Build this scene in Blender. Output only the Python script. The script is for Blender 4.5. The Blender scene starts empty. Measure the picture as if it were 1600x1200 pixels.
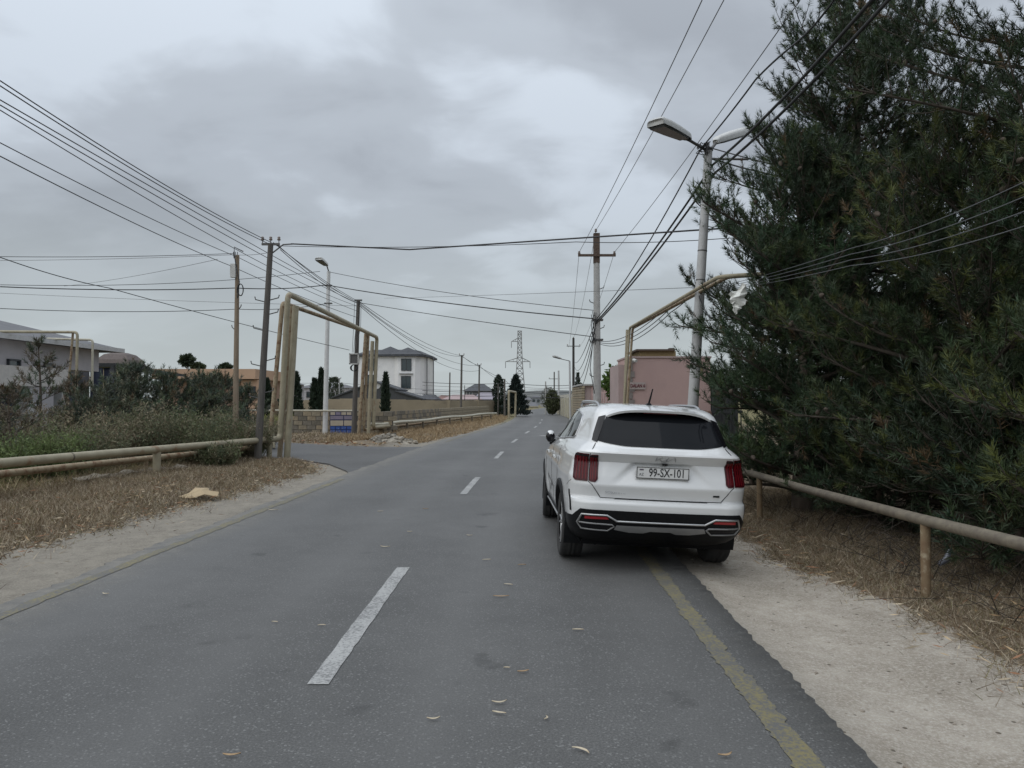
import bpy, bmesh, math, random
import numpy as np
from mathutils import Vector, Matrix

S = bpy.context.scene
COL = S.collection
R = math.radians

# ------------------------------------------------------------------ camera
FPX = 1200.0                      # focal length in pixels of the 1600 px wide photograph
CAMZ = 1.70
PITCH = math.atan(25 / FPX)
cam_d = bpy.data.cameras.new('camera')
cam_d.sensor_width = 36.0
cam_d.lens = 36.0 * FPX / 1600.0
cam_d.clip_start = 0.05
cam_d.clip_end = 4000
cam = bpy.data.objects.new('camera', cam_d)
cam.location = (0, 0, CAMZ)
cam.rotation_euler = (math.pi / 2 + PITCH, 0, 0)
COL.objects.link(cam)
S.camera = cam

# ------------------------------------------------------------------ world: overcast sky
SUN_EL, SUN_AZ = R(52), R(240)     # azimuth measured clockwise from +Y (high on the left, behind thick cloud)
W = bpy.data.worlds.new('World')
S.world = W
W.use_nodes = True
nt = W.node_tree
nt.nodes.clear()
def wn(t, **kw):
    n = nt.nodes.new(t)
    for k, v in kw.items():
        setattr(n, k, v)
    return n
wout = wn('ShaderNodeOutputWorld')
wbg = wn('ShaderNodeBackground')
wbg.inputs['Strength'].default_value = 0.1
sky = wn('ShaderNodeTexSky', sky_type='NISHITA')
sky.sun_disc = False
sky.sun_elevation = SUN_EL
sky.sun_rotation = SUN_AZ
tc = wn('ShaderNodeTexCoord')
sep = wn('ShaderNodeSeparateXYZ')
nt.links.new(tc.outputs['Generated'], sep.inputs[0])
def wmath(op, a, b=None, clamp=False):
    n = wn('ShaderNodeMath', operation=op)
    n.use_clamp = clamp
    for i, v in enumerate((a, b)):
        if v is None:
            continue
        if isinstance(v, (int, float)):
            n.inputs[i].default_value = v
        else:
            nt.links.new(v, n.inputs[i])
    return n.outputs[0]
zc = wmath('MAXIMUM', sep.outputs[2], 0.0)
den = wmath('ADD', zc, 0.30)
px = wmath('DIVIDE', sep.outputs[0], den)
py = wmath('DIVIDE', sep.outputs[1], den)
cmb = wn('ShaderNodeCombineXYZ')
nt.links.new(px, cmb.inputs[0]); nt.links.new(py, cmb.inputs[1])
cmb.inputs[2].default_value = 3.3
def wnoise(scale, detail, rough, dist, seed):
    mp = wn('ShaderNodeMapping')
    mp.inputs['Location'].default_value = seed
    mp.inputs['Scale'].default_value = (1.0, 1.25, 1.0)
    nt.links.new(cmb.outputs[0], mp.inputs[0])
    n = wn('ShaderNodeTexNoise')
    n.inputs['Scale'].default_value = scale
    n.inputs['Detail'].default_value = detail
    n.inputs['Roughness'].default_value = rough
    n.inputs['Distortion'].default_value = dist
    nt.links.new(mp.outputs[0], n.inputs['Vector'])
    return n.outputs['Fac']
n1 = wnoise(1.15, 4.0, 0.5, 0.3, (3.1, 1.7, 0.0))
n2 = wnoise(3.2, 5.0, 0.5, 0.3, (7.1, 2.2, 1.0))
nmix = wmath('ADD', wmath('MULTIPLY', n1, 0.62), wmath('MULTIPLY', n2, 0.38))
ramp = wn('ShaderNodeValToRGB')
ramp.color_ramp.interpolation = 'EASE'
els = ramp.color_ramp.elements
els[0].position = 0.36; els[0].color = (0.325, 0.356, 0.4, 1)
els[1].position = 0.60; els[1].color = (0.565, 0.625, 0.7, 1)
e = els.new(0.5); e.color = (0.425, 0.467, 0.522, 1)
nt.links.new(nmix, ramp.inputs[0])
# pale band low over the horizon
hz = wn('ShaderNodeMapRange'); hz.interpolation_type = 'SMOOTHSTEP'
hz.inputs['From Min'].default_value = 0.0; hz.inputs['From Max'].default_value = 0.30
hz.inputs['To Min'].default_value = 0.85; hz.inputs['To Max'].default_value = 0.0
nt.links.new(zc, hz.inputs['Value'])
mxh = wn('ShaderNodeMixRGB'); mxh.inputs[2].default_value = (0.50, 0.552, 0.56, 1)
nt.links.new(hz.outputs[0], mxh.inputs[0]); nt.links.new(ramp.outputs[0], mxh.inputs[1])
# overcast skies are brighter overhead
gain = wmath('ADD', 1.0, wmath('MULTIPLY', wmath('POWER', zc, 2.2), 1.6))
gsc = wmath('MULTIPLY', gain, 10.0)
vs = wn('ShaderNodeVectorMath', operation='SCALE')
nt.links.new(mxh.outputs[0], vs.inputs[0]); nt.links.new(gsc, vs.inputs['Scale'])
mxs = wn('ShaderNodeMixRGB'); mxs.inputs[0].default_value = 0.96
nt.links.new(sky.outputs[0], mxs.inputs[1]); nt.links.new(vs.outputs[0], mxs.inputs[2])
nt.links.new(mxs.outputs[0], wbg.inputs['Color'])
nt.links.new(wbg.outputs[0], wout.inputs['Surface'])

# ------------------------------------------------------------------ sun behind the cloud
sun_d = bpy.data.lights.new('sun', 'SUN')
sun_d.energy = 1.3
sun_d.angle = R(95)
sun_d.color = (1.0, 0.97, 0.92)
sun = bpy.data.objects.new('sun', sun_d)
sdir = Vector((math.sin(SUN_AZ) * math.cos(SUN_EL), math.cos(SUN_AZ) * math.cos(SUN_EL), math.sin(SUN_EL)))
sun.rotation_euler = (-sdir).to_track_quat('-Z', 'Y').to_euler()
COL.objects.link(sun)

S.view_settings.view_transform = 'Standard'
S.view_settings.look = 'None'
S.view_settings.exposure = 0.0
S.view_settings.gamma = 1.0
S.view_settings.use_curve_mapping = False
S.cycles.max_bounces = 6
S.cycles.diffuse_bounces = 3
S.cycles.transparent_max_bounces = 6

# ------------------------------------------------------------------ helpers
def PX(u, v, Y):
    """world point on the vertical plane at distance Y that lies on the line of sight of photo pixel u, v"""
    dx, dy = (u - 800) / FPX, -(v - 600) / FPX
    d = (dx, math.cos(PITCH) - dy * math.sin(PITCH), math.sin(PITCH) + dy * math.cos(PITCH))
    k = Y / d[1]
    return Vector((d[0] * k, Y, CAMZ + d[2] * k))
def GP(u, v):
    dx, dy = (u - 800) / FPX, -(v - 600) / FPX
    d = (dx, math.cos(PITCH) - dy * math.sin(PITCH), math.sin(PITCH) + dy * math.cos(PITCH))
    k = -CAMZ / d[2]
    return Vector((d[0] * k, d[1] * k, 0))

def smooth(t):
    t = np.clip(t, 0, 1)
    return t * t * (3 - 2 * t)

MATS = {}
def mat(name, c1, c2=None, rough=0.7, scale=6.0, detail=5.0, metal=0.0, bump=0.0, bscale=None, coat=0.0,
        spec=0.5, lo=0.35, hi=0.65, attr=None, c3=None, c3scale=1.0, c3lo=0.55, c3hi=0.7, stretch=(1, 1, 1), trans=0.0, subs=0.0):
    """principled material whose colour is a noise mix of c1 and c2 (and patches of c3)"""
    if name in MATS:
        return MATS[name]
    m = bpy.data.materials.new(name)
    m.use_nodes = True
    t = m.node_tree
    b = t.nodes['Principled BSDF']
    b.inputs['Roughness'].default_value = rough
    b.inputs['Metallic'].default_value = metal
    b.inputs['Specular IOR Level'].default_value = spec
    b.inputs['Coat Weight'].default_value = coat
    b.inputs['Coat Roughness'].default_value = 0.04
    if trans:
        b.inputs['Transmission Weight'].default_value = trans
    c2 = c2 or tuple(x * 0.85 for x in c1)
    co = t.nodes.new('ShaderNodeTexCoord')
    mp = t.nodes.new('ShaderNodeMapping')
    mp.inputs['Scale'].default_value = stretch
    t.links.new(co.outputs['Object'], mp.inputs[0])
    def noise(s, d):
        n = t.nodes.new('ShaderNodeTexNoise')
        n.inputs['Scale'].default_value = s
        n.inputs['Detail'].default_value = d
        n.inputs['Roughness'].default_value = 0.62
        t.links.new(mp.outputs[0], n.inputs['Vector'])
        return n.outputs['Fac']
    def mr(src, a, bb):
        r = t.nodes.new('ShaderNodeMapRange')
        r.inputs['From Min'].default_value = a; r.inputs['From Max'].default_value = bb
        t.links.new(src, r.inputs['Value'])
        return r.outputs[0]
    def mix(f, a, bb):
        x = t.nodes.new('ShaderNodeMixRGB')
        for i, v in ((0, f), (1, a), (2, bb)):
            if isinstance(v, tuple):
                x.inputs[i].default_value = (*v, 1)
            else:
                t.links.new(v, x.inputs[i])
        return x.outputs[0]
    col = mix(mr(noise(scale, detail), lo, hi), c1, c2)
    if c3:
        col = mix(mr(noise(c3scale, 6.0), c3lo, c3hi), col, c3)
    if attr:
        a = t.nodes.new('ShaderNodeAttribute'); a.attribute_name = attr
        mm = t.nodes.new('ShaderNodeMixRGB'); mm.blend_type = 'MULTIPLY'; mm.inputs[0].default_value = 1
        t.links.new(a.outputs['Color'], mm.inputs[1]); t.links.new(col, mm.inputs[2])
        col = mm.outputs[0]
    t.links.new(col, b.inputs['Base Color'])
    if bump:
        bn = t.nodes.new('ShaderNodeBump')
        bn.inputs['Strength'].default_value = bump
        bn.inputs['Distance'].default_value = 0.02
        t.links.new(noise(bscale or scale * 3, 5.0), bn.inputs['Height'])
        t.links.new(bn.outputs[0], b.inputs['Normal'])
    MATS[name] = m
    return m

def tag(o, label=None, cat=None, group=None, kind=None):
    if label: o['label'] = label
    if cat: o['category'] = cat
    if group: o['group'] = group
    if kind: o['kind'] = kind
    return o
def empty(name, loc=(0, 0, 0), rz=0.0, label=None, cat=None, group=None, parent=None):
    o = bpy.data.objects.new(name, None)
    o.empty_display_size = 0.2
    COL.objects.link(o)
    o.location = loc
    o.rotation_euler = (0, 0, rz)
    if parent: o.parent = parent
    return tag(o, label, cat, group)
def link(name, me, m=None, parent=None, loc=None, rot=None):
    o = bpy.data.objects.new(name, me)
    COL.objects.link(o)
    if m is not None and len(me.materials) == 0:
        me.materials.append(m)
    if parent: o.parent = parent
    if loc is not None: o.location = loc
    if rot is not None: o.rotation_euler = rot
    return o

class MB:
    """collects boxes, tubes, prisms; build() links them as one mesh object"""
    def __init__(s):
        s.v = []; s.f = []; s.sm = []
    def add(s, vs, fs, smooth_=False):
        k = len(s.v)
        s.v += [tuple(p) for p in vs]
        s.f += [tuple(i + k for i in f) for f in fs]
        s.sm += [smooth_] * len(fs)
        return s
    def box(s, c, d, rz=0.0, rot=None):
        M = rot if rot is not None else Matrix.Rotation(rz, 3, 'Z')
        c = Vector(c)
        vs = [c + M @ Vector((sx * d[0] / 2, sy * d[1] / 2, sz * d[2] / 2)) for sz in (-1, 1) for sy in (-1, 1) for sx in (-1, 1)]
        return s.add(vs, [(0, 2, 3, 1), (4, 5, 7, 6), (0, 1, 5, 4), (2, 6, 7, 3), (0, 4, 6, 2), (1, 3, 7, 5)])
    def hexa(s, p):
        return s.add(p, [(0, 3, 2, 1), (4, 5, 6, 7), (0, 1, 5, 4), (1, 2, 6, 5), (2, 3, 7, 6), (3, 0, 4, 7)])
    def tube(s, pts, r, n=8, caps=True, sm=True):
        pts = [Vector(p) for p in pts]
        m = len(pts)
        rs = [r] * m if isinstance(r, (int, float)) else list(r)
        T = []
        for i in range(m):
            a = pts[max(i - 1, 0)]; b = pts[min(i + 1, m - 1)]
            d = (b - a)
            T.append(d.normalized() if d.length > 1e-9 else Vector((0, 0, 1)))
        ref = Vector((0, 0, 1)) if abs(T[0].z) < 0.9 else Vector((1, 0, 0))
        N = T[0].cross(ref).normalized()
        vs = []
        for i in range(m):
            N = (N - T[i] * N.dot(T[i]))
            N = N.normalized() if N.length > 1e-6 else T[i].orthogonal().normalized()
            B = T[i].cross(N)
            for k in range(n):
                a = 2 * math.pi * k / n
                vs.append(pts[i] + (N * math.cos(a) + B * math.sin(a)) * rs[i])
        fs = []
        for i in range(m - 1):
            for k in range(n):
                k2 = (k + 1) % n
                fs.append((i * n + k, i * n + k2, (i + 1) * n + k2, (i + 1) * n + k))
        s.add(vs, fs, sm)
        if caps:
            s.add(vs[:n], [tuple(range(n))[::-1]])
            s.add(vs[-n:], [tuple(range(n))])
        return s
    def lathe(s, prof, n=24, M=None, sm=True):
        """prof: (radius, height) list about +Z"""
        vs = []
        for r_, z in prof:
            for k in range(n):
                a = 2 * math.pi * k / n
                p = Vector((r_ * math.cos(a), r_ * math.sin(a), z))
                vs.append(M @ p if M is not None else p)
        fs = [(i * n + k, i * n + (k + 1) % n, (i + 1) * n + (k + 1) % n, (i + 1) * n + k) for i in range(len(prof) - 1) for k in range(n)]
        return s.add(vs, fs, sm)
    def prism(s, poly, z0, z1):
        n = len(poly)
        vs = [(p[0], p[1], z0) for p in poly] + [(p[0], p[1], z1) for p in poly]
        fs = [tuple(range(n))[::-1], tuple(range(n, 2 * n))] + [(i, (i + 1) % n, n + (i + 1) % n, n + i) for i in range(n)]
        return s.add(vs, fs)
    def mesh(s, name):
        me = bpy.data.meshes.new(name)
        me.from_pydata(s.v, [], s.f)
        me.polygons.foreach_set('use_smooth', s.sm)
        me.update()
        return me
    def build(s, name, m, parent=None, loc=None, rot=None):
        return link(name, s.mesh(name), m, parent, loc, rot)

def elbow(pts, rad=0.18, n=5):
    """round the corners of a polyline"""
    pts = [Vector(p) for p in pts]
    out = [pts[0]]
    for i in range(1, len(pts) - 1):
        a, b, c = pts[i - 1], pts[i], pts[i + 1]
        d1 = (a - b).normalized() * min(rad, (a - b).length / 2)
        d2 = (c - b).normalized() * min(rad, (c - b).length / 2)
        for k in range(n + 1):
            t = k / n
            out.append((b + d1) * (1 - t) ** 2 + b * 2 * t * (1 - t) + (b + d2) * t * t)
    out.append(pts[-1])
    return out

def tri_mesh(name, V, F, C=None, smooth_=False):
    me = bpy.data.meshes.new(name)
    V = np.ascontiguousarray(V, dtype=np.float32); F = np.ascontiguousarray(F, dtype=np.int32)
    k = F.shape[1]
    me.vertices.add(len(V)); me.vertices.foreach_set('co', V.ravel())
    me.loops.add(F.size); me.loops.foreach_set('vertex_index', F.ravel())
    me.polygons.add(len(F))
    me.polygons.foreach_set('loop_start', np.arange(0, F.size, k, dtype=np.int32))
    me.polygons.foreach_set('loop_total', np.full(len(F), k, dtype=np.int32))
    if smooth_:
        me.polygons.foreach_set('use_smooth', np.ones(len(F), dtype=bool))
    me.update(calc_edges=True)
    if C is not None:
        a = me.color_attributes.new('tint', 'FLOAT_COLOR', 'POINT')
        C4 = np.ones((len(V), 4), dtype=np.float32); C4[:, :3] = C
        a.data.foreach_set('color', C4.ravel())
    return me

def blades(name, P, D, L, Wd, C, bend=None, leaf=False, rng=None):
    """thin needles (1 triangle) or leaves (rhombus of 2 triangles): bases P, directions D, lengths L, widths Wd, tints C"""
    n = len(P)
    D = D / np.linalg.norm(D, axis=1, keepdims=True)
    rnd = rng.normal(size=(n, 3))
    side = np.cross(D, rnd); side /= np.linalg.norm(side, axis=1, keepdims=True) + 1e-9
    L = np.asarray(L).reshape(-1, 1) * np.ones((n, 1)); Wd = np.asarray(Wd).reshape(-1, 1) * np.ones((n, 1))
    if not leaf:
        V = np.stack([P - side * Wd / 2, P + side * Wd / 2, P + D * L], 1).reshape(-1, 3)
        F = np.arange(3 * n).reshape(-1, 3)
        return tri_mesh(name, V, F, np.repeat(C, 3, 0))
    mid = P + D * L * 0.5
    tip = P + D * L
    if bend is not None:
        tip = tip + bend
    V = np.stack([P, mid - side * Wd / 2, tip, mid + side * Wd / 2], 1).reshape(-1, 3)
    b = np.arange(n).reshape(-1, 1) * 4
    F = np.concatenate([b + np.array([[0, 1, 2]]), b + np.array([[0, 2, 3]])], 0)
    return tri_mesh(name, V, F, np.repeat(C, 4, 0))

# ------------------------------------------------------------------ road geometry
CY = np.array([-30, -8, 0, 4.6, 7.8, 13.9, 22.4, 30.4, 36, 41, 52, 68, 85, 100, 118, 140, 180, 260])
CX = np.array([-1.3, -1.25, -1.2, -1.16, -1.10, -0.88, -0.47, 0.0, 0.42, 0.85, 1.75, 2.65, 3.0, 3.2, 4.2, 6.5, 11.0, 24.0])
def spline(x, xs, ys):
    x = np.asarray(x, float)
    m = np.gradient(ys, xs)
    i = np.clip(np.searchsorted(xs, x) - 1, 0, len(xs) - 2)
    h = xs[i + 1] - xs[i]; t = np.clip((x - xs[i]) / h, 0, 1)
    return (ys[i] * (1 + 2 * t) * (1 - t) ** 2 + h * m[i] * t * (1 - t) ** 2 + ys[i + 1] * t * t * (3 - 2 * t) + h * m[i + 1] * t * t * (t - 1))
def xc(y): return spline(y, CY, CX)
def half_l(y): return 3.12 - 0.5 * smooth((np.asarray(y, float) - 30) / 25)
def half_r(y): return 2.87 - 0.2 * smooth((np.asarray(y, float) - 30) / 25)
def wob(x, s, ph=0.0):
    return np.sin(x * s + ph) * 0.5 + np.sin(x * s * 2.3 + ph * 1.7 + 1.0) * 0.3 + np.sin(x * s * 5.1 + ph * 2.1) * 0.2
SIDE = [(-3.4, 16.6), (-4.0, 18.6), (-4.9, 20.6), (-6.2, 22.2), (-8.6, 23.4), (-14, 25.2), (-45, 36), (-45, 46), (-14, 33.2), (-9.3, 31.0), (-7.0, 29.2), (-5.6, 28.4), (-4.2, 27.9), (-2.9, 28.2), (-2.2, 30.5), (-1.2, 28), (-1.5, 18)]
def in_poly(x, y, poly):
    x = np.asarray(x); y = np.asarray(y)
    c = np.zeros(np.broadcast(x, y).shape, bool)
    n = len(poly)
    for i in range(n):
        x0, y0 = poly[i]; x1, y1 = poly[(i + 1) % n]
        if y0 == y1: continue
        cond = ((y0 > y) != (y1 > y)) & (x < (x1 - x0) * (y - y0) / (y1 - y0) + x0)
        c ^= cond
    return c
def poly_dist(x, y, poly):
    x = np.asarray(x, float); y = np.asarray(y, float)
    d = np.full(np.broadcast(x, y).shape, 1e9)
    n = len(poly)
    for i in range(n):
        ax, ay = poly[i]; bx, by = poly[(i + 1) % n]
        L2 = (bx - ax) ** 2 + (by - ay) ** 2
        t = np.clip(((x - ax) * (bx - ax) + (y - ay) * (by - ay)) / L2, 0, 1)
        d = np.minimum(d, np.hypot(x - ax - t * (bx - ax), y - ay - t * (by - ay)))
    return np.where(in_poly(x, y, poly), 0.0, d)
# edges of the bare shoulders (distance from the camera -> X)
GRY = np.array([-10, 2, 4.9, 6.3, 7.2, 8, 11, 14, 18, 22, 40, 80, 200]); GRX = np.array([3.8, 3.6, 3.42, 3.38, 3.28, 3.02, 2.9, 2.85, 3.0, 3.1, 3.6, 5.2, 14])
GLY = np.array([-10, 2, 8.7, 11, 12.7, 16, 19.4, 20.5, 27, 31, 40, 60, 100, 200]); GLX = np.array([-6.3, -6.1, -5.75, -5.6, -5.3, -5.05, -4.9, -4.95, -4.6, -3.7, -2.5, -0.9, 0.3, 8])
def verge_r(y): return np.interp(y, GRY, GRX) + 0.10 * wob(np.asarray(y, float), 2.1)
def verge_l(y): return np.interp(y, GLY, GLX) + 0.12 * wob(np.asarray(y, float), 1.7, 2.0)
def H(x, y):
    x = np.asarray(x, float); y = np.asarray(y, float)
    c = xc(y)
    er = c + half_r(y); el = c - half_l(y)
    z = np.full(np.broadcast(x, y).shape, -0.04)
    z = z - 0.045 * smooth((x - er) / 0.55)
    n = 0.035 * (np.sin(x * 1.3 + y * 0.7) + np.sin(x * 2.9 - y * 1.9 + 1) * 0.6 + np.sin(y * 3.1 + x) * 0.4)
    vr = np.interp(y, GRY, GRX); vl = np.interp(y, GLY, GLX)
    z = z + smooth((x - vr) / 0.8) * (0.06 + n)
    k = smooth((vl - x) / 0.9) * smooth(poly_dist(x, y, SIDE) / 1.0)
    z = z + k * (0.09 + n)
    return z
# ------------------------------------------------------------------ ground, road
def asphalt(name, base, grain, dust=None):
    m = bpy.data.materials.new(name); m.use_nodes = True
    t = m.node_tree; b = t.nodes['Principled BSDF']
    co = t.nodes.new('ShaderNodeTexCoord')
    def tex(kind, s, **kw):
        n = t.nodes.new(kind); n.inputs['Scale'].default_value = s
        for k, v in kw.items(): n.inputs[k].default_value = v
        t.links.new(co.outputs['Object'], n.inputs['Vector']); return n
    def ramp(src, p):
        r = t.nodes.new('ShaderNodeValToRGB'); e = r.color_ramp.elements
        while len(e) > 1: e.remove(e[0])
        e[0].position = p[0][0]; e[0].color = (*p[0][1], 1)
        for q, c in p[1:]:
            x = e.new(q); x.color = (*c, 1)
        t.links.new(src, r.inputs[0]); return r.outputs[0]
    def mix(f, a, c, mode='MIX'):
        x = t.nodes.new('ShaderNodeMixRGB'); x.blend_type = mode
        for i, v in ((0, f), (1, a), (2, c)):
            if isinstance(v, (int, float)): x.inputs[i].default_value = v
            elif isinstance(v, tuple): x.inputs[i].default_value = (*v, 1)
            else: t.links.new(v, x.inputs[i])
        return x.outputs[0]
    big = tex('ShaderNodeTexNoise', 0.35, Detail=6.0, Roughness=0.6)
    mid = tex('ShaderNodeTexNoise', 3.0, Detail=6.0, Roughness=0.65)
    fine = tex('ShaderNodeTexNoise', 75.0, Detail=4.0, Roughness=0.8)
    vor = tex('ShaderNodeTexVoronoi', 95.0)
    lo = tuple(x * 0.78 for x in base); hi = tuple(x * 1.18 for x in base)
    col = ramp(big.outputs['Fac'], [(0.3, lo), (0.7, hi)])
    col = mix(1.0, col, ramp(mid.outputs['Fac'], [(0.3, (0.9, 0.9, 0.9)), (0.7, (1.1, 1.1, 1.1))]), 'MULTIPLY')
    col = mix(1.0, col, ramp(fine.outputs['Fac'], [(0.3, (0.5, 0.5, 0.5)), (0.52, (0.95, 0.95, 0.95)), (0.75, (1.75, 1.75, 1.72))]), 'MULTIPLY')
    sp = t.nodes.new('ShaderNodeSeparateColor'); t.links.new(vor.outputs['Color'], sp.inputs[0])
    gm = t.nodes.new('ShaderNodeMath'); gm.operation = 'GREATER_THAN'; gm.inputs[1].default_value = 0.955
    t.links.new(sp.outputs[0], gm.inputs[0])
    col = mix(gm.outputs[0], col, grain)
    if dust:      # pale sand blown over the asphalt near its edges ("tint" carries how much)
        a = t.nodes.new('ShaderNodeAttribute'); a.attribute_name = 'tint'
        sc = t.nodes.new('ShaderNodeSeparateColor'); t.links.new(a.outputs['Color'], sc.inputs[0])
        dn = tex('ShaderNodeTexNoise', 5.0, Detail=7.0, Roughness=0.7)
        ml = t.nodes.new('ShaderNodeMath'); ml.operation = 'MULTIPLY'
        rr = t.nodes.new('ShaderNodeMapRange'); rr.inputs['From Min'].default_value = 0.3; rr.inputs['From Max'].default_value = 0.7
        t.links.new(dn.outputs['Fac'], rr.inputs['Value'])
        t.links.new(sc.outputs[0], ml.inputs[0]); t.links.new(rr.outputs[0], ml.inputs[1])
        col = mix(ml.outputs[0], col, dust)
        # polished wheel tracks
        wt = t.nodes.new('ShaderNodeMath'); wt.operation = 'MULTIPLY'; wt.inputs[1].default_value = 0.35
        t.links.new(sc.outputs[1], wt.inputs[0])
        col = mix(wt.outputs[0], col, tuple(x * 1.35 for x in base))
    st = tex('ShaderNodeTexNoise', 1.7, Detail=3.0, Roughness=0.5)
    col = mix(1.0, col, ramp(st.outputs['Fac'], [(0.26, (0.62, 0.62, 0.62)), (0.33, (1.0, 1.0, 1.0))]), 'MULTIPLY')
    t.links.new(col, b.inputs['Base Color'])
    b.inputs['Roughness'].default_value = 0.62
    b.inputs['Specular IOR Level'].default_value = 0.4
    bn = t.nodes.new('ShaderNodeBump'); bn.inputs['Strength'].default_value = 0.5; bn.inputs['Distance'].default_value = 0.006
    t.links.new(fine.outputs['Fac'], bn.inputs['Height']); t.links.new(bn.outputs[0], b.inputs['Normal'])
    return m
M_ROAD = asphalt('asphalt', (0.096, 0.095, 0.092), (0.165, 0.165, 0.16), (0.215, 0.2, 0.17))
M_SIDE = asphalt('asphalt_newer', (0.088, 0.086, 0.083), (0.16, 0.16, 0.16))

def grid_sheet(xs, ys, zf, colf=None, name='g'):
    X, Y = np.meshgrid(xs, ys)
    Z = zf(X, Y)
    V = np.stack([X, Y, Z], -1).reshape(-1, 3)
    nx, ny = len(xs), len(ys)
    i = np.arange(nx - 1)[None, :] + np.arange(ny - 1)[:, None] * nx
    F = np.stack([i, i + 1, i + nx + 1, i + nx], -1).reshape(-1, 4)
    C = colf(X, Y).reshape(-1, 3) if colf else None
    return tri_mesh(name, V, F, C, True)

def ground_mat():
    m = bpy.data.materials.new('soil_and_sand'); m.use_nodes = True
    t = m.node_tree; b = t.nodes['Principled BSDF']; b.inputs['Roughness'].default_value = 0.95
    b.inputs['Specular IOR Level'].default_value = 0.15
    co = t.nodes.new('ShaderNodeTexCoord')
    def nz(s, d=6.0, r=0.65):
        n = t.nodes.new('ShaderNodeTexNoise'); n.inputs['Scale'].default_value = s; n.inputs['Detail'].default_value = d
        n.inputs['Roughness'].default_value = r; t.links.new(co.outputs['Object'], n.inputs['Vector']); return n.outputs['Fac']
    def mr(src, a, c, lo=0.0, hi=1.0):
        r = t.nodes.new('ShaderNodeMapRange'); r.inputs['From Min'].default_value = a; r.inputs['From Max'].default_value = c
        r.inputs['To Min'].default_value = lo; r.inputs['To Max'].default_value = hi
        t.links.new(src, r.inputs['Value']); return r.outputs[0]
    def mix(f, a, c, mode='MIX'):
        x = t.nodes.new('ShaderNodeMixRGB'); x.blend_type = mode
        for i, v in ((0, f), (1, a), (2, c)):
            if isinstance(v, (int, float)): x.inputs[i].default_value = v
            elif isinstance(v, tuple): x.inputs[i].default_value = (*v, 1)
            else: t.links.new(v, x.inputs[i])
        return x.outputs[0]
    a = t.nodes.new('ShaderNodeAttribute'); a.attribute_name = 'tint'
    sc = t.nodes.new('ShaderNodeSeparateColor'); t.links.new(a.outputs['Color'], sc.inputs[0])
    sand = mix(mr(nz(1.1), 0.38, 0.62), (0.275, 0.242, 0.198), (0.4, 0.36, 0.305))
    sand = mix(mr(nz(6.0, 8, 0.75), 0.42, 0.72, 0, 0.85), sand, (0.215, 0.18, 0.14))
    sand = mix(mr(nz(52.0, 5, 0.8), 0.46, 0.66, 0, 0.85), sand, (0.5, 0.465, 0.41))
    # scattered dark and pale pebbles
    v = t.nodes.new('ShaderNodeTexVoronoi'); v.inputs['Scale'].default_value = 23.0; t.links.new(co.outputs['Object'], v.inputs['Vector'])
    vs_ = t.nodes.new('ShaderNodeSeparateColor'); t.links.new(v.outputs['Color'], vs_.inputs[0])
    g1 = mr(vs_.outputs[0], 0.965, 0.968); g2 = mr(v.outputs['Distance'], 0.36, 0.28)
    mm = t.nodes.new('ShaderNodeMath'); mm.operation = 'MULTIPLY'; t.links.new(g1, mm.inputs[0]); t.links.new(g2, mm.inputs[1])
    sand = mix(mm.outputs[0], sand, (0.12, 0.1, 0.08))
    soil = mix(mr(nz(2.0), 0.35, 0.65), (0.17, 0.132, 0.092), (0.245, 0.2, 0.145))
    soil = mix(mr(nz(24.0), 0.4, 0.7, 0, 0.7), soil, (0.12, 0.085, 0.055))
    # ragged border
    ad = t.nodes.new('ShaderNodeMath'); ad.operation = 'ADD'; t.links.new(sc.outputs[0], ad.inputs[0])
    t.links.new(mr(nz(4.0), 0.3, 0.7, -0.35, 0.35), ad.inputs[1])
    col = mix(mr(ad.outputs[0], 0.4, 0.6), soil, sand)
    # damp, compacted grey dirt beside the asphalt
    grey = mix(mr(nz(3.0), 0.35, 0.65), (0.175, 0.158, 0.132), (0.255, 0.232, 0.192))
    grey = mix(mr(nz(48.0, 4), 0.46, 0.66, 0, 0.6), grey, (0.33, 0.305, 0.26))
    grey = mix(mr(nz(11.0, 4), 0.5, 0.7, 0, 0.6), grey, (0.13, 0.115, 0.095))
    col = mix(sc.outputs[1], col, grey)
    # far fields: olive scrub
    field = mix(mr(nz(0.15), 0.35, 0.65), (0.13, 0.125, 0.06), (0.2, 0.165, 0.09))
    col = mix(sc.outputs[2], col, field)
    t.links.new(col, b.inputs['Base Color'])
    bn = t.nodes.new('ShaderNodeBump'); bn.inputs['Strength'].default_value = 0.6; bn.inputs['Distance'].default_value = 0.03
    t.links.new(nz(22.0, 7, 0.75), bn.inputs['Height']); t.links.new(bn.outputs[0], b.inputs['Normal'])
    return m
xs = np.unique(np.round(np.concatenate([[-900, -500, -300, -200, -140, -100, -75, -60, -50, -42, -36, -31, -27, -24], np.arange(-21, -12, 0.7), np.arange(-12, 8, 0.15), np.arange(8, 20, 1.0), [22, 26, 32, 40, 55, 75, 100, 150, 250, 450, 900]]), 4))
ys = np.unique(np.round(np.concatenate([[-60, -40, -25, -15, -8, -4, -1], np.arange(1, 26, 0.15), np.arange(26, 60, 0.5), np.arange(60, 140, 2.0), [150, 170, 200, 250, 320, 420, 600, 900, 1500]]), 4))
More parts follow.
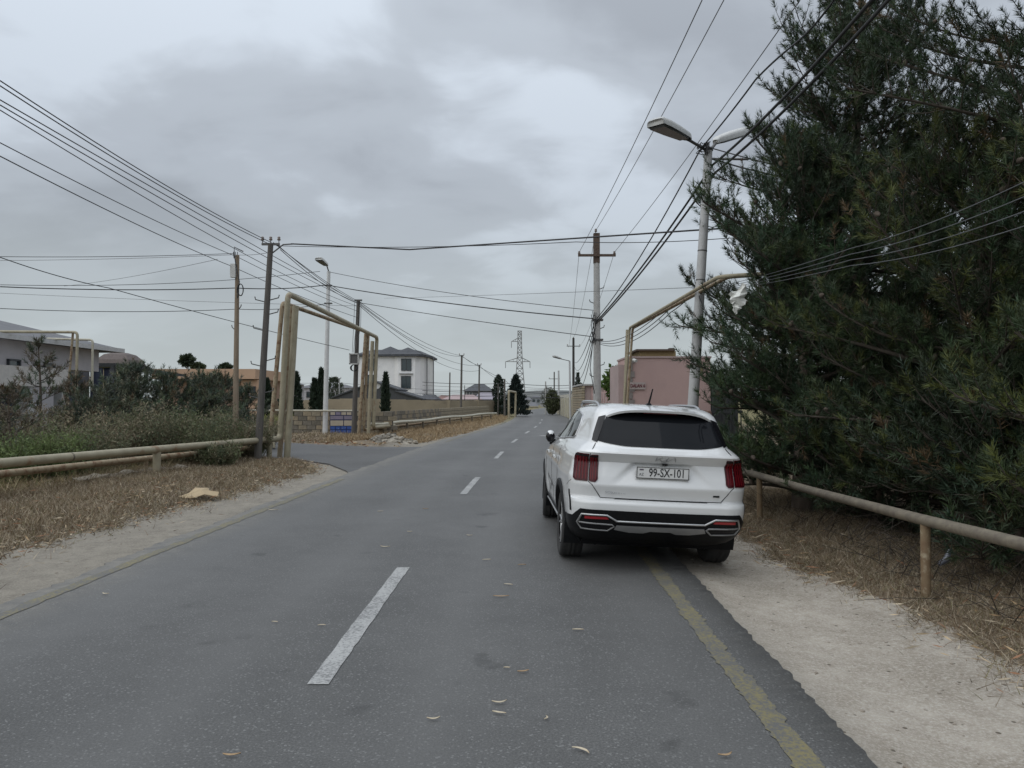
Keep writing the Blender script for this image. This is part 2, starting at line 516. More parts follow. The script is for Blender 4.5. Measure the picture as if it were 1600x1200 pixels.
def gcol(X, Y):
    d_r = X - verge_r(Y); d_l = verge_l(Y) - X
    sand = np.where(X > xc(Y), smooth(0.5 - d_r / 0.5), smooth(0.5 - d_l / 0.6))
    c = xc(Y)
    grey = np.where(X < c, smooth((X - (c - half_l(Y) - 2.1)) / 0.9), 0) * 0.92
    grey = np.maximum(grey, smooth(1 - poly_dist(X, Y, SIDE) / 1.2) * 0.6)
    grey = np.where((X > c), smooth(1 - np.abs(X - c - half_r(Y)) / 0.25) * 0.35, grey)
    far = smooth((Y - 45) / 30) * 0.9 + smooth((np.abs(X) - 14) / 10)
    return np.stack([sand, grey, np.clip(far, 0, 1)], -1)
g = link('ground', grid_sheet(xs, ys, H, gcol, 'ground'), ground_mat())
tag(g, kind='structure')

# main road: strip with small irregular broken edges and a side face
yy = np.unique(np.round(np.concatenate([np.arange(-8, 2, 0.15), np.arange(2, 13, 0.05), np.arange(13, 30, 0.15), np.arange(30, 70, 0.5), np.arange(70, 262, 2.0)]), 4))
cc = xc(yy)
rngr = np.random.default_rng(4)
er = cc + half_r(yy) + 0.022 * rngr.normal(size=len(yy)) * (yy < 40) * 0.5 + 0.006 * wob(yy, 3.0)
el = cc - half_l(yy) + 0.05 * wob(yy, 1.9) + 0.03 * rngr.normal(size=len(yy)) * (yy < 40) * 0.5
N = 26
rows = []; cols = []
for i in range(len(yy)):
    t_ = np.linspace(0, 1, N)
    x = el[i] + (er[i] - el[i]) * t_
    x = np.concatenate([[el[i] - 0.02], x, [er[i] + 0.02]])
    z = np.concatenate([[-0.14], np.full(N, 0.0), [-0.14]])
    rows.append(np.stack([x, np.full(N + 2, yy[i]), z], -1))
    dl = x - el[i]; dr = er[i] - x
    dust = np.clip(1.0 - dl / 0.75, 0, 1) * 0.95 + np.clip(0.35 - dr / 0.6, 0, 1) * 0.6
    xr = x - cc[i]
    tr = sum(np.exp(-((xr - q) / 0.28) ** 2) for q in (-2.25, -0.75, 0.75, 2.2))
    cols.append(np.stack([dust, tr, dust * 0], -1))
V = np.concatenate(rows); C = np.concatenate(cols)
nx = N + 2
i = np.arange(nx - 1)[None, :] + np.arange(len(yy) - 1)[:, None] * nx
F = np.stack([i, i + 1, i + nx + 1, i + nx], -1).reshape(-1, 4)
road = link('road', tri_mesh('road', V, F, C), M_ROAD); tag(road, kind='structure')
sr = MB(); sr.prism(SIDE, -0.12, -0.006)
o = sr.build('side_road', M_SIDE); tag(o, kind='structure')

# painted markings
def paint(name, col, worn, lo, hi):
    m = bpy.data.materials.new(name); m.use_nodes = True
    t = m.node_tree; b = t.nodes['Principled BSDF']; b.inputs['Roughness'].default_value = 0.7
    co = t.nodes.new('ShaderNodeTexCoord')
    def nz(s, d): 
        n = t.nodes.new('ShaderNodeTexNoise'); n.inputs['Scale'].default_value = s; n.inputs['Detail'].default_value = d
        n.inputs['Roughness'].default_value = 0.75
        t.links.new(co.outputs['Object'], n.inputs['Vector']); return n.outputs['Fac']
    ad = t.nodes.new('ShaderNodeMath'); ad.operation = 'ADD'
    m1 = t.nodes.new('ShaderNodeMath'); m1.operation = 'MULTIPLY'; m1.inputs[1].default_value = 0.6; t.links.new(nz(42.0, 3.0), m1.inputs[0])
    m2 = t.nodes.new('ShaderNodeMath'); m2.operation = 'MULTIPLY'; m2.inputs[1].default_value = 0.4; t.links.new(nz(3.1, 5.0), m2.inputs[0])
    t.links.new(m1.outputs[0], ad.inputs[0]); t.links.new(m2.outputs[0], ad.inputs[1])
    r = t.nodes.new('ShaderNodeMapRange'); r.inputs['From Min'].default_value = lo; r.inputs['From Max'].default_value = hi
    t.links.new(ad.outputs[0], r.inputs['Value'])
    x = t.nodes.new('ShaderNodeMixRGB'); x.inputs[1].default_value = (*col, 1); x.inputs[2].default_value = (*worn, 1)
    t.links.new(r.outputs[0], x.inputs[0]); t.links.new(x.outputs[0], b.inputs['Base Color'])
    return m
M_WHITE = paint('worn_white_paint', (0.36, 0.36, 0.35), (0.12, 0.12, 0.12), 0.45, 0.62)
M_YEL = paint('worn_yellow_paint', (0.18, 0.155, 0.075), (0.1, 0.099, 0.096), 0.42, 0.56)
def strip(y0, y1, off, w, step, z, jag=0.0, seed=0):
    ys_ = np.arange(y0, y1 + step * 0.5, step)
    rg = np.random.default_rng(seed)
    c = xc(ys_) + off
    j1 = jag * rg.normal(size=len(ys_)); j2 = jag * rg.normal(size=len(ys_))
    V = np.concatenate([np.stack([c - w / 2 + j1, ys_, np.full(len(ys_), z)], -1), np.stack([c + w / 2 + j2, ys_, np.full(len(ys_), z)], -1)])
    n = len(ys_); k = np.arange(n - 1)
    return tri_mesh('strip', V, np.stack([k, k + n, k + n + 1, k + 1], -1))
lab = {4: 'fifth small white centre dash up the road', 5: 'sixth tiny white centre dash up the road', 6: 'seventh tiny white centre dash near the bend', 7: 'farthest tiny white centre dash at the bend', 0: 'nearest white centre dash, long and worn, in front of the viewer', 1: 'second white centre dash, level with the front of the parked car', 2: 'third white centre dash up the road', 3: 'fourth small white centre dash up the road'}
for k, (a, b_) in enumerate([(4.62, 7.78), (13.9, 16.9), (22.3, 25.3), (30.6, 33.4), (39, 42), (47, 50), (55.5, 58.5), (64, 67)]):
    o = link('centre_dash', strip(a, b_, 0.0, 0.128, 0.1, 0.005, 0.003, k), M_WHITE)
    tag(o, lab.get(k, 'tiny far white centre dash where the road bends right'), 'road marking', 'centre line dashes')
o = link('edge_line', strip(-4, 24, 2.55, 0.135, 0.04, 0.0045, 0.009, 9), M_YEL); tag(o, 'worn yellow line along the right road edge, running under the car', 'road marking')
o = link('edge_line', strip(-4, 16.5, -2.88, 0.13, 0.12, 0.0045, 0.010, 10), M_YEL); tag(o, 'faded yellow line along the dusty left road edge', 'road marking')
o = link('edge_line', strip(31, 60, -2.72, 0.12, 0.3, 0.0045, 0.008, 11), M_YEL); tag(o, 'far pale edge line on the left beyond the junction', 'road marking')
# white crossing fragment lying in the right lane
o = link('lane_mark', strip(36.2, 36.9, 1.05, 0.4, 0.1, 0.005, 0.05, 12), M_WHITE); tag(o, 'small white paint mark in the right lane beside the car mirror', 'road marking')

# far hills on the horizon
M_HILL = mat('far_hill', (0.105, 0.115, 0.115), (0.15, 0.152, 0.145), rough=1.0, scale=0.02, spec=0.05)
hx = np.linspace(-900, 900, 160); hy = np.linspace(700, 1100, 14)
def hillz(X, Y):
    t_ = (Y - 700) / 400
    ridge = 6 + 3 * np.sin(X / 130 + 1.2) + 2 * np.sin(X / 47) + 0.8 * np.sin(X / 19)
    ridge = ridge + 3 * np.exp(-((X - 60) / 120) ** 2)
    return np.sin(np.clip(t_, 0, 1) * math.pi) * np.maximum(ridge, 3) - 1.0
o = link('hills', grid_sheet(hx, hy, hillz, None, 'hills'), M_HILL); tag(o, kind='structure')
# ------------------------------------------------------------------ materials for built things
M_PIPE = mat('painted_gas_pipe', (0.345, 0.308, 0.215), (0.27, 0.235, 0.16), rough=0.55, scale=3.0, c3=(0.2, 0.105, 0.05), c3scale=2.6, c3lo=0.58, c3hi=0.72)
M_PIPEPALE = mat('pale_gas_pipe', (0.45, 0.425, 0.34), (0.36, 0.335, 0.26), rough=0.5, scale=4.0, c3=(0.24, 0.17, 0.1), c3scale=5.0, c3lo=0.62, c3hi=0.78)
M_PIPERUST = mat('rusty_gas_pipe', (0.26, 0.19, 0.12), (0.33, 0.28, 0.19), rough=0.8, scale=5.0, c3=(0.15, 0.07, 0.035), c3scale=7.0, c3lo=0.5, c3hi=0.68)
M_PIPEOLD = mat('weathered_pipe', (0.115, 0.098, 0.074), (0.175, 0.15, 0.11), rough=0.75, scale=9.0, c3=(0.11, 0.09, 0.07), c3scale=12.0, c3lo=0.5, c3hi=0.66)
M_LAMPPOST = mat('grey_painted_steel', (0.46, 0.46, 0.46), (0.4, 0.4, 0.395), rough=0.5, scale=5.0, c3=(0.2, 0.19, 0.18), c3scale=9.0, c3lo=0.68, c3hi=0.75)
M_WHITEPOST = mat('white_painted_steel', (0.62, 0.62, 0.61), (0.53, 0.53, 0.52), rough=0.5, scale=4.0)
M_CONC = mat('pole_concrete', (0.4, 0.395, 0.38), (0.32, 0.315, 0.3), rough=0.9, scale=7.0, bump=0.2)
M_WOOD = mat('weathered_pole_wood', (0.08, 0.073, 0.066), (0.125, 0.114, 0.102), rough=0.9, scale=14.0, stretch=(1, 1, 0.1), bump=0.3)
M_WOODB = mat('brown_pole', (0.2, 0.15, 0.105), (0.27, 0.215, 0.155), rough=0.85, scale=12.0, stretch=(1, 1, 0.12))
M_STEEL = mat('dark_galvanised_steel', (0.09, 0.09, 0.09), (0.13, 0.125, 0.12), rough=0.6, scale=20.0, metal=0.4)
M_RUST = mat('rusty_steel', (0.065, 0.042, 0.032), (0.11, 0.08, 0.062), rough=0.9, scale=20.0)
M_WIRE = mat('black_cable', (0.022, 0.022, 0.024), (0.03, 0.03, 0.032), rough=0.6)
M_WIREG = mat('grey_wire', (0.12, 0.12, 0.125), (0.16, 0.16, 0.16), rough=0.5, metal=0.3)
M_PORC = mat('brown_porcelain', (0.12, 0.08, 0.06), (0.2, 0.17, 0.15), rough=0.3)
M_LHEAD = mat('lamp_housing', (0.55, 0.55, 0.53), (0.47, 0.47, 0.45), rough=0.45, scale=8.0)
M_LENS = mat('lamp_lens', (0.07, 0.075, 0.075), (0.1, 0.1, 0.1), rough=0.35, scale=10.0)

# ------------------------------------------------------------------ left gas pipeline
def gz(x, y): return float(H(np.array([x]), np.array([y]))[0])
RAIL = [(-9.35, 7.6), (-8.62, 12.9), (-6.92, 17.0 + 0.0), (-6.98, 22.55)]
rail_a = Vector((-9.75, 5.8, 0.70)); rail_b = Vector((-6.98, 22.5, 0.56))
t = empty('gas_pipe', (rail_b.x, rail_b.y, 0), label='thick beige gas pipe along the left verge, rising into the outer arch', cat='pipe')
def loc(p, o): return Vector(p) - o.location
def railp(f): return rail_a.lerp(rail_b, f)
top_n = PX(450, 459, 22.5); top_f = PX(589, 527, 35.6)
bot_f = Vector((top_f.x - 0.15, 35.6, 0.42))
path = [railp(0), railp(0.5), rail_b, Vector((rail_b.x + 0.03, 22.75, 0.9)), top_n, top_f, bot_f]
path = [railp(0), railp(0.35), railp(0.7)] + elbow([railp(0.72), rail_b + Vector((0.12, .25, 0)), top_n, top_f, bot_f, bot_f + Vector((0.5, 3.0, 0.0))], 0.22)
MB().tube([loc(p, t) for p in path], 0.083, 12).build('pipe', M_PIPE, t)
# weld collars
for f in (0.25, 0.52, 0.8):
    p = railp(f); d = (rail_b - rail_a).normalized() * 0.02
    MB().tube([loc(p - d, t), loc(p + d, t)], 0.086, 12).build('weld_collar', M_PIPEOLD, t)
for f in (0.02, 0.36, 0.675, 0.985):
    p = railp(f)
    MB().tube([loc((p.x, p.y, gz(p.x, p.y) - 0.15), t), loc((p.x, p.y, p.z - 0.06), t)], 0.085 if f < 0.9 else 0.075, 10).build('support_post', M_PIPE, t)
p = railp(0.985)
MB().tube([loc((p.x - 0.03, p.y, 0.3), t), loc((p.x - 0.28, p.y - 0.1, 0.55), t)], 0.05, 8).build('brace', M_PIPE, t)
# near support column of the arch (stands beside the riser)
cb = Vector((-6.66, 22.75, gz(-6.66, 22.75) - 0.1)); ct = PX(462, 478, 22.9)
MB().tube([loc(cb, t), loc(ct, t)], 0.095, 10).build('support_post', M_PIPE, t)
fb = GP(583, 687); ft = PX(582, 533, 35.5)
MB().tube([loc((ft.x - 0.18, 35.5, -0.1), t), loc(ft, t)], 0.085, 10).build('support_post', M_PIPE, t)

t2 = empty('gas_pipe', (rail_b.x - .35, rail_b.y, 0), label='rust-streaked lower gas pipe behind the beige one, rising into the inner arch', cat='pipe')
off = Vector((-0.34, 0.10, -0.22))
tn = PX(457, 473, 23.1) + Vector((-0.30, 0, 0)); tf = PX(579, 520, 35.9) + Vector((-0.1, 0, 0.0))
path = [railp(0) + off, railp(0.4) + off, railp(0.7) + off] + elbow([railp(0.75) + off, rail_b + off + Vector((0.1, 0.3, 0)), tn, tf, Vector((tf.x - 0.2, 35.9, 0.3)), Vector((tf.x + 0.3, 38.5, 0.3))], 0.2)
MB().tube([loc(p, t2) for p in path], 0.066, 12).build('pipe', M_PIPERUST, t2)
for q in (0.1, 0.37, 0.68):
    p = railp(q) + off
    MB().tube([loc((p.x, p.y, gz(p.x, p.y) - 0.15), t2), loc((p.x, p.y, p.z - 0.05), t2)], 0.05, 8).build('support_post', M_PIPERUST, t2)
MB().tube([loc((-7.0, 23.15, -0.1), t2), loc(PX(456, 478, 23.15), t2)], 0.075, 10).build('support_post', M_PIPERUST, t2)
MB().tube([loc((tf.x - 0.42, 35.8, -0.1), t2), loc((tf.x - 0.1, 35.8, tf.z - 0.05), t2)], 0.085, 10).build('support_post', M_PIPERUST, t2)

# pipe that goes on beside the main road beyond the junction
a = Vector((-6.25, 36.9, 0.52)); b = Vector((-1.35, 66, 0.58))
t = empty('gas_pipe', (a.x, a.y, 0), label='pale gas pipe on short posts along the main road beyond the junction', cat='pipe')
MB().tube([loc(a + Vector((-0.5, -0.2, 0.02)), t)] + [loc(a.lerp(b, k / 10) + Vector((0.25 * math.sin(k / 10 * math.pi) * -1, 0, 0.03 * math.sin(k * 1.7))), t) for k in range(11)], 0.085, 10).build('pipe', M_PIPEPALE, t)
MB().tube([loc(a + Vector((-0.5, 0.3, -0.22)), t)] + [loc(a.lerp(b, k / 10) + Vector((-0.3 - 0.25 * math.sin(k / 10 * math.pi), 0, -0.2)), t) for k in range(11)], 0.06, 8).build('pipe', M_PIPERUST, t)
for k in range(9):
    p = a.lerp(b, (k + 0.35) / 9)
    xo = -0.25 * math.sin((k + .35) / 9 * math.pi)
    MB().tube([loc((p.x + xo, p.y, -0.2), t), loc((p.x + xo, p.y, p.z - 0.04), t)], 0.06, 8).build('support_post', M_PIPEOLD, t)

# thin yellow gas pipe on the far side of the side road, running left
t = empty('gas_pipe', (-9, 37.5, 0), label='thin pale yellow pipe running level along the top of the low block wall', cat='pipe')
MB().tube([loc(PX(0, 637, 38.5), t), loc(PX(200, 639, 38.3), t), loc(PX(340, 641, 37.8), t), loc(PX(565, 642, 36.4), t)], 0.045, 8).build('pipe', M_PIPEPALE, t)
t = empty('gas_pipe', (-9.6, 27, 0), label='thin yellow pipe between the weeds behind the leaning wooden pole', cat='pipe')
MB().tube([loc(p, t) for p in elbow([PX(250, 668, 27), PX(422, 667, 27), PX(427, 672, 26.8), PX(428, 700, 26.6)], 0.2)], 0.045, 8).build('pipe', M_PIPE, t)

# ------------------------------------------------------------------ right gas pipeline
t = empty('gas_pipe', (3.7, 12, 0), label='weathered low gas pipe fence along the right verge below the pines', cat='pipe')
lo = [(4.25, 1.5, 0.66), (3.95, 4.0, 0.655), (3.74, 5.6, 0.645), (3.70, 7.0, 0.62), (3.64, 9.2, 0.60), (3.58, 11.9, 0.60), (3.6, 12.6, 0.6)]
MB().tube([loc(p, t) for p in lo], 0.051, 12).build('pipe', M_PIPEOLD, t)
for (x, y) in ((3.71, 6.92), (3.60, 11.2), (4.1, 2.6)):
    z = np.interp(-y, [-12.6, -7, -1.5], [0.6, 0.62, 0.66])
    MB().tube([loc((x, y, gz(x, y) - 0.2), t), loc((x, y, float(z) - 0.03), t)], 0.042, 12).build('support_post', mat('ochre_rust_pipe', (0.21, 0.155, 0.09), (0.16, 0.1, 0.055), rough=0.7, scale=9.0, c3=(0.34, 0.29, 0.2), c3scale=14.0), t)
zt = PX(984, 511, 22).z
t = empty('gas_pipe', (3.4, 22, 0), label='pair of ochre gas pipes arching high over the gateway beside the pink building', cat='pipe')
for k, dx in enumerate((0.0, 0.16)):
    e1 = PX(984, 512, 22 - 0.1 * k) + Vector((dx * 0.5, 0, -0.02 * k))
    p0 = Vector((e1.x - 0.30 + dx * 0.1, e1.y, -0.1))
    e2 = Vector((3.56 + dx, 13.2, zt + 0.03)); e3 = Vector((4.5 + dx, 12.75, zt + 0.03))
    MB().tube([loc(p, t) for p in elbow([p0, e1, e2, e3, Vector((e3.x + 0.03, 12.75, 0.4))], 0.15)], 0.036, 10).build('pipe', M_PIPE if k == 0 else M_PIPERUST, t)
MB().tube([loc((3.2, 22.3, -0.1), t), loc((3.36, 22.3, zt - 0.05), t)], 0.05, 8).build('support_post', M_PIPE, t)

# ------------------------------------------------------------------ poles
def pole_shape(m, base, top, r0, r1, n=14, k=6):
    m.tube([Vector(base).lerp(Vector(top), i / k) for i in range(k + 1)], [r0 + (r1 - r0) * i / k for i in range(k + 1)], n)
def insulator(p, parent):
    m = MB(); M = Matrix.Translation(p)
    m.lathe([(0.012, -0.08), (0.012, 0.0), (0.045, 0.0), (0.05, 0.03), (0.032, 0.05), (0.045, 0.075), (0.03, 0.1), (0.0, 0.11)], 10, M)
    return m.build('insulator', M_PORC, parent)
def steps(parent, base, top, zs, M_=M_STEEL, s=0.28):
    for i, z in enumerate(zs):
        f = (z - base.z) / (top.z - base.z)
        p = base.lerp(top, f); d = 1 if i % 2 else -1
        MB().tube([p + Vector((d * 0.08, 0, 0)), p + Vector((d * (0.08 + s), -0.02, 0.06)), p + Vector((d * (0.1 + s), -0.02, 0.14))], 0.016, 6).build('step_hook', M_, parent)

# right: street lamp with two heads
LB = Vector((3.42, 15.0, -0.15)); LT = PX(1107, 234, 15.0)
t = empty('street_lamp', LB, label='grey street lamp post leaning right with two lamp heads, behind the white car', cat='street lamp')
m = MB(); pole_shape(m, (0, 0, 0), loc(LT, t), 0.114, 0.078, 18, 8); m.build('post', M_LAMPPOST, t)
m = MB(); m.tube([loc(LT, t) - Vector((0, 0, 0.02)), loc(LT, t) + Vector((0, 0, 0.035))], 0.09, 18); m.build('post_cap', M_STEEL, t)
for fz in (0.62, 0.705, 0.9):
    p = Vector((0, 0, 0)).lerp(loc(LT, t), fz); d = loc(LT, t).normalized() * 0.012
    MB().tube([p - d, p + d], 0.114 + (0.078 - 0.114) * fz + 0.004, 18).build('strap', M_STEEL, t)
def lamp_head(parent, neck0, neck1, tip, wd, up=Vector((0, 0, 1))):
    neck0, neck1, tip = Vector(neck0), Vector(neck1), Vector(tip)
    m = MB(); m.tube([neck0, neck1, neck1.lerp(tip, 0.2)], 0.03, 10); m.build('lamp_arm', M_STEEL, parent)
    ax = (tip - neck1); L = ax.length; ax.normalize()
    sd = ax.cross(up).normalized(); u2 = sd.cross(ax).normalized()
    secs = [(0.0, 0.3, 0.45), (0.05, 0.46, 0.7), (0.12, 0.58, 0.8), (0.45, 0.82, 0.95), (0.75, 0.98, 1.0), (0.97, 1.0, 0.95), (1.0, 0.95, 0.7)]
    vs = []; fs = []
    prof = [(-1, 0), (-1.0, 0.5), (-0.93, 0.8), (-0.7, 0.98), (0, 1.03), (0.7, 0.98), (0.93, 0.8), (1.0, 0.5), (1, 0)]
    for s, w_, h_ in secs:
        for a, b_ in prof:
            vs.append(neck1 + ax * (L * s) + sd * (a * wd / 2 * w_) + u2 * (b_ * wd * 0.42 * h_))
    n = len(prof)
    for i in range(len(secs) - 1):
        for k in range(n - 1):
            fs.append((i * n + k, i * n + k + 1, (i + 1) * n + k + 1, (i + 1) * n + k))
    fs.append(tuple(range(n))); fs.append(tuple(range((len(secs) - 1) * n, len(secs) * n))[::-1])
    m = MB(); m.add(vs, fs, True); hd = m.build('lamp_head', M_LHEAD, parent)
    m = MB(); m.add([neck1 + ax * (L * s) + sd * (q * wd / 2 * w_ * 0.93) - u2 * 0.004 for s, w_, q in ((0.14, 0.58, -1), (0.14, 0.58, 1), (0.58, 0.88, 1), (0.96, 0.98, 1), (0.96, 0.98, -1), (0.58, 0.88, -1))]
                    + [neck1 + ax * (L * s) + sd * (q * wd / 2 * w_ * 0.8) - u2 * 0.035 for s, w_, q in ((0.16, 0.62, -1), (0.16, 0.62, 1), (0.58, 0.92, 1), (0.94, 1.0, 1), (0.94, 1.0, -1), (0.58, 0.92, -1))],
                    [(6, 7, 8, 9, 10, 11)] + [(i, (i + 1) % 6, 6 + (i + 1) % 6, 6 + i) for i in range(6)])
    m.build('lens', M_LENS, hd)
    return hd
lt = loc(LT, t)
lamp_head(t, lt + Vector((-0.03, 0, -0.02)), loc(PX(1077, 219, 14.7), t), loc(PX(1024, 196, 13.75), t), 0.36)
lamp_head(t, lt + Vector((0.03, 0, -0.02)), loc(PX(1118, 224, 15.3), t), loc(PX(1162, 210, 16.6), t), 0.36)
m = MB()
rg = random.Random(3)
for k in range(7):
    p = lt + Vector((-0.12, -0.08, 0.05)); 
    m.tube([p + Vector((rg.uniform(-.14, .14), rg.uniform(-.08, .06), rg.uniform(-.2, .08))) for _ in range(5)], 0.011, 5)
m.build('wire_tangle', M_WIRE, t)
m = MB(); m.tube([lt + Vector((0.05, 0, -0.18)), lt + Vector((0.75, -0.1, -0.22))], 0.022, 6); m.build('side_bracket', M_STEEL, t)

# right: concrete pole with rusty top and crossarm
CB = Vector((3.0, 27.0, -0.1)); CT = PX(932, 366, 27.0)
t = empty('utility_pole', CB, label='pale concrete utility pole with rusty top and crossarm, left of the pink building', cat='utility pole')
m = MB(); pole_shape(m, (0, 0, 0), loc(CT, t), 0.15, 0.10, 14, 8); m.build('post', M_CONC, t)
ct_ = loc(CT, t)
m = MB(); m.box(ct_ + Vector((0, 0, -0.5)), (0.215, 0.215, 1.05)); m.build('rusty_sleeve', M_RUST, t)
m = MB(); m.box(loc(PX(932, 400, 27), t) + Vector((0, -0.13, 0)), (1.32, 0.08, 0.08)); m.build('crossarm', M_RUST, t)
for u in (905, 931, 960): insulator(loc(PX(u, 397 if u != 931 else 362, 26.87), t), t)
steps(t, Vector((0, 0, 0)), ct_, [2.6, 3.0, 3.8, 4.3, 5.2, 5.7], s=0.16)
for vz in (500, 531): m = MB(); m.box(loc(PX(934, vz, 27), t), (0.36, 0.3, 0.06)); m.build('bracket', M_STEEL, t)
rg = random.Random(5); m = MB()
for k in range(5):
    p = loc(PX(929, 505, 26.8), t); m.tube([p + Vector((rg.uniform(-.12, .06), 0, -0.35 * q + rg.uniform(-.08, .08))) for q in range(-1, 3)], 0.012, 5)
m.build('wire_tangle', M_WIRE, t)

def simple_pole(name, label, u_b, u_t, v_top, Y, r, m_, arm=None, arm_v=None, zb=-0.1, extra=None):
    B = PX(u_b, 625, Y); B.z = zb
    T = PX(u_t, v_top, Y)
    t = empty(name, B, label=label, cat='utility pole')
    m = MB(); pole_shape(m, (0, 0, 0), loc(T, t), r, r * 0.78, 10, 5); m.build('post', m_, t)
    for (av, aw) in (arm or []):
        p = loc(PX(u_t, av, Y), t)
        m = MB(); m.box(p + Vector((0, -r, 0)), (aw, 0.07, 0.07)); m.build('crossarm', M_STEEL, t)
        for q in (-0.46, 0.46): insulator(p + Vector((q * aw, -r, 0.08)), t)
    return t, loc(T, t)
t, tp = simple_pole('utility_pole', 'dark pole with crossarm behind the hooked lamp, over the block wall on the right', 896, 896, 528, 74, 0.14, mat('tarred_pole', (0.035, 0.032, 0.03), (0.05, 0.046, 0.042), rough=0.9), arm=[(541, 1.3)])
insulator(tp, t)
simple_pole('utility_pole', 'thin far pole with crossarm above the round roadside bush', 866, 866, 581, 105, 0.11, M_WOOD, arm=[(592, 1.5)])
simple_pole('utility_pole', 'pale far pole beside the round roadside bush', 852.5, 852.5, 596, 92, 0.10, M_CONC)
simple_pole('utility_pole', 'grey steel lattice-like pole right of the roadside bush', 873.5, 872.8, 579, 98, 0.14, M_LAMPPOST)
# hooked lamp
B = PX(891.5, 625, 62); B.z = -0.1
t = empty('street_lamp', B, label='grey street lamp with one long arm reaching left over the road, far on the right', cat='street lamp')
T = PX(890, 564, 62)
m = MB(); pole_shape(m, (0, 0, 0), loc(T, t), 0.1, 0.075, 10, 5); m.build('post', M_LAMPPOST, t)
lamp_head(t, loc(T, t), loc(PX(877, 561, 60), t), loc(PX(865.5, 557.5, 58.6), t), 0.28)

# left: leaning wooden pole, brown pole with box, white lamp, pole with meter box, far poles
WB = Vector((-7.1, 21.45, -0.1)); WT = PX(423, 381, 21.45)
t = empty('utility_pole', WB, label='dark wooden pole leaning right beside the beige pipe arch, with step hooks', cat='utility pole')
m = MB(); pole_shape(m, (0, 0, 0), loc(WT, t), 0.105, 0.075, 12, 8); m.build('post', M_WOOD, t)
wt_ = loc(WT, t)
m = MB(); m.box(wt_ + Vector((0.0, 0, -0.01)), (0.5, 0.06, 0.06)); m.build('crossarm', M_STEEL, t)
for q in (-0.23, 0.0, 0.23): insulator(wt_ + Vector((q, 0, 0.1)), t)
steps(t, Vector((0, 0, 0)), wt_, [1.85, 2.0, 2.75, 2.9, 3.75, 4.2, 4.55, 4.6], s=0.24)
m = MB(); m.tube([wt_ + Vector((0.06, 0, -0.25)), wt_ + Vector((0.35, 0, -0.02)), wt_ + Vector((0.62, 0.1, 0.02))], 0.02, 6); m.build('stay_bracket', M_STEEL, t)

BB = PX(368, 625, 26); BB.z = -0.1; BT = PX(371, 399, 26)
t = empty('utility_pole', BB, label='brown pole with a grey box and a coil of cable, rising out of the bushes', cat='utility pole')
m = MB(); pole_shape(m, (0, 0, 0), loc(BT, t), 0.105, 0.065, 12, 6); m.build('post', M_WOODB, t)
m = MB(); m.box(loc(PX(364.5, 423, 25.9), t), (0.17, 0.14, 0.46)); m.build('junction_box', M_LHEAD, t)
bt_ = loc(BT, t)
m = MB(); cp = loc(PX(376, 453, 25.85), t)
for q in range(3):
    m.tube([cp + Vector((math.cos(a) * (0.085 + 0.01 * q), -0.02 * q, math.sin(a) * 0.2)) for a in np.linspace(0, 2 * math.pi, 17)], 0.016, 6, caps=False)
m.build('cable_coil', M_WIRE, t)
m = MB(); m.tube([loc(PX(371, 466, 25.85), t), loc(PX(374, 440, 25.85), t), loc(PX(368, 410, 25.85), t), loc(PX(366, 397, 25.9), t), loc(PX(366, 386, 26), t), loc(PX(380, 393, 26), t)], 0.018, 6)
for k in range(3): m.tube([bt_ + Vector((-0.12 + 0.06 * k, 0, -0.1)), bt_ + Vector((-0.14 + 0.07 * k, 0, 0.12))], 0.012, 5)
m.build('riser_cable', M_WIRE, t)
steps(t, Vector((0, 0, 0)), bt_, [4.2, 4.9], s=0.06)

PB = Vector((-9.0, 37.0, -0.05)); PT = PX(513.5, 424, 37)
t = empty('street_lamp', PB, label='slim white street lamp post in front of the low block wall across the side road', cat='street lamp')
m = MB(); pole_shape(m, (0, 0, 0), loc(PT, t), 0.125, 0.085, 14, 6); m.build('post', M_WHITEPOST, t)
lamp_head(t, loc(PT, t), loc(PX(511, 416, 36.6), t), loc(PX(497.5, 406, 35.6), t), 0.36)
for v_ in (446, 474): m = MB(); m.box(loc(PX(513, v_, 37), t), (0.36, 0.2, 0.05)); m.build('bracket', M_STEEL, t)

QB = PX(553, 625, 36.2); QB.z = -0.1; QT = PX(560, 469, 36.2)
t = empty('utility_pole', QB, label='grey pole with a caged meter box, between the white lamp post and the rusty arch', cat='utility pole')
m = MB(); pole_shape(m, (0, 0, 0), loc(QT, t), 0.13, 0.085, 12, 6); m.build('post', M_WOOD, t)
qt_ = loc(QT, t)
m = MB(); m.box(qt_, (0.35, 0.08, 0.06)); m.build('crossarm', M_STEEL, t)
pb = loc(PX(554, 561, 36.0), t)
m = MB(); m.box(pb, (0.4, 0.22, 0.5)); bx_ = m.build('meter_box', M_STEEL, t)
m = MB()
for dx, dz, w_, h_ in ((0, 0.235, 0.44, 0.05), (0, -0.235, 0.44, 0.05), (-0.2, 0, 0.05, 0.5), (0.2, 0, 0.05, 0.5)): m.box(pb + Vector((dx, -0.13, dz)), (w_, 0.06, h_))
m.build('box_frame', M_LHEAD, bx_)
m = MB()
for k in range(4): m.tube([pb + Vector((math.cos(a) * (0.12 + 0.02 * k), -0.12, -0.42 + math.sin(a) * 0.15)) for a in np.linspace(0, 2 * math.pi, 13)], 0.016, 5, caps=False)
m.build('cable_coil', M_WIRE, t)
m = MB()
for k in range(4): m.tube([qt_ + Vector((-0.16 + 0.1 * k, -0.05, 0)), qt_ + Vector((-0.2 + 0.11 * k, -0.08, -1.2)), pb + Vector((-0.1 + 0.06 * k, -0.05, 0.3))], 0.01, 5)
m.build('riser_cable', M_WIRE, t)

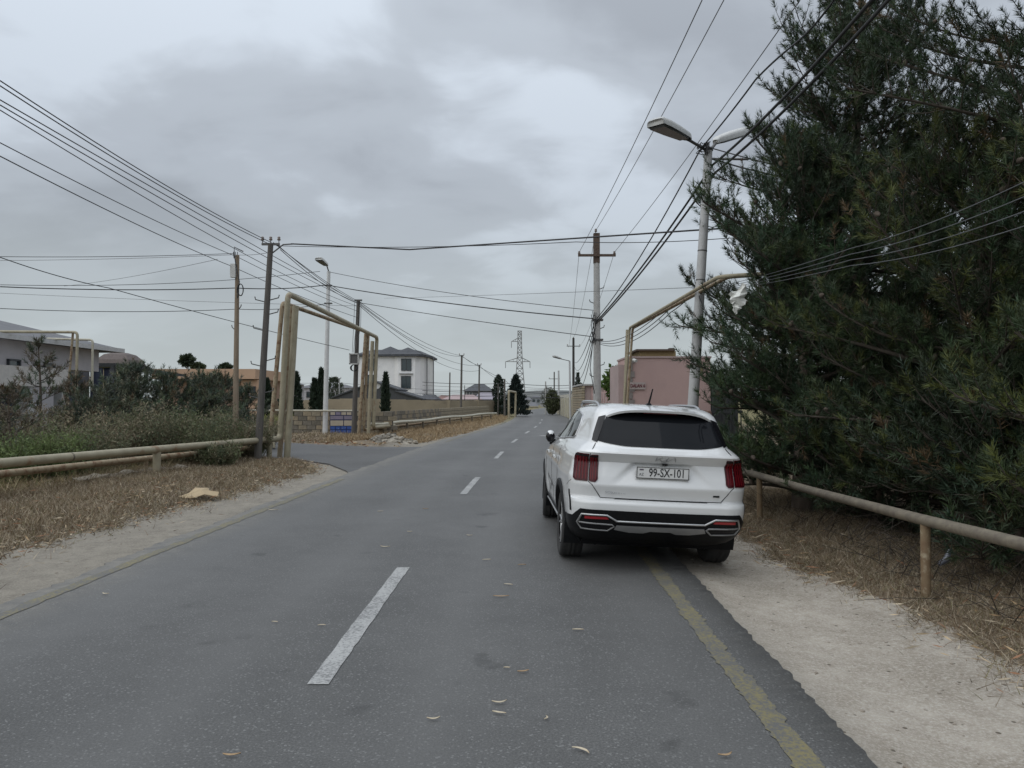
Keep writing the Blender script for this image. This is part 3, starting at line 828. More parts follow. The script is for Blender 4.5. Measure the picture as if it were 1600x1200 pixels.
for u_b, u_t, v_t, Y, r, arms, lab in (
    (720, 721.5, 555, 70, 0.11, [(555.5, 0.45)], 'tall dark pole in the dry grass strip before the tan wall'),
    (748, 749, 570, 80, 0.10, [(570.5, 0.4)], 'slim dark pole right of the dark hip-roofed house'),
    (702, 703, 582, 84, 0.09, [], 'short dark pole in front of the pink metal roofs'),
    (788.5, 788.5, 592, 78, 0.11, [], 'grey pole beside the far pipe portal'),
    (778, 778.5, 600, 76, 0.06, [], 'thin leaning stick pole left of the far pipe portal'),
    (726, 726, 602, 88, 0.05, [], 'very thin mast in front of the tan wall'),
    (530, 530.5, 591, 95, 0.09, [(591.5, 0.4)], 'small grey pole with crossbar behind the plastered wall, right of the white post')):
    simple_pole('utility_pole', lab, u_b, u_t, v_t, Y, r, M_WOOD if u_b != 530 else M_CONC, arm=arms)

# far steel lattice pylon
Y = 260.0
t = empty('pylon', (PX(812, 640, Y).x, Y, -1), label='grey steel lattice pylon standing far behind the road', cat='pylon')
zt_ = PX(812, 517, Y).z + 1; 
M_LAT = mat('pylon_steel', (0.24, 0.245, 0.25), (0.28, 0.28, 0.285), rough=0.6)
m = MB()
levels = 15
def hw(z): return 0.62 + 1.9 * (1 - z / zt_) ** 2.0
zs_ = [zt_ * (1 - (1 - k / levels) ** 1.15) for k in range(levels + 1)]
for k in range(levels):
    z0, z1 = zs_[k], zs_[k + 1]; a0, a1 = hw(z0), hw(z1)
    c0 = [Vector((sx * a0, sy * a0, z0)) for sx, sy in ((-1, -1), (1, -1), (1, 1), (-1, 1))]
    c1 = [Vector((sx * a1, sy * a1, z1)) for sx, sy in ((-1, -1), (1, -1), (1, 1), (-1, 1))]
    for q in range(4):
        m.tube([c0[q], c1[q]], 0.13, 4, False, False)
        m.tube([c0[q], c1[(q + 1) % 4]], 0.07, 4, False, False)
        m.tube([c0[(q + 1) % 4], c1[q]], 0.07, 4, False, False)
        m.tube([c1[q], c1[(q + 1) % 4]], 0.07, 4, False, False)
m.build('lattice_tower', M_LAT, t)
def latt_arm(z, x1, up, nm='lattice_arm'):
    s = 1 if x1 > 0 else -1; a = hw(z)
    m = MB()
    for sy in (-1, 1):
        m.tube([(s * a, sy * a, z), (x1, 0, z)], 0.09, 4, False, False); m.tube([(s * a, sy * a, z + up), (x1, 0, z)], 0.09, 4, False, False)
        for f in (0.33, 0.66): m.tube([(s * a + (x1 - s * a) * f, sy * a * (1 - f), z), (s * a + (x1 - s * a) * f, sy * a * (1 - f), z + up * (1 - f))], 0.06, 4, False, False)
    m.build(nm, M_LAT, t)
    m = MB(); m.tube([(x1, 0, z), (x1, 0, z - 2.2)], 0.13, 6); m.build('insulator', M_LAT, t)
def pz(v): return PX(812, v, Y).z + 1
latt_arm(pz(565), -4.8, 1.2); latt_arm(pz(565), 3.5, 1.2); latt_arm(pz(533.5), -2.8, 1.1)

# ------------------------------------------------------------------ wires
def sagline(a, b, sag, n=14):
    a, b = Vector(a), Vector(b)
    return [a.lerp(b, k / n) - Vector((0, 0, 4 * sag * (k / n) * (1 - k / n))) for k in range(n + 1)]
def wire(label, pts, r=0.009, m_=None, sag=0.0, group=None, name='overhead_wire'):
    p = []
    for i in range(len(pts) - 1):
        s = sagline(pts[i], pts[i + 1], sag if isinstance(sag, (int, float)) else sag[i])
        p += s if i == 0 else s[1:]
    o = MB().tube(p, r, 5, False).build(name, m_ or M_WIRE)
    return tag(o, label, 'cable', group)
G1 = 'overhead wires along the left side'
# along the left side: come from behind the viewer, pass the leaning pole and go on to the pole with the meter box
wire('topmost left wire, from the upper left edge to the leaning pole crossarm', [PX(0, 126, 11.0) * 1.0, PX(424, 379, 21.4)], 0.010, sag=0.12, group=G1)
wire('second left wire, just under the topmost, to the leaning pole crossarm', [PX(0, 134, 11.0), PX(420, 381, 21.4)], 0.010, sag=0.12, group=G1)
wire('third left wire, passing behind the leaning pole to the meter pole', [PX(0, 156, 11.4), PX(562, 474, 36.1)], 0.010, sag=0.05, group=G1)
wire('fourth left wire, upper of the close pair below the third', [PX(0, 164, 11.6), PX(560, 474, 36.1)], 0.010, sag=0.15, group=G1)
wire('fifth left wire, lower of the close pair below the third', [PX(0, 172, 11.6), PX(557, 478, 36.1)], 0.009, sag=0.28, group=G1)
wire('sixth left wire, meeting the top of the brown pole', [PX(0, 223, 13), PX(372, 402, 26), PX(558, 486, 36.1)], 0.010, sag=0.08, group=G1)
wire('seventh left wire, lowest of the bundle, passing below the brown pole top', [PX(0, 244, 13), PX(362, 416, 26), PX(558, 496, 36.1)], 0.011, sag=0.08, group=G1)
for k, (u0, v0, lab) in enumerate(((421, 379, 'upper wire from the leaning pole to the meter pole top'), (430, 385, 'middle wire from the leaning pole to the meter pole top'), (432, 390, 'lowest wire from the leaning pole to the meter pole top'))):
    wire(lab, [PX(u0 + 6, v0, 21.4), PX(560 + k, 471 + 2 * k, 36.1)], 0.011, sag=0.1 + .05 * k, group=G1)
for k, (v1, lab) in enumerate(((556, 'upper wire from the meter pole to the tall dark pole'), (557, 'second wire from the meter pole to the tall dark pole'), (563, 'third wire from the meter pole to the far poles'), (571, 'lowest wire from the meter pole to the far poles'))):
    wire(lab, [PX(561, 471 + 2 * k, 36.1), PX(722 + (26 if k > 1 else 0), v1 + (8 if k > 1 else 0), 70 + (10 if k > 1 else 0))], 0.014, sag=0.45 + 0.2 * k, group=G1)
wire('upper far wire from the tall dark pole to the slim pole', [PX(722, 556, 70), PX(749, 571, 80)], 0.016, sag=0.15, group=G1)
wire('lower far wire from the tall dark pole towards the cypress', [PX(722, 557, 70), PX(789, 594, 78), PX(812, 612, 95)], 0.016, sag=0.1, group=G1)
wire('far wire from the slim pole to the portal pole', [PX(749, 571, 80), PX(789, 598, 78)], 0.016, sag=0.2, group=G1)
# crossing lines on the left
G2 = 'level wires across the left sky'
wire('level wire from the left edge to the brown pole top', [PX(0, 401, 24), PX(366, 396, 26)], 0.010, sag=0.05, group=G2)
wire('thin level wire to the stay of the leaning pole', [PX(0, 407, 28), PX(366, 398, 26), PX(424, 394, 21.5)], 0.008, M_WIREG, sag=0.04, group=G2)
wire('thin wire slanting down from the left edge past the arch to the meter box', [PX(0, 402, 18), PX(170, 450, 22), PX(546, 547, 36)], 0.012, sag=0.06, group=G2)
wire('thin rising wire to the brown pole below its top', [PX(100, 447, 40), PX(340, 405, 26.2)], 0.009, M_WIREG, sag=0.1, group=G2)
wire('thick black cable from the left edge to the white lamp post', [PX(0, 448, 30), PX(368, 450, 34), PX(512, 445, 37)], 0.022, sag=0.1, group=G2)
wire('thin wire just above the thick black cable, to the white lamp neck', [PX(0, 445, 30), PX(500, 424, 37)], 0.012, sag=0.25, group=G2)
wire('wire below the thick black cable to the white lamp post bracket', [PX(0, 482, 30), PX(370, 483, 34), PX(512, 474, 37)], 0.014, sag=0.12, group=G2)
wire('faint lowest level wire behind the brown pole', [PX(0, 458, 60), PX(560, 478, 60)], 0.014, M_WIREG, sag=0.1, group=G2)
for k, (v0, v1, lab) in enumerate(((598, 608, 'faint far wire above the cypresses'), (607, 611, 'second faint far wire above the cypresses'), (613, 614, 'faint far wire just over the tan wall'))):
    wire(lab, [PX(190, v0 - 18, 88), PX(530, v0, 94.8), PX(860, v1, 92)], 0.022, M_WIREG, sag=0.5, group='faint far wires')
# crossing the road
G3 = 'cables crossing the road'
wire('thick black cable spanning the road from the leaning pole to behind the right lamp', [PX(455, 381, 21.5), PX(640, 390, 20.4), PX(1128, 357, 16.4), PX(1400, 352, 15)], 0.020, sag=0.0, group=G3)
wire('thin cable spanning the road just under the thick black one', [PX(432, 384, 21.5), PX(900, 378, 18.2), PX(1140, 372, 16.4), PX(1400, 372, 15)], 0.009, sag=(0.08, 0.05, 0), group=G3)
wire('thick cable from the white lamp post across to the concrete pole', [PX(514, 446, 37), PX(929, 498, 27)], 0.022, sag=0.12, group=G3)
wire('thin cable from the white lamp neck across to the concrete pole', [PX(515, 425, 37), PX(929, 485, 27)], 0.012, sag=0.15, group=G3)
wire('low thin cable from the meter pole across to the concrete pole', [PX(562, 473, 36.1), PX(933, 527, 27)], 0.014, sag=0.05, group=G3)
wire('faint thin wire from the white lamp to the right lamp post', [PX(600, 466, 40), PX(1090, 449, 15.1)], 0.006, M_WIREG, sag=0.02, group=G3)
for k, (va, vb, lab) in enumerate(((599, 602, 'upper far wire over the road'), (604, 606, 'second far wire over the road'), (612, 613, 'third far wire over the road'), (618, 621, 'lowest far wire over the road'))):
    wire(lab, [PX(660, va - 2, 80), PX(800, va, 80), PX(892, vb, 80)], 0.026 if k != 1 else 0.018, M_WIREG if k == 1 else None, sag=0.12, group='far wires over the road')
# along the right side
G4 = 'overhead lines along the right side'
wire('bare wire from the left insulator of the concrete pole to the top edge', [PX(888, 543, 74), PX(905, 394, 26.9), PX(1097, 0, 10.3)], 0.008, M_WIREG, sag=(0.6, 0.1), group=G4)
wire('bare wire from the top of the concrete pole to the top edge', [PX(896, 528, 74), PX(931, 360, 26.9), PX(1131, 0, 11.3)], 0.008, M_WIREG, sag=(0.6, 0.1), group=G4)
wire('bare wire from the right insulator of the concrete pole to the top edge', [PX(904, 543, 74), PX(960, 394, 26.9), PX(1250, 0, 10.2)], 0.008, M_WIREG, sag=(0.6, 0.1), group=G4)
wire('left one of two thick black cables passing under the right lamp', [PX(931, 503, 27), PX(1113, 258, 15), PX(1362, 0, 8.6), PX(1700, -350, 6.2)], 0.024, sag=(0.18, 0.1, 0), group=G4)
wire('right one of two thick black cables passing under the right lamp', [PX(931, 506, 27), PX(1117, 270, 15), PX(1388, 0, 8.4), PX(1700, -300, 6.2)], 0.024, sag=(0.16, 0.1, 0), group=G4)
wire('wavy black cable from the right lamp head joint up to the top edge', [PX(932, 498, 27), PX(1095, 232, 15), PX(1180, 125, 12), PX(1240, 70, 10.5), PX(1303, 0, 9.2)], 0.015, sag=(0.25, 0.03, -0.02, 0.04), group=G4)
wire('cable from the right lamp joint into the pine', [PX(1100, 228, 15), PX(1330, 285, 13.2)], 0.012, sag=0.03, group=G4)
wire('thicker cable from the right lamp side bracket into the pine', [PX(1112, 248, 15), PX(1300, 290, 13.2)], 0.016, sag=0.05, group=G4)
for k in range(4):
    lab = ('upper', 'second', 'third', 'lowest')[k] + ' of the four service wires from the right lamp across the pines'
    wire(lab, [PX(1095, 452 + k, 14.85), PX(1330, 388 + 9 * k, 8.6), PX(1620, 275 + 24 * k, 5.6)], 0.0042, mat('pale_service_wire', (0.1, 0.105, 0.11)), sag=0.05, group=G4)
for k in range(3):
    lab = ('upper', 'middle', 'lower')[k] + ' slack wire from the concrete pole bracket to the right gas pipe arch'
    wire(lab, [PX(936, 533 + 2 * k, 27), PX(1040 + 4 * k, 482 + 3 * k, 18), PX(1090, 452, 15)], 0.011, mat('pale_service_wire', (0.1, 0.105, 0.11)), sag=(0.25 + 0.05 * k, 0.03), group=G4)
for k in range(4):
    lab = ('leftmost', 'second', 'third', 'rightmost')[k] + ' slack cable from the concrete pole down to the far dark pole'
    wire(lab, [PX(929, 506 + 6 * k, 27), PX(897 + k, 566 + 8 * k, 74)], 0.016, sag=0.5 + 0.3 * k, group=G4)
wire('cable hanging down the concrete pole', [PX(928, 520, 26.8), PX(922, 575, 26.7), PX(929, 615, 26.7)], 0.014, group=G4)
wire('short loose cable from the right lamp post down into the pine', [PX(1092, 462, 14.9), PX(1112, 498, 14.2)], 0.012, sag=0.08, group=G4)
# ------------------------------------------------------------------ walls of limestone blocks
M_MORTAR = mat('dark_mortar', (0.085, 0.078, 0.066), (0.12, 0.11, 0.095), rough=0.95, scale=8.0)
M_BLOCK = [mat('limestone_%s' % n, c, tuple(x * 0.72 for x in c), rough=0.92, scale=5.0, bump=0.5, bscale=18.0, c3=tuple(x * 0.5 for x in c), c3scale=3.0, c3lo=0.6, c3hi=0.8)
           for n, c in (('buff', (0.31, 0.265, 0.19)), ('grey', (0.23, 0.205, 0.165)), ('tan', (0.33, 0.27, 0.185)), ('dark', (0.185, 0.165, 0.13)))]
M_PAINTB = [mat('blue_painted_block', (0.03, 0.075, 0.3), (0.05, 0.12, 0.36), rough=0.6, scale=9.0, c3=(0.45, 0.45, 0.45), c3scale=16.0, c3lo=0.62, c3hi=0.66),
            mat('lilac_painted_block', (0.26, 0.22, 0.3), (0.21, 0.19, 0.24), rough=0.7, scale=4.0),
            mat('cream_painted_block', (0.48, 0.42, 0.33), (0.42, 0.36, 0.27), rough=0.7, scale=4.0),
            mat('navy_grout', (0.012, 0.02, 0.08), (0.02, 0.03, 0.1), rough=0.6)]
rb = random.Random(11)
BLK = []
for k in range(4):            # a few shared, slightly uneven blocks
    m = MB(); bm_ = []
    L, D, Hh = 0.43, 0.2, 0.205
    vs = []
    for sz in (-1, 1):
        for sy in (-1, 1):
            for sx in (-1, 1):
                vs.append((sx * L / 2 * rb.uniform(0.955, 1.0), sy * D / 2 * rb.uniform(0.93, 1.0), sz * Hh / 2 * rb.uniform(0.94, 1.0)))
    m.add(vs, [(0, 2, 3, 1), (4, 5, 7, 6), (0, 1, 5, 4), (2, 6, 7, 3), (0, 4, 6, 2), (1, 3, 7, 5)])
    for mm_ in M_BLOCK:
        me = m.mesh('limestone_block'); me.materials.append(mm_); BLK.append(me)
def block_wall(root, a, b, courses, skip=None, stuff_after=1e9, heights=None):
    a, b = Vector((a[0], a[1], 0)), Vector((b[0], b[1], 0))
    L = (b - a).length; d = (b - a).normalized(); ang = math.atan2(d.y, d.x)
    pl, ph = 0.455, 0.225
    core = MB(); far = MB()
    n = int(L / pl)
    top = [courses] * n if heights is None else heights
    for i in range(n):
        c = a + d * (i + 0.5) * pl
        core.box(c - root.location + Vector((0, 0, (top[i] * ph) / 2 - 0.06)), (pl * 1.001, 0.15, top[i] * ph - 0.02 + 0.1), ang)
        for j in range(top[i]):
            o_ = 0.5 if j % 2 else 0.0
            p = a + d * ((i + 0.5 + o_ * 0.98) * pl) + Vector((0, 0, (j + 0.5) * ph))
            if skip and skip(i, j): continue
            if i * pl < stuff_after:
                o = link('block', rb.choice(BLK), None, root, p - root.location + Vector((rb.uniform(-.008, .008), rb.uniform(-.012, .012), 0)), (0, 0, ang + rb.uniform(-.02, .02)))
            else:
                far.box(p - root.location, (0.43, 0.2, 0.2), ang + rb.uniform(-.02, .02))
    core.build('mortar_core', M_MORTAR, root)
    if far.v:
        o = far.build('far_blocks', M_BLOCK[0], root); o['kind'] = 'stuff'
root = empty('block_wall', (-9, 38.2, 0), label='low grey limestone block wall facing the side road, behind the white lamp post', cat='wall')
nw = int(11.0 / 0.455)
hts = [2, 3, 3, 4, 3, 3, 2, 2, 3, 4] + [5] * 60
PA, PB_ = (-16.3, 38.9), (-5.6, 37.9)
pu0, pu1 = 15, 17            # painted bay between these columns (beside the meter pole)
def ucol(u): return ((u - 800) / 1200 * 38.3 + 16.3) / 0.455
i0, i1 = int(round(ucol(521))), int(round(ucol(555)))
block_wall(root, PA, PB_, 5, skip=lambda i, j: i0 <= i < i1 and True, heights=([3, 3, 4, 4, 3, 3, 4, 3, 2, 2, 3, 4, 5][:13] + [5] * 60)[:int(math.hypot(10.7, 1.0) / 0.455)])
# painted bay: small tiles, lilac, cream and blue rows on navy joints
xa = PA[0] + i0 * 0.455 + 0.02; xb = PA[0] + i1 * 0.455
yb = 38.9 - (xa - PA[0]) / 10.7 - 0.16
bay = MB(); bay.box(((xa + xb) / 2 - root.location.x, yb + 0.05 - root.location.y, 0.56), (xb - xa, 0.16, 1.12)); bay.build('painted_backing', M_PAINTB[3], root)
wB = xb - xa
rows_ = [(0.06, 0.36, 5, 0), (0.42, 0.28, 2, 2), (0.73, 0.2, 2, 1), (0.95, 0.16, 5, 2)]
for z0, h_, n_, mi in rows_:
    for k in range(n_):
        w_ = wB / n_
        rr = [(z0, h_)] if mi else [(z0, h_ / 2 - 0.01), (z0 + h_ / 2, h_ / 2 - 0.01)]
        for zz, hh in rr:
            m = MB(); m.box((xa + (k + 0.5) * w_ - root.location.x, yb - 0.035 - root.location.y, zz + hh / 2), (w_ - 0.04, 0.03, hh - 0.02)); m.build('painted_tile', M_PAINTB[mi if not (mi == 2 and k % 3 == 1 and n_ == 5) else 1], root)
root = empty('block_wall', (-5.6, 38, 0), label='long limestone block wall along the main road behind the pale pipe', cat='wall')
block_wall(root, (-6.55, 38.35), (-2.35, 75.5), 5, stuff_after=14.0)

# tan plastered wall behind
M_PLAST = mat('tan_plaster', (0.33, 0.275, 0.195), (0.27, 0.225, 0.16), rough=0.95, scale=0.5, c3=(0.2, 0.165, 0.12), c3scale=1.2, c3lo=0.6, c3hi=0.8)
t = empty('plastered_wall', (-14, 62, 0), label='long tan plastered boundary wall behind the block wall and cypresses', cat='wall')
m = MB()
pts = [PX(400, 625, 70), PX(560, 625, 66), PX(700, 625, 72), PX(745, 625, 79), PX(789, 625, 84)]
tops = [1.55, 1.85, 1.62, 1.65, 1.60]
for k in range(len(pts) - 1):
    a, b = pts[k], pts[k + 1]; d = (b - a); ang = math.atan2(d.y, d.x)
    nseg = 6
    for q in range(nseg):
        c = a.lerp(b, (q + 0.5) / nseg); h_ = tops[k] + (tops[k + 1] - tops[k]) * (q + 0.5) / nseg
        m.box(loc((c.x, c.y, h_ / 2 - 0.2), t), (d.length / nseg, 0.25, h_ + 0.4), ang)
m.build('wall', M_PLAST, t)
for k in range(len(pts)):
    p = pts[k]; m = MB(); m.box(loc((p.x, p.y, tops[k] / 2), t), (0.4, 0.42, tops[k] + 0.12)); m.build('pier', M_PLAST, t)

# far pipe portal and gate by the end of the wall
t = empty('pipe_portal', (PX(800, 625, 70).x, 70, 0), label='small far pipe portal beside the dark pine on the left road edge', cat='pipe')
MB().tube([loc(p, t) for p in elbow([PX(795, 655, 70), PX(795, 611, 70), PX(806, 613, 76), PX(805, 652, 76)], 0.2)], 0.1, 8).build('pipe', M_PIPE, t)

# ------------------------------------------------------------------ buildings
M_GREYW = mat('grey_lilac_render', (0.46, 0.44, 0.455), (0.4, 0.385, 0.4), rough=0.9, scale=1.2)
M_ROOFG = mat('grey_metal_roof', (0.105, 0.105, 0.115), (0.135, 0.135, 0.14), rough=0.7, scale=2.0)
M_TRIMW = mat('pale_trim', (0.5, 0.5, 0.5), (0.43, 0.43, 0.43), rough=0.7)
M_NAVY = mat('navy_shutter', (0.022, 0.03, 0.06), (0.03, 0.04, 0.075), rough=0.6)
M_BLACKM = mat('black_metal', (0.025, 0.028, 0.03), (0.035, 0.038, 0.04), rough=0.6)
M_GLASS = mat('window_glass', (0.03, 0.045, 0.05), (0.045, 0.06, 0.065), rough=0.08, spec=0.8, scale=0.7)
M_FRAME = mat('dark_window_frame', (0.05, 0.055, 0.06), rough=0.6)
def gable_box(m, x0, x1, y0, y1, z0, z1): m.box(((x0 + x1) / 2, (y0 + y1) / 2, (z0 + z1) / 2), (x1 - x0, y1 - y0, z1 - z0))
def window(parent, c, w_, h_, axis='y', rows=1, cols=2, dep=0.12, frame=M_FRAME):
    """a window with frame and panes; axis: the direction the wall faces (-y or +x)"""
    c = Vector(c)
    rz = 0.0 if axis == 'y' else math.pi / 2
    Rm = Matrix.Rotation(rz, 3, 'Z')
    m = MB()
    f = 0.07
    for a, b_, ww, hh in ((0, h_ / 2, w_ + f, f), (0, -h_ / 2, w_ + f, f), (-w_ / 2, 0, f, h_), (w_ / 2, 0, f, h_)):
        m.box(c + Rm @ Vector((a, -0.03, b_)), (ww, dep, hh), rz)
    for k in range(1, cols): m.box(c + Rm @ Vector((-w_ / 2 + w_ * k / cols, -0.02, 0)), (0.06, dep * 0.8, h_), rz)
    for k in range(1, rows): m.box(c + Rm @ Vector((0, -0.022, -h_ / 2 + h_ * k / rows)), (w_, dep * 0.7, 0.06), rz)
    fr = m.build('window', frame, parent)
    for k in range(cols):
        for q in range(rows):
            m = MB(); m.box(c + Rm @ Vector((-w_ / 2 + w_ * (k + 0.5) / cols, 0.0, -h_ / 2 + h_ * (q + 0.5) / rows)), (w_ / cols - 0.03, 0.03, h_ / rows - 0.03), rz)
            m.build('pane', M_GLASS, fr)
    return fr
# grey house on the left (long side faces the road, receding)
xg = -20.3
t = empty('grey_house', (xg, 34, 0), label='grey lilac one-storey house with grey hipped metal roof behind the left bushes', cat='house')
y0, y1, hw_ = 20.0, 38.2, 4.15
m = MB(); gable_box(m, -12, 0, y0 - 34, 35.2 - 34, -0.2, hw_); m.build('wall', M_GREYW, t)
m = MB(); m.box((-3.0, 36.5 - 34, 3.62), (5.9, 2.6, 1.05)); m.build('upper_wall', M_GREYW, t)
ov = 0.65
e = [(-12 - ov, y0 - 34 - ov), (ov, y0 - 34 - ov), (ov, y1 - 34 + ov), (-12 - ov, y1 - 34 + ov)]
rdg = [(-6, y0 - 34 + 5.5, hw_ + 2.1), (-6, y1 - 34 - 7.5, hw_ + 2.1)]
m = MB(); m.add([(x, y, hw_ + 0.1) for x, y in e] + rdg + [(x, y, hw_ - 0.02) for x, y in e], [(0, 1, 4), (1, 2, 5, 4), (2, 3, 5), (3, 0, 4, 5), (9, 8, 7, 6)]); rf = m.build('roof', M_ROOFG, t)
m = MB()
for (a, b_) in ((0, 1), (1, 2), (2, 3), (3, 0)):
    pa, pb_ = Vector((*e[a], hw_ + 0.04)), Vector((*e[b_], hw_ + 0.04)); d = pb_ - pa
    m.box((pa + pb_) / 2, (d.length + 0.05, 0.06, 0.2), math.atan2(d.y, d.x))
m.build('fascia', M_TRIMW, rf)
# narrow high windows and navy shutters
for yy_, zz_, w_, h_ in ((31.2, 3.15, 0.7, 0.35), (33.6, 3.0, 0.65, 0.55)):
    window(t, (0.02, yy_ - 34, zz_), w_, h_, 'x', 1, 1)
m = MB(); m.box((0.06, 34.85 - 34, 1.5), (0.14, 0.75, 3.0)); m.build('navy_shutter', M_NAVY, t)
# porch at the left with pillars
pr = MB(); pr.box((0.9, 29.3 - 34, 2.6), (1.9, 5.4, 0.75)); pr.build('porch_beam', mat('porch_render', (0.56, 0.53, 0.49), (0.48, 0.455, 0.43), rough=0.9), t)
for yq in (26.9, 29.6, 31.8):
    m = MB(); m.box((1.6, yq - 34, 1.1), (0.35, 0.35, 2.3)); m.build('porch_pillar', M_TRIMW, t)
m = MB(); m.box((0.05, 28.6 - 34, 1.2), (0.1, 1.9, 2.4)); m.build('navy_shutter', M_NAVY, t)
m = MB(); m.box((0.06, 30.8 - 34, 1.25), (0.1, 1.0, 2.3)); m.build('navy_shutter', M_NAVY, t)
# dark carport / gate block beyond the house
Yc = 41.0
t = empty('carport', (PX(130, 625, Yc).x, Yc, 0), label='dark carport with navy panels and flat black roof right of the grey house', cat='carport')
a, b = PX(93, 571, Yc), PX(190, 571, Yc)
m = MB(); m.box(loc(((a.x + b.x) / 2, Yc + 1.2, a.z), t), (b.x - a.x, 3.6, 0.2)); m.build('roof', M_BLACKM, t)
for k in range(9):
    u = 100 + k * 10.5
    p = PX(u, 625, Yc); m = MB(); m.box(loc((p.x, Yc - 0.5 + (0.1 if k % 2 else 0), a.z / 2 - 0.1), t), (0.335, 0.06, a.z - 0.1)); m.build('panel', M_NAVY if k in (0, 5, 6, 7) else mat('slate_panel', (0.085, 0.088, 0.1), (0.105, 0.108, 0.12), rough=0.6), t)
a2, b2 = PX(188, 572, Yc), PX(266, 583, Yc + 6)
m = MB(); m.hexa([loc(p, t) for p in ((a2.x, a2.y - 1, a2.z - .15), (b2.x, b2.y - 2, b2.z - .15), (b2.x, b2.y + 2, b2.z - .15), (a2.x, a2.y + 3, a2.z - .15), (a2.x, a2.y - 1, a2.z), (b2.x, b2.y - 2, b2.z), (b2.x, b2.y + 2, b2.z), (a2.x, a2.y + 3, a2.z))]); m.build('lean_to_roof', M_BLACKM, t)
for p in (a2, b2): m = MB(); m.tube([loc((p.x, p.y - 0.5, -0.1), t), loc((p.x, p.y - 0.5, p.z - 0.1), t)], 0.06, 8); m.build('post', M_BLACKM, t)
# brown hipped roof behind the carport
t = empty('brown_roof_house', (PX(170, 625, 62).x, 62, 0), label='house with brown domed hip roof peeping over the carport', cat='house')
m = MB(); c = PX(168, 570, 62); hw2 = 2.5
m.box(loc((c.x, 64, c.z / 2), t), (2.2, 2.2, c.z)); m.build('wall', M_PLAST, t)
m = MB(); z0 = c.z; z1 = PX(168, 549, 62).z
sec = [(1.5, 1.5, z0), (1.3, 1.3, z0 + (z1 - z0) * 0.45), (0.9, 0.9, z0 + (z1 - z0) * 0.85), (0.45, 0.45, z1)]
vs = [loc((c.x + sx * a, 64 + sy * b_, z), t) for a, b_, z in sec for sx, sy in ((-1, -1), (1, -1), (1, 1), (-1, 1))]
m.add(vs, [(i * 4 + k, i * 4 + (k + 1) % 4, i * 4 + 4 + (k + 1) % 4, i * 4 + 4 + k) for i in range(3) for k in range(4)] + [(12, 13, 14, 15)]); m.build('roof', mat('brown_shingle', (0.1, 0.08, 0.075), (0.13, 0.105, 0.095), rough=0.8), t)
# pipe frame in front of the grey house
t = empty('gas_pipe', (PX(122, 625, 30).x, 30, 0), label='thin pipe portal in front of the grey house, upper and rustier', cat='pipe')
MB().tube([loc(p, t) for p in elbow([PX(-30, 518, 30), PX(121, 519, 30), PX(118, 680, 30)], 0.15)], 0.055, 8).build('pipe', M_PIPE, t)
MB().tube([loc(PX(114, 520, 30.2), t), loc(PX(103, 650, 30.2), t)], 0.045, 8).build('support_post', M_PIPERUST, t)
t = empty('gas_pipe', (PX(145, 625, 33).x, 33, 0), label='slimmer pale pipe portal in front of the grey house, lower', cat='pipe')
MB().tube([loc(p, t) for p in elbow([PX(-30, 527, 33), PX(145, 531, 33), PX(144, 610, 33)], 0.15)], 0.05, 8).build('pipe', M_PIPEPALE, t)

# salmon flat-roofed building
M_SALM = mat('salmon_render', (0.5, 0.33, 0.225), (0.43, 0.285, 0.195), rough=0.9, scale=0.6)
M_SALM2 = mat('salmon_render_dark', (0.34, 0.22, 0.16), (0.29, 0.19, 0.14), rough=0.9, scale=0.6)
Y = 66.0
t = empty('salmon_building', (PX(330, 625, Y).x, Y, 0), label='salmon flat-roofed building with parapet beyond the young pines', cat='building')
a, b = PX(246, 574, Y), PX(405, 581, Y)
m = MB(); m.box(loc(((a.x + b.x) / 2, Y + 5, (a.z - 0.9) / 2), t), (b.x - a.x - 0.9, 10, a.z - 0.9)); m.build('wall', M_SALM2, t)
m = MB(); m.box(loc(((a.x + b.x) / 2, Y + 4.6, a.z - 0.6), t), (b.x - a.x, 11.2, 0.85)); m.build('parapet', M_SALM, t)
c = PX(396, 590, Y); m = MB(); m.box(loc((c.x, Y - 0.3, (a.z - 1.1) / 2), t), (1.7, 0.5, a.z - 1.1)); m.build('corner_block', M_SALM, t)
for u in (396, 401): c = PX(u, 609, Y); window(t, loc((c.x, Y - 0.58, c.z), t), 0.14, 0.5, 'y', 1, 1)
# grey house beyond, small
for (u0, u1, vt, vr, Y, wm, lab) in ((412, 455, 600, 594, 98, M_GREYW, 'small grey house behind the cypresses left of the pipe arch'),
                                   (466, 545, 606, 600, 112, M_GREYW, 'low grey house behind the cypresses right of the pipe arch')):
    t = empty('small_house', (PX((u0 + u1) / 2, 625, Y).x, Y, 0), label=lab, cat='house')
    a, b = PX(u0, vt, Y), PX(u1, vt, Y); zr = PX(u0, vr, Y).z
    m = MB(); m.box(loc(((a.x + b.x) / 2, Y + 3, a.z / 2), t), (b.x - a.x, 6, a.z)); m.build('wall', wm, t)
    m = MB(); xa_, xb_ = a.x - t.location.x - 0.3, b.x - t.location.x + 0.3
    m.add([(xa_, -0.3, a.z), (xb_, -0.3, a.z), (xb_, 6.3, a.z), (xa_, 6.3, a.z), (xa_ + 1.5, 3, zr), (xb_ - 1.5, 3, zr)], [(0, 1, 5, 4), (1, 2, 5), (2, 3, 4, 5), (3, 0, 4), (3, 2, 1, 0)]); m.build('roof', M_ROOFG, t)
    for q in (0.25, 0.6): window(t, (xa_ + (xb_ - xa_) * q, -0.02, a.z * 0.72), 0.9, 0.8, 'y', 1, 2)

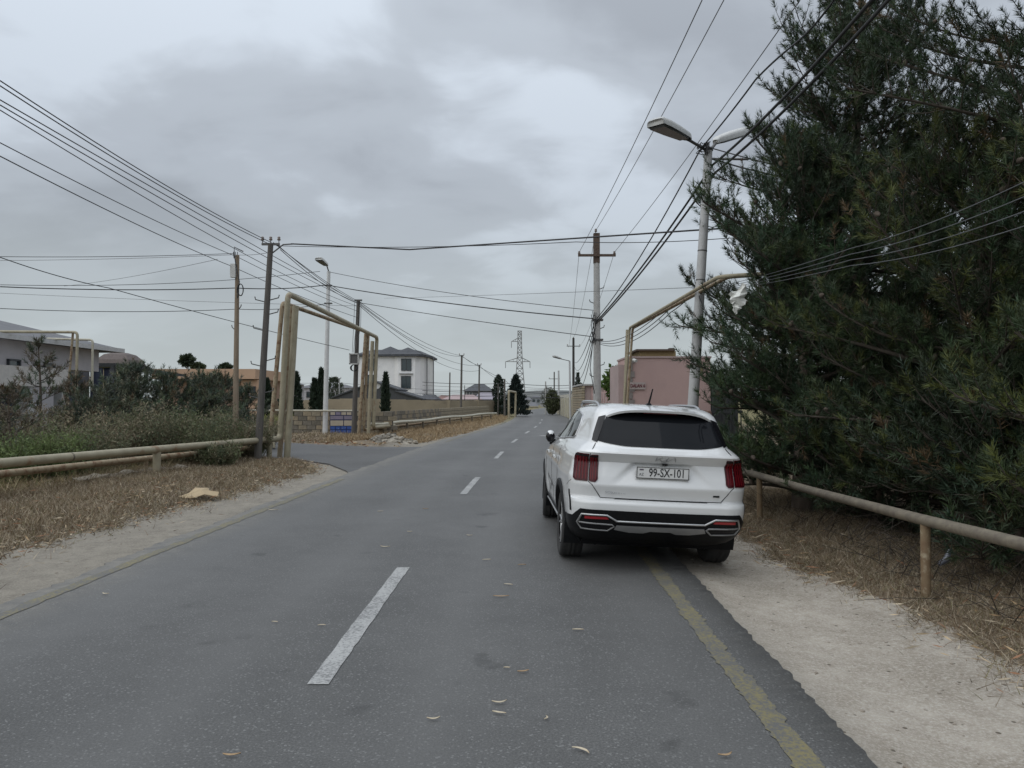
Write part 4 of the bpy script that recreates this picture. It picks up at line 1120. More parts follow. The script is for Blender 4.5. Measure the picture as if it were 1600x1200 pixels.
# white three-storey house
Y = 104.0
M_WHITEW = mat('white_stone_cladding', (0.8, 0.79, 0.77), (0.72, 0.71, 0.7), rough=0.8, scale=0.7, c3=(0.58, 0.58, 0.57), c3scale=0.35, c3lo=0.55, c3hi=0.7)
M_SLATE = mat('slate_roof', (0.05, 0.053, 0.06), (0.07, 0.073, 0.08), rough=0.8, scale=3.0)
t = empty('white_house', (PX(610, 625, Y).x, Y, 0), label='white three-storey house with dark slate roof and two small hipped turrets', cat='house')
L_, R_ = PX(560, 557, Y), PX(656, 557, Y); R2 = PX(664, 557, Y + 4)
zw = L_.z
lx, rx = L_.x - t.location.x, R_.x - t.location.x
foot = [(lx, 0), (lx + 4.9, 0), (lx + 5.4, -0.35), (rx - 0.6, -0.35), (rx, 0.3), (rx + 0.9, 4.0), (rx + 0.9, 10), (lx, 10)]
m = MB(); m.prism(foot, -0.2, zw); m.build('wall', M_WHITEW, t)
def offs(poly, d):
    cx = sum(p[0] for p in poly) / len(poly); cy = sum(p[1] for p in poly) / len(poly)
    return [(p[0] + math.copysign(d, p[0] - cx), p[1] + math.copysign(d, p[1] - cy)) for p in poly]
eav = offs(foot, 0.45)
n = len(eav)
zt2 = PX(600, 545, Y).z
m = MB(); inn = [(p[0] * 0.62 + 0.2, (p[1] - 5) * 0.55 + 5) for p in eav]
m.add([(x, y, zw) for x, y in eav] + [(x, y, zw + 0.28) for x, y in eav] + [(x, y, zt2) for x, y in inn],
      [tuple(range(n))[::-1]] + [(i, (i + 1) % n, n + (i + 1) % n, n + i) for i in range(n)] + [(n + i, n + (i + 1) % n, 2 * n + (i + 1) % n, 2 * n + i) for i in range(n)] + [tuple(range(2 * n, 3 * n))])
rf = m.build('roof', M_SLATE, t)
for u, vtop, w_ in ((607, 540, 2.9), (635, 541.5, 2.7)):
    c = PX(u, 557, Y).x - t.location.x; zt3 = PX(u, vtop, Y).z
    m = MB(); ring = [(c + math.cos(q) * w_, 0.9 + math.sin(q) * 1.4, zw + 0.25) for q in np.linspace(math.pi * 0.9, math.pi * 2.1, 7)]
    m.add(ring + [(c + w_, 4, zw + 0.3), (c - w_, 4, zw + 0.3), (c, 1.6, zt3)], [(i, (i + 1) % 9, 9) for i in range(9)]); m.build('turret', M_SLATE, rf)
for u, v0, v1, w_ in ((635.5, 561, 579, 1.3), (635, 588, 607, 1.25), (579, 560.5, 579, 1.3), (579, 586, 605, 1.3)):
    a, b = PX(u, v0, Y), PX(u, v1, Y)
    yo = -0.38 if u > 600 else -0.02
    window(t, (a.x - t.location.x, yo, (a.z + b.z) / 2), w_, a.z - b.z, 'y', 1, 2)
m = MB(); a = PX(635, 583.5, Y); m.box((a.x - t.location.x, -0.5, a.z), (1.9, 0.3, 0.12)); m.build('sill', M_TRIMW, t)
for u_, yo in ((659.5, 2.2), (662.5, 3.6)):
    m = MB(); m.box((PX(660, 580, Y).x - t.location.x + 0.25 + 0.25 * (u_ - 659), yo, 4.2), (0.13, 0.13, 7.2)); m.build('drain_pipe', M_ROOFG, t)

# black barn-like gable in front of it
Y = 90.0
t = empty('black_barn', (PX(595, 625, Y).x, Y, 0), label='black gabled barn with round vent in front of the white house', cat='barn')
cpx = [(520, 622), (522, 619), (585, 597), (620, 609), (619, 612), (660, 624), (660, 640), (520, 640)]
poly = [PX(u, v, Y) for u, v in cpx]; n = len(poly)
m = MB(); m.add([loc(p, t) for p in poly] + [loc(p, t) + Vector((0, 8, 0)) for p in poly], [tuple(range(n))[::-1], tuple(range(n, 2 * n))] + [(i, (i + 1) % n, n + (i + 1) % n, n + i) for i in range(n)])
m.build('wall', mat('black_siding', (0.05, 0.052, 0.056), (0.065, 0.067, 0.07), rough=0.8, stretch=(4, 1, 0.1)), t)
m = MB()
for a, b in (((517, 622.5), (586, 597)), ((584, 597), (622, 610)), ((617, 611.5), (662, 625))):
    pa, pb_ = loc(PX(*a, Y - .2), t), loc(PX(*b, Y - .2), t)
    m.hexa([pa, pb_, pb_ + Vector((0, 8.4, 0)), pa + Vector((0, 8.4, 0)), pa + Vector((0, 0, .16)), pb_ + Vector((0, 0, .16)), pb_ + Vector((0, 8.4, .16)), pa + Vector((0, 8.4, .16))])
m.build('roof', M_SLATE, t)
m = MB(); c = loc(PX(589, 602.5, Y - 0.05), t); m.lathe([(0.0, 0.0), (0.3, 0.0), (0.38, 0.03), (0.42, 0.0)], 16, Matrix.Translation(c) @ Matrix.Rotation(math.pi / 2, 4, 'X')); m.build('round_vent', M_TRIMW, t)
# small dark gables and pink metal roofs
for (u0, u1, vr, ve, Y, m_, lab) in ((652, 682, 616, 624, 92, M_SLATE, 'small dark gable roof right of the black barn'), (676, 722, 617.5, 624, 100, mat('dull_red_roof', (0.19, 0.1, 0.085), (0.23, 0.125, 0.105), rough=0.7), 'dull red low roof behind the tan wall'),
                                  (690, 752, 616.5, 624, 90, mat('pink_metal_roof', (0.36, 0.265, 0.255), (0.32, 0.24, 0.235), rough=0.6), 'pink metal roof behind the tan wall'),
                                  (738, 780, 613, 624, 94, mat('lilac_metal_roof', (0.28, 0.25, 0.28), (0.24, 0.22, 0.25), rough=0.6), 'lilac grey metal roof left of the tall evergreens')):
    t = empty('low_house', (PX((u0 + u1) / 2, 625, Y).x, Y, 0), label=lab, cat='house')
    a, b = PX(u0, ve, Y), PX(u1, ve, Y); zr = PX(u0, vr, Y).z; h0 = a.z; w2 = (b.x - a.x) / 2
    m = MB(); m.box((0, 3.5, h0 / 2 - 0.1), (2 * w2 - 0.6, 6.4, h0 + 0.18)); m.build('wall', M_GREYW, t)
    m = MB(); m.add([(-w2, 0, h0), (w2, 0, h0), (w2, 7, h0), (-w2, 7, h0), (-w2 * 0.55, 3, zr), (w2 * 0.55, 3, zr)], [(0, 1, 5, 4), (1, 2, 5), (2, 3, 4, 5), (3, 0, 4), (3, 2, 1, 0)]); m.build('roof', m_, t)
# dark hip-roofed house
Y = 125.0
t = empty('dark_hip_house', (PX(747, 625, Y).x, Y, 0), label='house with dark hipped roof left of the tall evergreens', cat='house')
a, b = PX(722, 611, Y), PX(772, 611, Y); zr = PX(747, 599.5, Y).z; w2 = (b.x - a.x) / 2
m = MB(); m.box((0, 4, a.z / 2), (2 * w2 - 0.8, 7.4, a.z)); m.build('wall', mat('dark_render', (0.1, 0.1, 0.105), (0.13, 0.13, 0.135)), t)
m = MB(); m.add([(-w2, 0, a.z), (w2, 0, a.z), (w2, 8, a.z), (-w2, 8, a.z), (-w2 * 0.3, 4, zr), (w2 * 0.35, 4, zr)], [(0, 1, 5, 4), (1, 2, 5), (2, 3, 4, 5), (3, 0, 4), (3, 2, 1, 0)]); m.build('roof', M_SLATE, t)
for q in (-0.55, 0.45): window(t, (w2 * q, 0.28, a.z * 0.82), 0.9, 0.8, 'y', 1, 2, frame=M_TRIMW)

# ------------------------------------------------------------------ right side: pink building, fences
M_PINK = mat('pink_render', (0.46, 0.325, 0.3), (0.42, 0.295, 0.275), rough=0.9, scale=0.9, c3=(0.37, 0.265, 0.245), c3scale=0.6, c3lo=0.55, c3hi=0.75)
M_PINKL = mat('pale_pink_render', (0.39, 0.3, 0.285), (0.34, 0.265, 0.25), rough=0.9, scale=1.5)
Y = 23.2
t = empty('pink_building', (3.5, Y, 0), label='dusty pink flat-roofed building with an alley sign, behind the white car', cat='building')
a, b = PX(981, 559, Y), PX(1110, 559, Y)
x0, x1, zt_ = a.x - 3.5, b.x - 3.5, a.z
m = MB(); m.box(((x0 + x1) / 2, 1.1, zt_ / 2 - 0.1), (x1 - x0, 2.2, zt_ + 0.2)); m.build('wall', M_PINK, t)
m = MB(); m.box(((x0 + x1) / 2, 1.1, zt_ + 0.02), (x1 - x0 + 0.06, 2.26, 0.05)); m.build('coping', M_PINKL, t)
for k in range(14):
    m = MB(); m.box((x0 + (0.10 if k % 2 else 0.07), -0.012, 0.11 + k * 0.215), (0.2 if k % 2 else 0.14, 0.03, 0.19)); m.build('quoin', mat('grey_quoin', (0.24, 0.215, 0.2), (0.2, 0.18, 0.17), rough=0.9, scale=9.0), t)
m = MB(); m.box((x0 - 0.13, 1.2, zt_ / 2 - 0.15), (0.26, 2.0, zt_ - 0.1)); m.build('side_pilaster', M_PINKL, t)
# alley sign
sc_ = PX(996, 603, Y)
m = MB(); m.box(loc(sc_, t) + Vector((0, -0.03, 0)), (0.47, 0.02, 0.21)); sg = m.build('sign_plate', mat('sign_cream', (0.42, 0.36, 0.34), (0.38, 0.33, 0.31), rough=0.5), t)
def text_mesh(s, size, parent, m_, loc_, rot, sx=1.0, ext=0.003, name='lettering', bold=0.0, align='CENTER'):
    cu = bpy.data.curves.new(name, 'FONT'); cu.body = s; cu.size = size; cu.align_x = align; cu.align_y = 'CENTER'
    cu.extrude = ext; cu.offset = bold; cu.resolution_u = 3
    ob = bpy.data.objects.new(name, cu); COL.objects.link(ob)
    dg = bpy.context.evaluated_depsgraph_get()
    me = bpy.data.meshes.new_from_object(ob.evaluated_get(dg))
    bpy.data.objects.remove(ob); bpy.data.curves.remove(cu)
    me.materials.clear(); me.materials.append(m_)
    o = bpy.data.objects.new(name, me); COL.objects.link(o)
    o.parent = parent; o.location = loc_; o.rotation_euler = rot; o.scale = (sx, 1, 1)
    return o
text_mesh('DALAN 6', 0.145, sg, mat('maroon_letters', (0.12, 0.02, 0.03), (0.14, 0.03, 0.04), rough=0.5), loc(sc_, t) + Vector((0, -0.045, 0)), (math.pi / 2, 0, 0), 0.74, bold=0.004)
# camera, disc lamp
c = loc(PX(990, 563, Y), t)
m = MB(); m.tube([c + Vector((-0.03, 0.0, 0.02)), c + Vector((-0.02, -0.12, 0.02))], 0.025, 8); m.tube([c + Vector((-0.02, -0.12, 0.0)), c + Vector((0.05, -0.22, -0.03))], 0.05, 10); m.build('security_camera', M_LHEAD, t)
c = loc(PX(1090.5, 578, Y), t)
m = MB(); m.lathe([(0.0, -0.02), (0.10, -0.03), (0.15, -0.01), (0.165, 0.03), (0.165, 0.09)], 24, Matrix.Translation(c + Vector((0, -0.05, 0))) @ Matrix.Rotation(-math.pi / 2, 4, 'X')); m.build('round_plaque', mat('brass_plaque', (0.22, 0.17, 0.09), (0.16, 0.125, 0.07), rough=0.5, scale=12.0), t)
# old ochre brick superstructure on the roof behind
t = empty('rooftop_hut', (PX(1028, 625, 27).x, 27, zt_), label='ochre brick rooftop hut with rusty sheet top above the pink building', cat='hut')
a, b = PX(1000, 552, 27), PX(1056, 552, 27); z1 = PX(1000, 548.5, 27).z
m = MB(); m.box(loc(((a.x + b.x) / 2, 28, (z1 + zt_) / 2 - .15), t), (b.x - a.x, 2, z1 - zt_ + .3)); m.build('wall', mat('ochre_brick', (0.3, 0.23, 0.12), (0.22, 0.16, 0.08), rough=0.9, scale=10.0, stretch=(1, 1, 4)), t)
m = MB(); m.box(loc(((a.x + b.x) / 2 - 0.1, 28, z1 + 0.03), t), (b.x - a.x + 0.1, 2.3, 0.06)); m.build('roof', M_RUST, t)
c = PX(1051.5, 549, 27); m = MB(); m.box(loc((c.x, 27.3, z1 + 0.05), t), (0.17, 0.3, 0.14)); m.build('chimney', M_MORTAR, t)
# stack of cut logs beside the wall
t = empty('log_stack', (PX(1098, 625, 22.6).x, 22.6, 0), label='stack of round cut logs against the pink wall, behind the car roof', cat='log stack')
rg = random.Random(8)
for row in range(7):
    zc_ = 1.75 - 0.17 * (6 - row)
    n_ = 2 + (6 - row) // 2
    for k in range(n_):
        x = PX(1108, 625, 22.6).x - t.location.x - 0.17 * k - 0.08
        r_ = rg.uniform(0.07, 0.1)
        M_ = Matrix.Translation((x + rg.uniform(-.02, .02), 0, zc_ - 0.45)) @ Matrix.Rotation(math.pi / 2, 4, 'X')
        m = MB(); m.lathe([(0.0, 0.3), (r_ * 0.95, 0.3), (r_, 0.28), (r_, -0.3), (0, -0.3)], 9, M_); m.build('log', mat('log_end', (0.11, 0.06, 0.045), (0.17, 0.11, 0.08), rough=0.9, scale=16.0), t)
# barred gate at the right of the pink building
t = empty('barred_gate', (PX(1120, 625, 22.8).x, 22.8, 0), label='dark barred metal gate between the pink building and the pines', cat='gate')
a, b = PX(1111, 580, 22.8), PX(1160, 580, 22.8)
m = MB()
for z in (0.2, 1.35, a.z): m.box(loc(((a.x + b.x) / 2, 22.8, z), t), (b.x - a.x, 0.05, 0.07))
m.build('gate_frame', M_BLACKM, t)
for k in range(9):
    x = a.x + 0.05 + (b.x - a.x - 0.1) * k / 8; m = MB(); m.tube([loc((x, 22.8, 0.1), t), loc((x, 22.8, a.z), t)], 0.018, 6); m.build('bar', M_BLACKM, t)
m = MB(); m.box(loc(((a.x + b.x) / 2, 23.3, a.z / 2 - .05), t), (b.x - a.x, 0.06, a.z)); m.build('back_sheet', M_BLACKM, t)

# pink panel fence receding behind the pink building
t = empty('panel_fence', (4.6, 40, 0), label='pale pink panel fence with pilasters receding behind the pink building', cat='fence')
fa, fb_ = Vector((3.75, 25.6, 0)), Vector((5.3, 50, 0))
d = fb_ - fa; ang = math.atan2(d.y, d.x); n_ = 12
for k in range(n_):
    c = fa.lerp(fb_, (k + 0.5) / n_)
    m = MB(); m.box(loc((c.x, c.y, 0.98), t), (d.length / n_ - 0.16, 0.12, 2.1), ang); m.build('panel', M_PINKL, t)
for k in range(n_ + 1):
    c = fa.lerp(fb_, k / n_); m = MB(); m.box(loc((c.x, c.y, 1.0), t), (0.17, 0.24, 2.2), ang); m.build('pilaster', M_PINK, t)
# taller compound further on: pink front and block side wall
Y = 58.0
cx_ = PX(911, 625, Y).x
t = empty('compound', (cx_, Y, 0), label='tall compound of pink front and tan block side wall beside the dark pole', cat='building')
zt4 = PX(911, 602, Y).z
m = MB(); m.box((3.6, 4.0, zt4 / 2), (7.0, 7.6, zt4)); m.build('wall', M_PINKL, t)
m = MB(); m.box((3.55, 4.0, zt4 + 0.04), (7.5, 8.1, 0.12)); m.build('coping', M_CONC, t)
for k in range(14):
    z = 0.08 + k * (zt4 - 0.12) / 14
    m = MB(); m.box((0.0, 4.6, z + 0.09), (0.22, 9.4, (zt4 - 0.12) / 14 - 0.035)); m.build('block_course', M_BLOCK[2 if k % 2 else 0], t)
m = MB(); m.box((0.04, 4.6, zt4 / 2), (0.2, 9.3, zt4 - 0.05)); m.build('mortar_core', M_MORTAR, t)
for k in range(4):
    m = MB(); m.box((0.7 + k * 0.95, 0.17, zt4 / 2), (0.14, 0.08, zt4 - 0.1)); m.build('pilaster', M_PINK, t)
# yellowish wall further
t = empty('yellow_fence', (5.6, 80, 0), label='pale yellow fence of panels and posts further along the right side', cat='fence')
fa, fb_ = Vector((5.45, 67.8, 0)), Vector((5.6, 94, 0)); d = fb_ - fa; ang = math.atan2(d.y, d.x); n_ = 9
for k in range(n_):
    c = fa.lerp(fb_, (k + 0.5) / n_); m = MB(); m.box(loc((c.x, c.y, 0.95), t), (d.length / n_ - 0.2, 0.1, 2.0), ang); m.build('panel', mat('yellow_panel', (0.42, 0.39, 0.24), (0.36, 0.33, 0.21), rough=0.8), t)
for k in range(n_ + 1):
    c = fa.lerp(fb_, k / n_); m = MB(); m.box(loc((c.x - 0.05, c.y, 1.1), t), (0.22, 0.22, 2.3), ang); m.build('post', mat('pale_post', (0.5, 0.48, 0.42), (0.42, 0.4, 0.36), rough=0.8), t)
# pale block wall behind the pines
t = empty('garden_wall', (10.5, 14, 0), label='pale block wall glimpsed through the pines at the far right', cat='wall')
m = MB(); m.box((0, 0, 1.5), (0.2, 17, 3.0)); m.build('wall', M_MORTAR, t)
for r_ in range(14):
    for k in range(16):
        pass
bl = MB()
for r_ in range(14):
    for k in range(36):
        bl.box((-0.1, -8.4 + k * 0.47 + (0.22 if r_ % 2 else 0), 0.1 + r_ * 0.21), (0.06, 0.44, 0.185))
o = bl.build('far_blocks', mat('pale_block', (0.36, 0.35, 0.34), (0.29, 0.28, 0.27), rough=0.9, scale=3.0), t); o['kind'] = 'stuff'
# hazy far buildings and parked vehicles where the road bends
rg = random.Random(21)
labs = ['far grey house left of the road bend', 'far pale house at the road bend', 'far low brown wall house at the road bend', 'far grey-blue house behind the road bend', 'far pale shed right of the road bend']
for k, (u0, u1, vt, Y, c) in enumerate(((812, 822, 632, 150, (0.35, 0.36, 0.38)), (820, 830, 625, 210, (0.3, 0.31, 0.32)), (826, 841, 638, 170, (0.17, 0.16, 0.145)), (830, 846, 622, 260, (0.27, 0.285, 0.31)), (846, 852, 630, 190, (0.33, 0.33, 0.33)))):
    t = empty('far_house', (PX((u0 + u1) / 2, 625, Y).x, Y, 0), label=labs[k], cat='house')
    a, b = PX(u0, vt, Y), PX(u1, vt, Y); w2 = (b.x - a.x) / 2
    m = MB(); m.box((0, 3, a.z / 2), (2 * w2, 6, max(a.z, 0.3))); m.build('wall', mat('far_render_%d' % k, c, rough=0.9), t)
    m = MB(); z = max(a.z, 0.3); m.add([(-w2 - .2, -.2, z), (w2 + .2, -.2, z), (w2 + .2, 6.2, z), (-w2 - .2, 6.2, z), (-w2 * .4, 3, z + 0.9), (w2 * .4, 3, z + 0.9)], [(0, 1, 5, 4), (1, 2, 5), (2, 3, 4, 5), (3, 0, 4), (3, 2, 1, 0)]); m.build('roof', M_ROOFG, t)
    if z > 2: 
        for q in (-0.5, 0.4): window(t, (w2 * q, -0.02, z * 0.6), 0.8, 0.9, 'y', 1, 1)
# ------------------------------------------------------------------ vegetation
def leafmat(name, rough=0.6, spec=0.25, tl=0.0):
    m = bpy.data.materials.new(name); m.use_nodes = True
    t = m.node_tree; b = t.nodes['Principled BSDF']
    a = t.nodes.new('ShaderNodeAttribute'); a.attribute_name = 'tint'
    co = t.nodes.new('ShaderNodeTexCoord'); n = t.nodes.new('ShaderNodeTexNoise'); n.inputs['Scale'].default_value = 3.0; n.inputs['Detail'].default_value = 4.0
    t.links.new(co.outputs['Object'], n.inputs['Vector'])
    r = t.nodes.new('ShaderNodeMapRange'); r.inputs['From Min'].default_value = 0.3; r.inputs['From Max'].default_value = 0.7; r.inputs['To Min'].default_value = 0.82; r.inputs['To Max'].default_value = 1.15
    t.links.new(n.outputs['Fac'], r.inputs['Value'])
    v = t.nodes.new('ShaderNodeVectorMath'); v.operation = 'SCALE'
    t.links.new(a.outputs['Color'], v.inputs[0]); t.links.new(r.outputs[0], v.inputs['Scale'])
    t.links.new(v.outputs[0], b.inputs['Base Color'])
    b.inputs['Roughness'].default_value = rough; b.inputs['Specular IOR Level'].default_value = spec
    if tl:
        tr = t.nodes.new('ShaderNodeBsdfTranslucent'); t.links.new(v.outputs[0], tr.inputs['Color'])
        mx = t.nodes.new('ShaderNodeMixShader'); mx.inputs[0].default_value = tl
        t.links.new(b.outputs[0], mx.inputs[1]); t.links.new(tr.outputs[0], mx.inputs[2])
        t.links.new(mx.outputs[0], t.nodes['Material Output'].inputs['Surface'])
    return m
M_NEEDLE = leafmat('pine_needles', 0.55, 0.3)
M_LEAF = leafmat('weed_leaves', 0.65, 0.2, 0.2)
M_STRAW = leafmat('dry_grass', 0.8, 0.1)
M_BARK = mat('pine_bark', (0.075, 0.058, 0.045), (0.12, 0.095, 0.075), rough=0.95, scale=9.0, bump=0.5, stretch=(1, 1, 0.35))
M_TWIG = mat('pine_twig', (0.05, 0.041, 0.032), (0.075, 0.062, 0.048), rough=0.95, scale=20.0)

def unit(v): return v / (np.linalg.norm(v) + 1e-9)
def pine_parts(Ht, Rm, seed, nb, base=0.06, shoot_den=1.0, nn=47, nl=0.105, nw_=0.0092, col=(0.045, 0.07, 0.042), tip=(0.085, 0.115, 0.045), tipf=0.12, prof=None, lean=(0, 0), shoot=0.2, up=0.6, rtr=0.16):
    """a pine: trunk, limbs with curved twigs, and needle-covered shoots; returns trunk, limbs, needle meshes (+ cones)"""
    rg = np.random.default_rng(seed)
    zs = np.linspace(0, 1, 10)
    tx = lean[0] * zs ** 1.5 + 0.05 * Ht * 0.3 * np.sin(zs * 4 + seed); ty = lean[1] * zs ** 1.5 + 0.05 * Ht * 0.3 * np.sin(zs * 3.1 + seed * 2)
    tx -= tx[0]; ty -= ty[0]
    tr = MB(); tr.tube([(tx[i], ty[i], zs[i] * Ht - 0.15 * (i == 0)) for i in range(10)], [rtr * (1 - 0.93 * z) + 0.01 for z in zs], 9)
    limbs = MB(); SP = []; SD = []; SL = []; SC = []; cones = []
    prof = prof or (lambda t: (0.75 + 0.5 * t / 0.35) if t < 0.35 else 1.12 * (1 - (t - 0.35) / 0.65) ** 0.75 + 0.06)
    az = rg.uniform(0, 6.28)
    for b in range(nb):
        t = base + (0.985 - base) * ((b + rg.uniform(0, 1)) / nb) ** 0.9
        az += 2.4 + rg.normal() * 0.35
        L = Rm * prof(t) * rg.uniform(0.68, 1.12)
        o = np.array([np.interp(t, zs, tx), np.interp(t, zs, ty), t * Ht])
        out = np.array([math.cos(az), math.sin(az), 0])
        el = rg.normal() * 0.12 + (-0.05 + 0.9 * t ** 1.6)
        k = 9
        pts = []
        bendy = rg.uniform(0.1, 0.5) * up
        wob_ = rg.normal(size=3) * 0.06 * L
        for i in range(k + 1):
            s = i / k
            p = o + out * (L * s * math.cos(el)) + np.array([0, 0, L * s * math.sin(el) + bendy * L * s * s]) + wob_ * math.sin(s * 3.0)
            pts.append(p)
        pts = np.array(pts)
        cbr = rg.uniform(0.6, 1.4)
        r0 = max(0.010, rtr * 0.25 * (L / Rm) ** 0.8 * (1 - 0.5 * t))
        limbs.tube(pts, [r0 * (1 - 0.85 * i / k) + 0.004 for i in range(k + 1)], 5, False)
        # twigs
        ntw = max(5, int(L * 10.5 * shoot_den))
        for q in range(ntw):
            s = 0.16 + 0.84 * ((q + rg.uniform(0, 1)) / ntw)
            f = s * k; i = min(int(f), k - 1)
            p = pts[i] + (pts[i + 1] - pts[i]) * (f - i)
            dr = unit(pts[i + 1] - pts[i])
            sd = np.cross(dr, [0, 0, 1.0]); sd = unit(sd) * (1 if q % 2 else -1)
            tl = (0.30 + 0.55 * (1 - s) * min(1, L / 2.2)) * rg.uniform(0.6, 1.25) * min(1.0, 0.5 + L / 2.5)
            td = unit(dr * rg.uniform(0.5, 1.1) + sd * rg.uniform(0.3, 1.0) + np.array([0, 0, rg.normal() * 0.3 + 0.28]))
            if q == ntw - 1: td = unit(dr + np.array([0, 0, 0.25]))
            curve = np.array([0, 0, 0.22 * tl])
            tp = [p, p + td * tl * 0.5 + curve * 0.25, p + td * tl + curve]
            limbs.tube(tp, [0.009, 0.007, 0.004], 3, False)
            ns = max(2, int(round(tl / 0.12)))
            for w in range(ns):
                u = (w + 0.6) / ns
                pp = np.array(tp[0]) * (1 - u) ** 2 + np.array(tp[1]) * 2 * u * (1 - u) + np.array(tp[2]) * u * u
                dd = unit(td * 0.8 + rg.normal(size=3) * 0.7 + np.array([0, 0, 0.55]))
                if w == ns - 1: dd = unit(td + np.array([0, 0, 0.8]))
                SP.append(pp); SD.append(dd); SL.append(shoot * rg.uniform(0.65, 1.2))
                c = np.array(col) * rg.uniform(0.75, 1.25) * cbr
                c = c * np.array([rg.uniform(0.85, 1.2), 1, rg.uniform(0.8, 1.25)])
                if rg.uniform() < tipf * (0.4 + s): c = np.array(tip) * rg.uniform(0.75, 1.15)
                if rg.uniform() < 0.03: c = np.array((0.11, 0.075, 0.04))
                SC.append(c)
            if rg.uniform() < 0.035: cones.append(p + td * tl * 0.3)
    SP = np.array(SP); SD = np.array(SD); SL = np.array(SL); SC = np.array(SC)
    n = len(SP)
    u = rg.uniform(0.02, 1.0, size=(n, nn)); ph = rg.uniform(0, 2 * math.pi, size=(n, nn)); ti = rg.uniform(0.6, 1.2, size=(n, nn)) * (1.2 - 0.65 * u)
    a = np.cross(SD, rg.normal(size=(n, 3))); a /= np.linalg.norm(a, axis=1, keepdims=True); b_ = np.cross(SD, a)
    P = SP[:, None, :] + SD[:, None, :] * (SL[:, None] * u)[..., None]
    rad = a[:, None, :] * np.cos(ph)[..., None] + b_[:, None, :] * np.sin(ph)[..., None]
    D = SD[:, None, :] * np.cos(ti)[..., None] + rad * np.sin(ti)[..., None]
    Ln = nl * rg.uniform(0.7, 1.2, size=(n, nn))
    C = np.repeat(SC[:, None, :], nn, 1) * rg.uniform(0.8, 1.2, size=(n, nn, 1))
    me = blades('needles', P.reshape(-1, 3), D.reshape(-1, 3), Ln.ravel(), nw_, C.reshape(-1, 3), rng=rg)
    return tr, limbs, me, cones, n * nn

def pine(label, locn, *args, cat='tree', group=None, name='pine_tree', rz=0.0, cone=True, **kw):
    t = empty(name, locn, rz, label=label, cat=cat, group=group)
    tr, limbs, me, cones, n = pine_parts(*args, **kw)
    tr.build('trunk', M_BARK, t); limbs.build('branches', M_TWIG, t)
    o = link('crown', me, M_NEEDLE, t)
    if cone:
        rg = random.Random(1)
        for c in cones[:60]:
            m = MB(); M_ = Matrix.Translation(Vector(c)) @ Matrix.Rotation(rg.uniform(0, 3), 4, 'X') @ Matrix.Rotation(rg.uniform(0, 6), 4, 'Z')
            m.lathe([(0.0, 0.0), (0.028, 0.012), (0.036, 0.035), (0.03, 0.065), (0.014, 0.09), (0.0, 0.1)], 7, M_); m.build('cone', M_BARK, t)
    return t
DK = dict(col=(0.033, 0.056, 0.026), tip=(0.07, 0.098, 0.034))
wide = lambda t: (0.95 + 0.35 * t / 0.3) if t < 0.3 else 1.3 * (1 - (t - 0.3) / 0.7) ** 0.62 + 0.05
pine('tall dark pine nearest the lamp post, its crown touching the post', (6.2, 13.2, 0), 9.6, 2.6, 3, 118, prof=lambda t: (0.98 + 0.3 * t / 0.3) if t < 0.3 else 1.28 * (1 - (t - 0.3) / 0.7) ** 0.92 + 0.05, tipf=0.08, lean=(-0.1, 0), **DK)
pine('tall dark pine at the right, its open top rising out of the picture', (8.0, 9.9, 0), 10.5, 3.1, 8, 88, prof=wide, tipf=0.10, base=0.10, lean=(0.2, 0), **DK)
pine('lower dark pine in front, hanging its boughs over the pipe fence', (5.75, 9.4, 0), 4.9, 1.9, 12, 84, prof=wide, tipf=0.22, base=0.05, col=(0.037, 0.058, 0.026), tip=(0.085, 0.1, 0.03))
pine('young yellow-tipped pine at the right edge of the view', (5.95, 6.7, 0), 4.2, 1.55, 17, 72, prof=wide, tipf=0.4, base=0.06, col=(0.042, 0.064, 0.026), tip=(0.095, 0.11, 0.03))
pine('pine standing behind the others, filling the gap towards the gate', (7.6, 16.6, 0), 7.4, 2.7, 25, 64, prof=wide, tipf=0.06, shoot_den=0.8, nn=28, nw_=0.013, **DK)
pine('slim dark pine just behind the pipe fence by the car, hiding the arch legs', (4.42, 11.75, 0), 5.6, 1.3, 31, 100, prof=wide, tipf=0.10, base=0.04, **DK)

for i, (x, y, h, r, lab) in enumerate(((5.1, 7.7, 1.7, 1.0, 'low dark pine scrub behind the post of the right pipe fence'), (4.95, 10.4, 1.6, 1.0, 'low dark pine scrub in the shade beside the car'), (6.7, 8.1, 2.3, 1.3, 'dark pine scrub deep under the right pines'), (5.6, 5.4, 1.6, 1.0, 'low pine scrub at the lower right edge'))):
    pine(lab, (x, y, 0), h, r, 60 + i, 40, prof=wide, tipf=0.05, base=0.02, nn=30, nw_=0.014, cone=False, rtr=0.05, up=0.3, col=(0.034, 0.052, 0.027), tip=(0.06, 0.08, 0.032), name='pine_scrub', cat='bush', group='dark scrub under the pines')
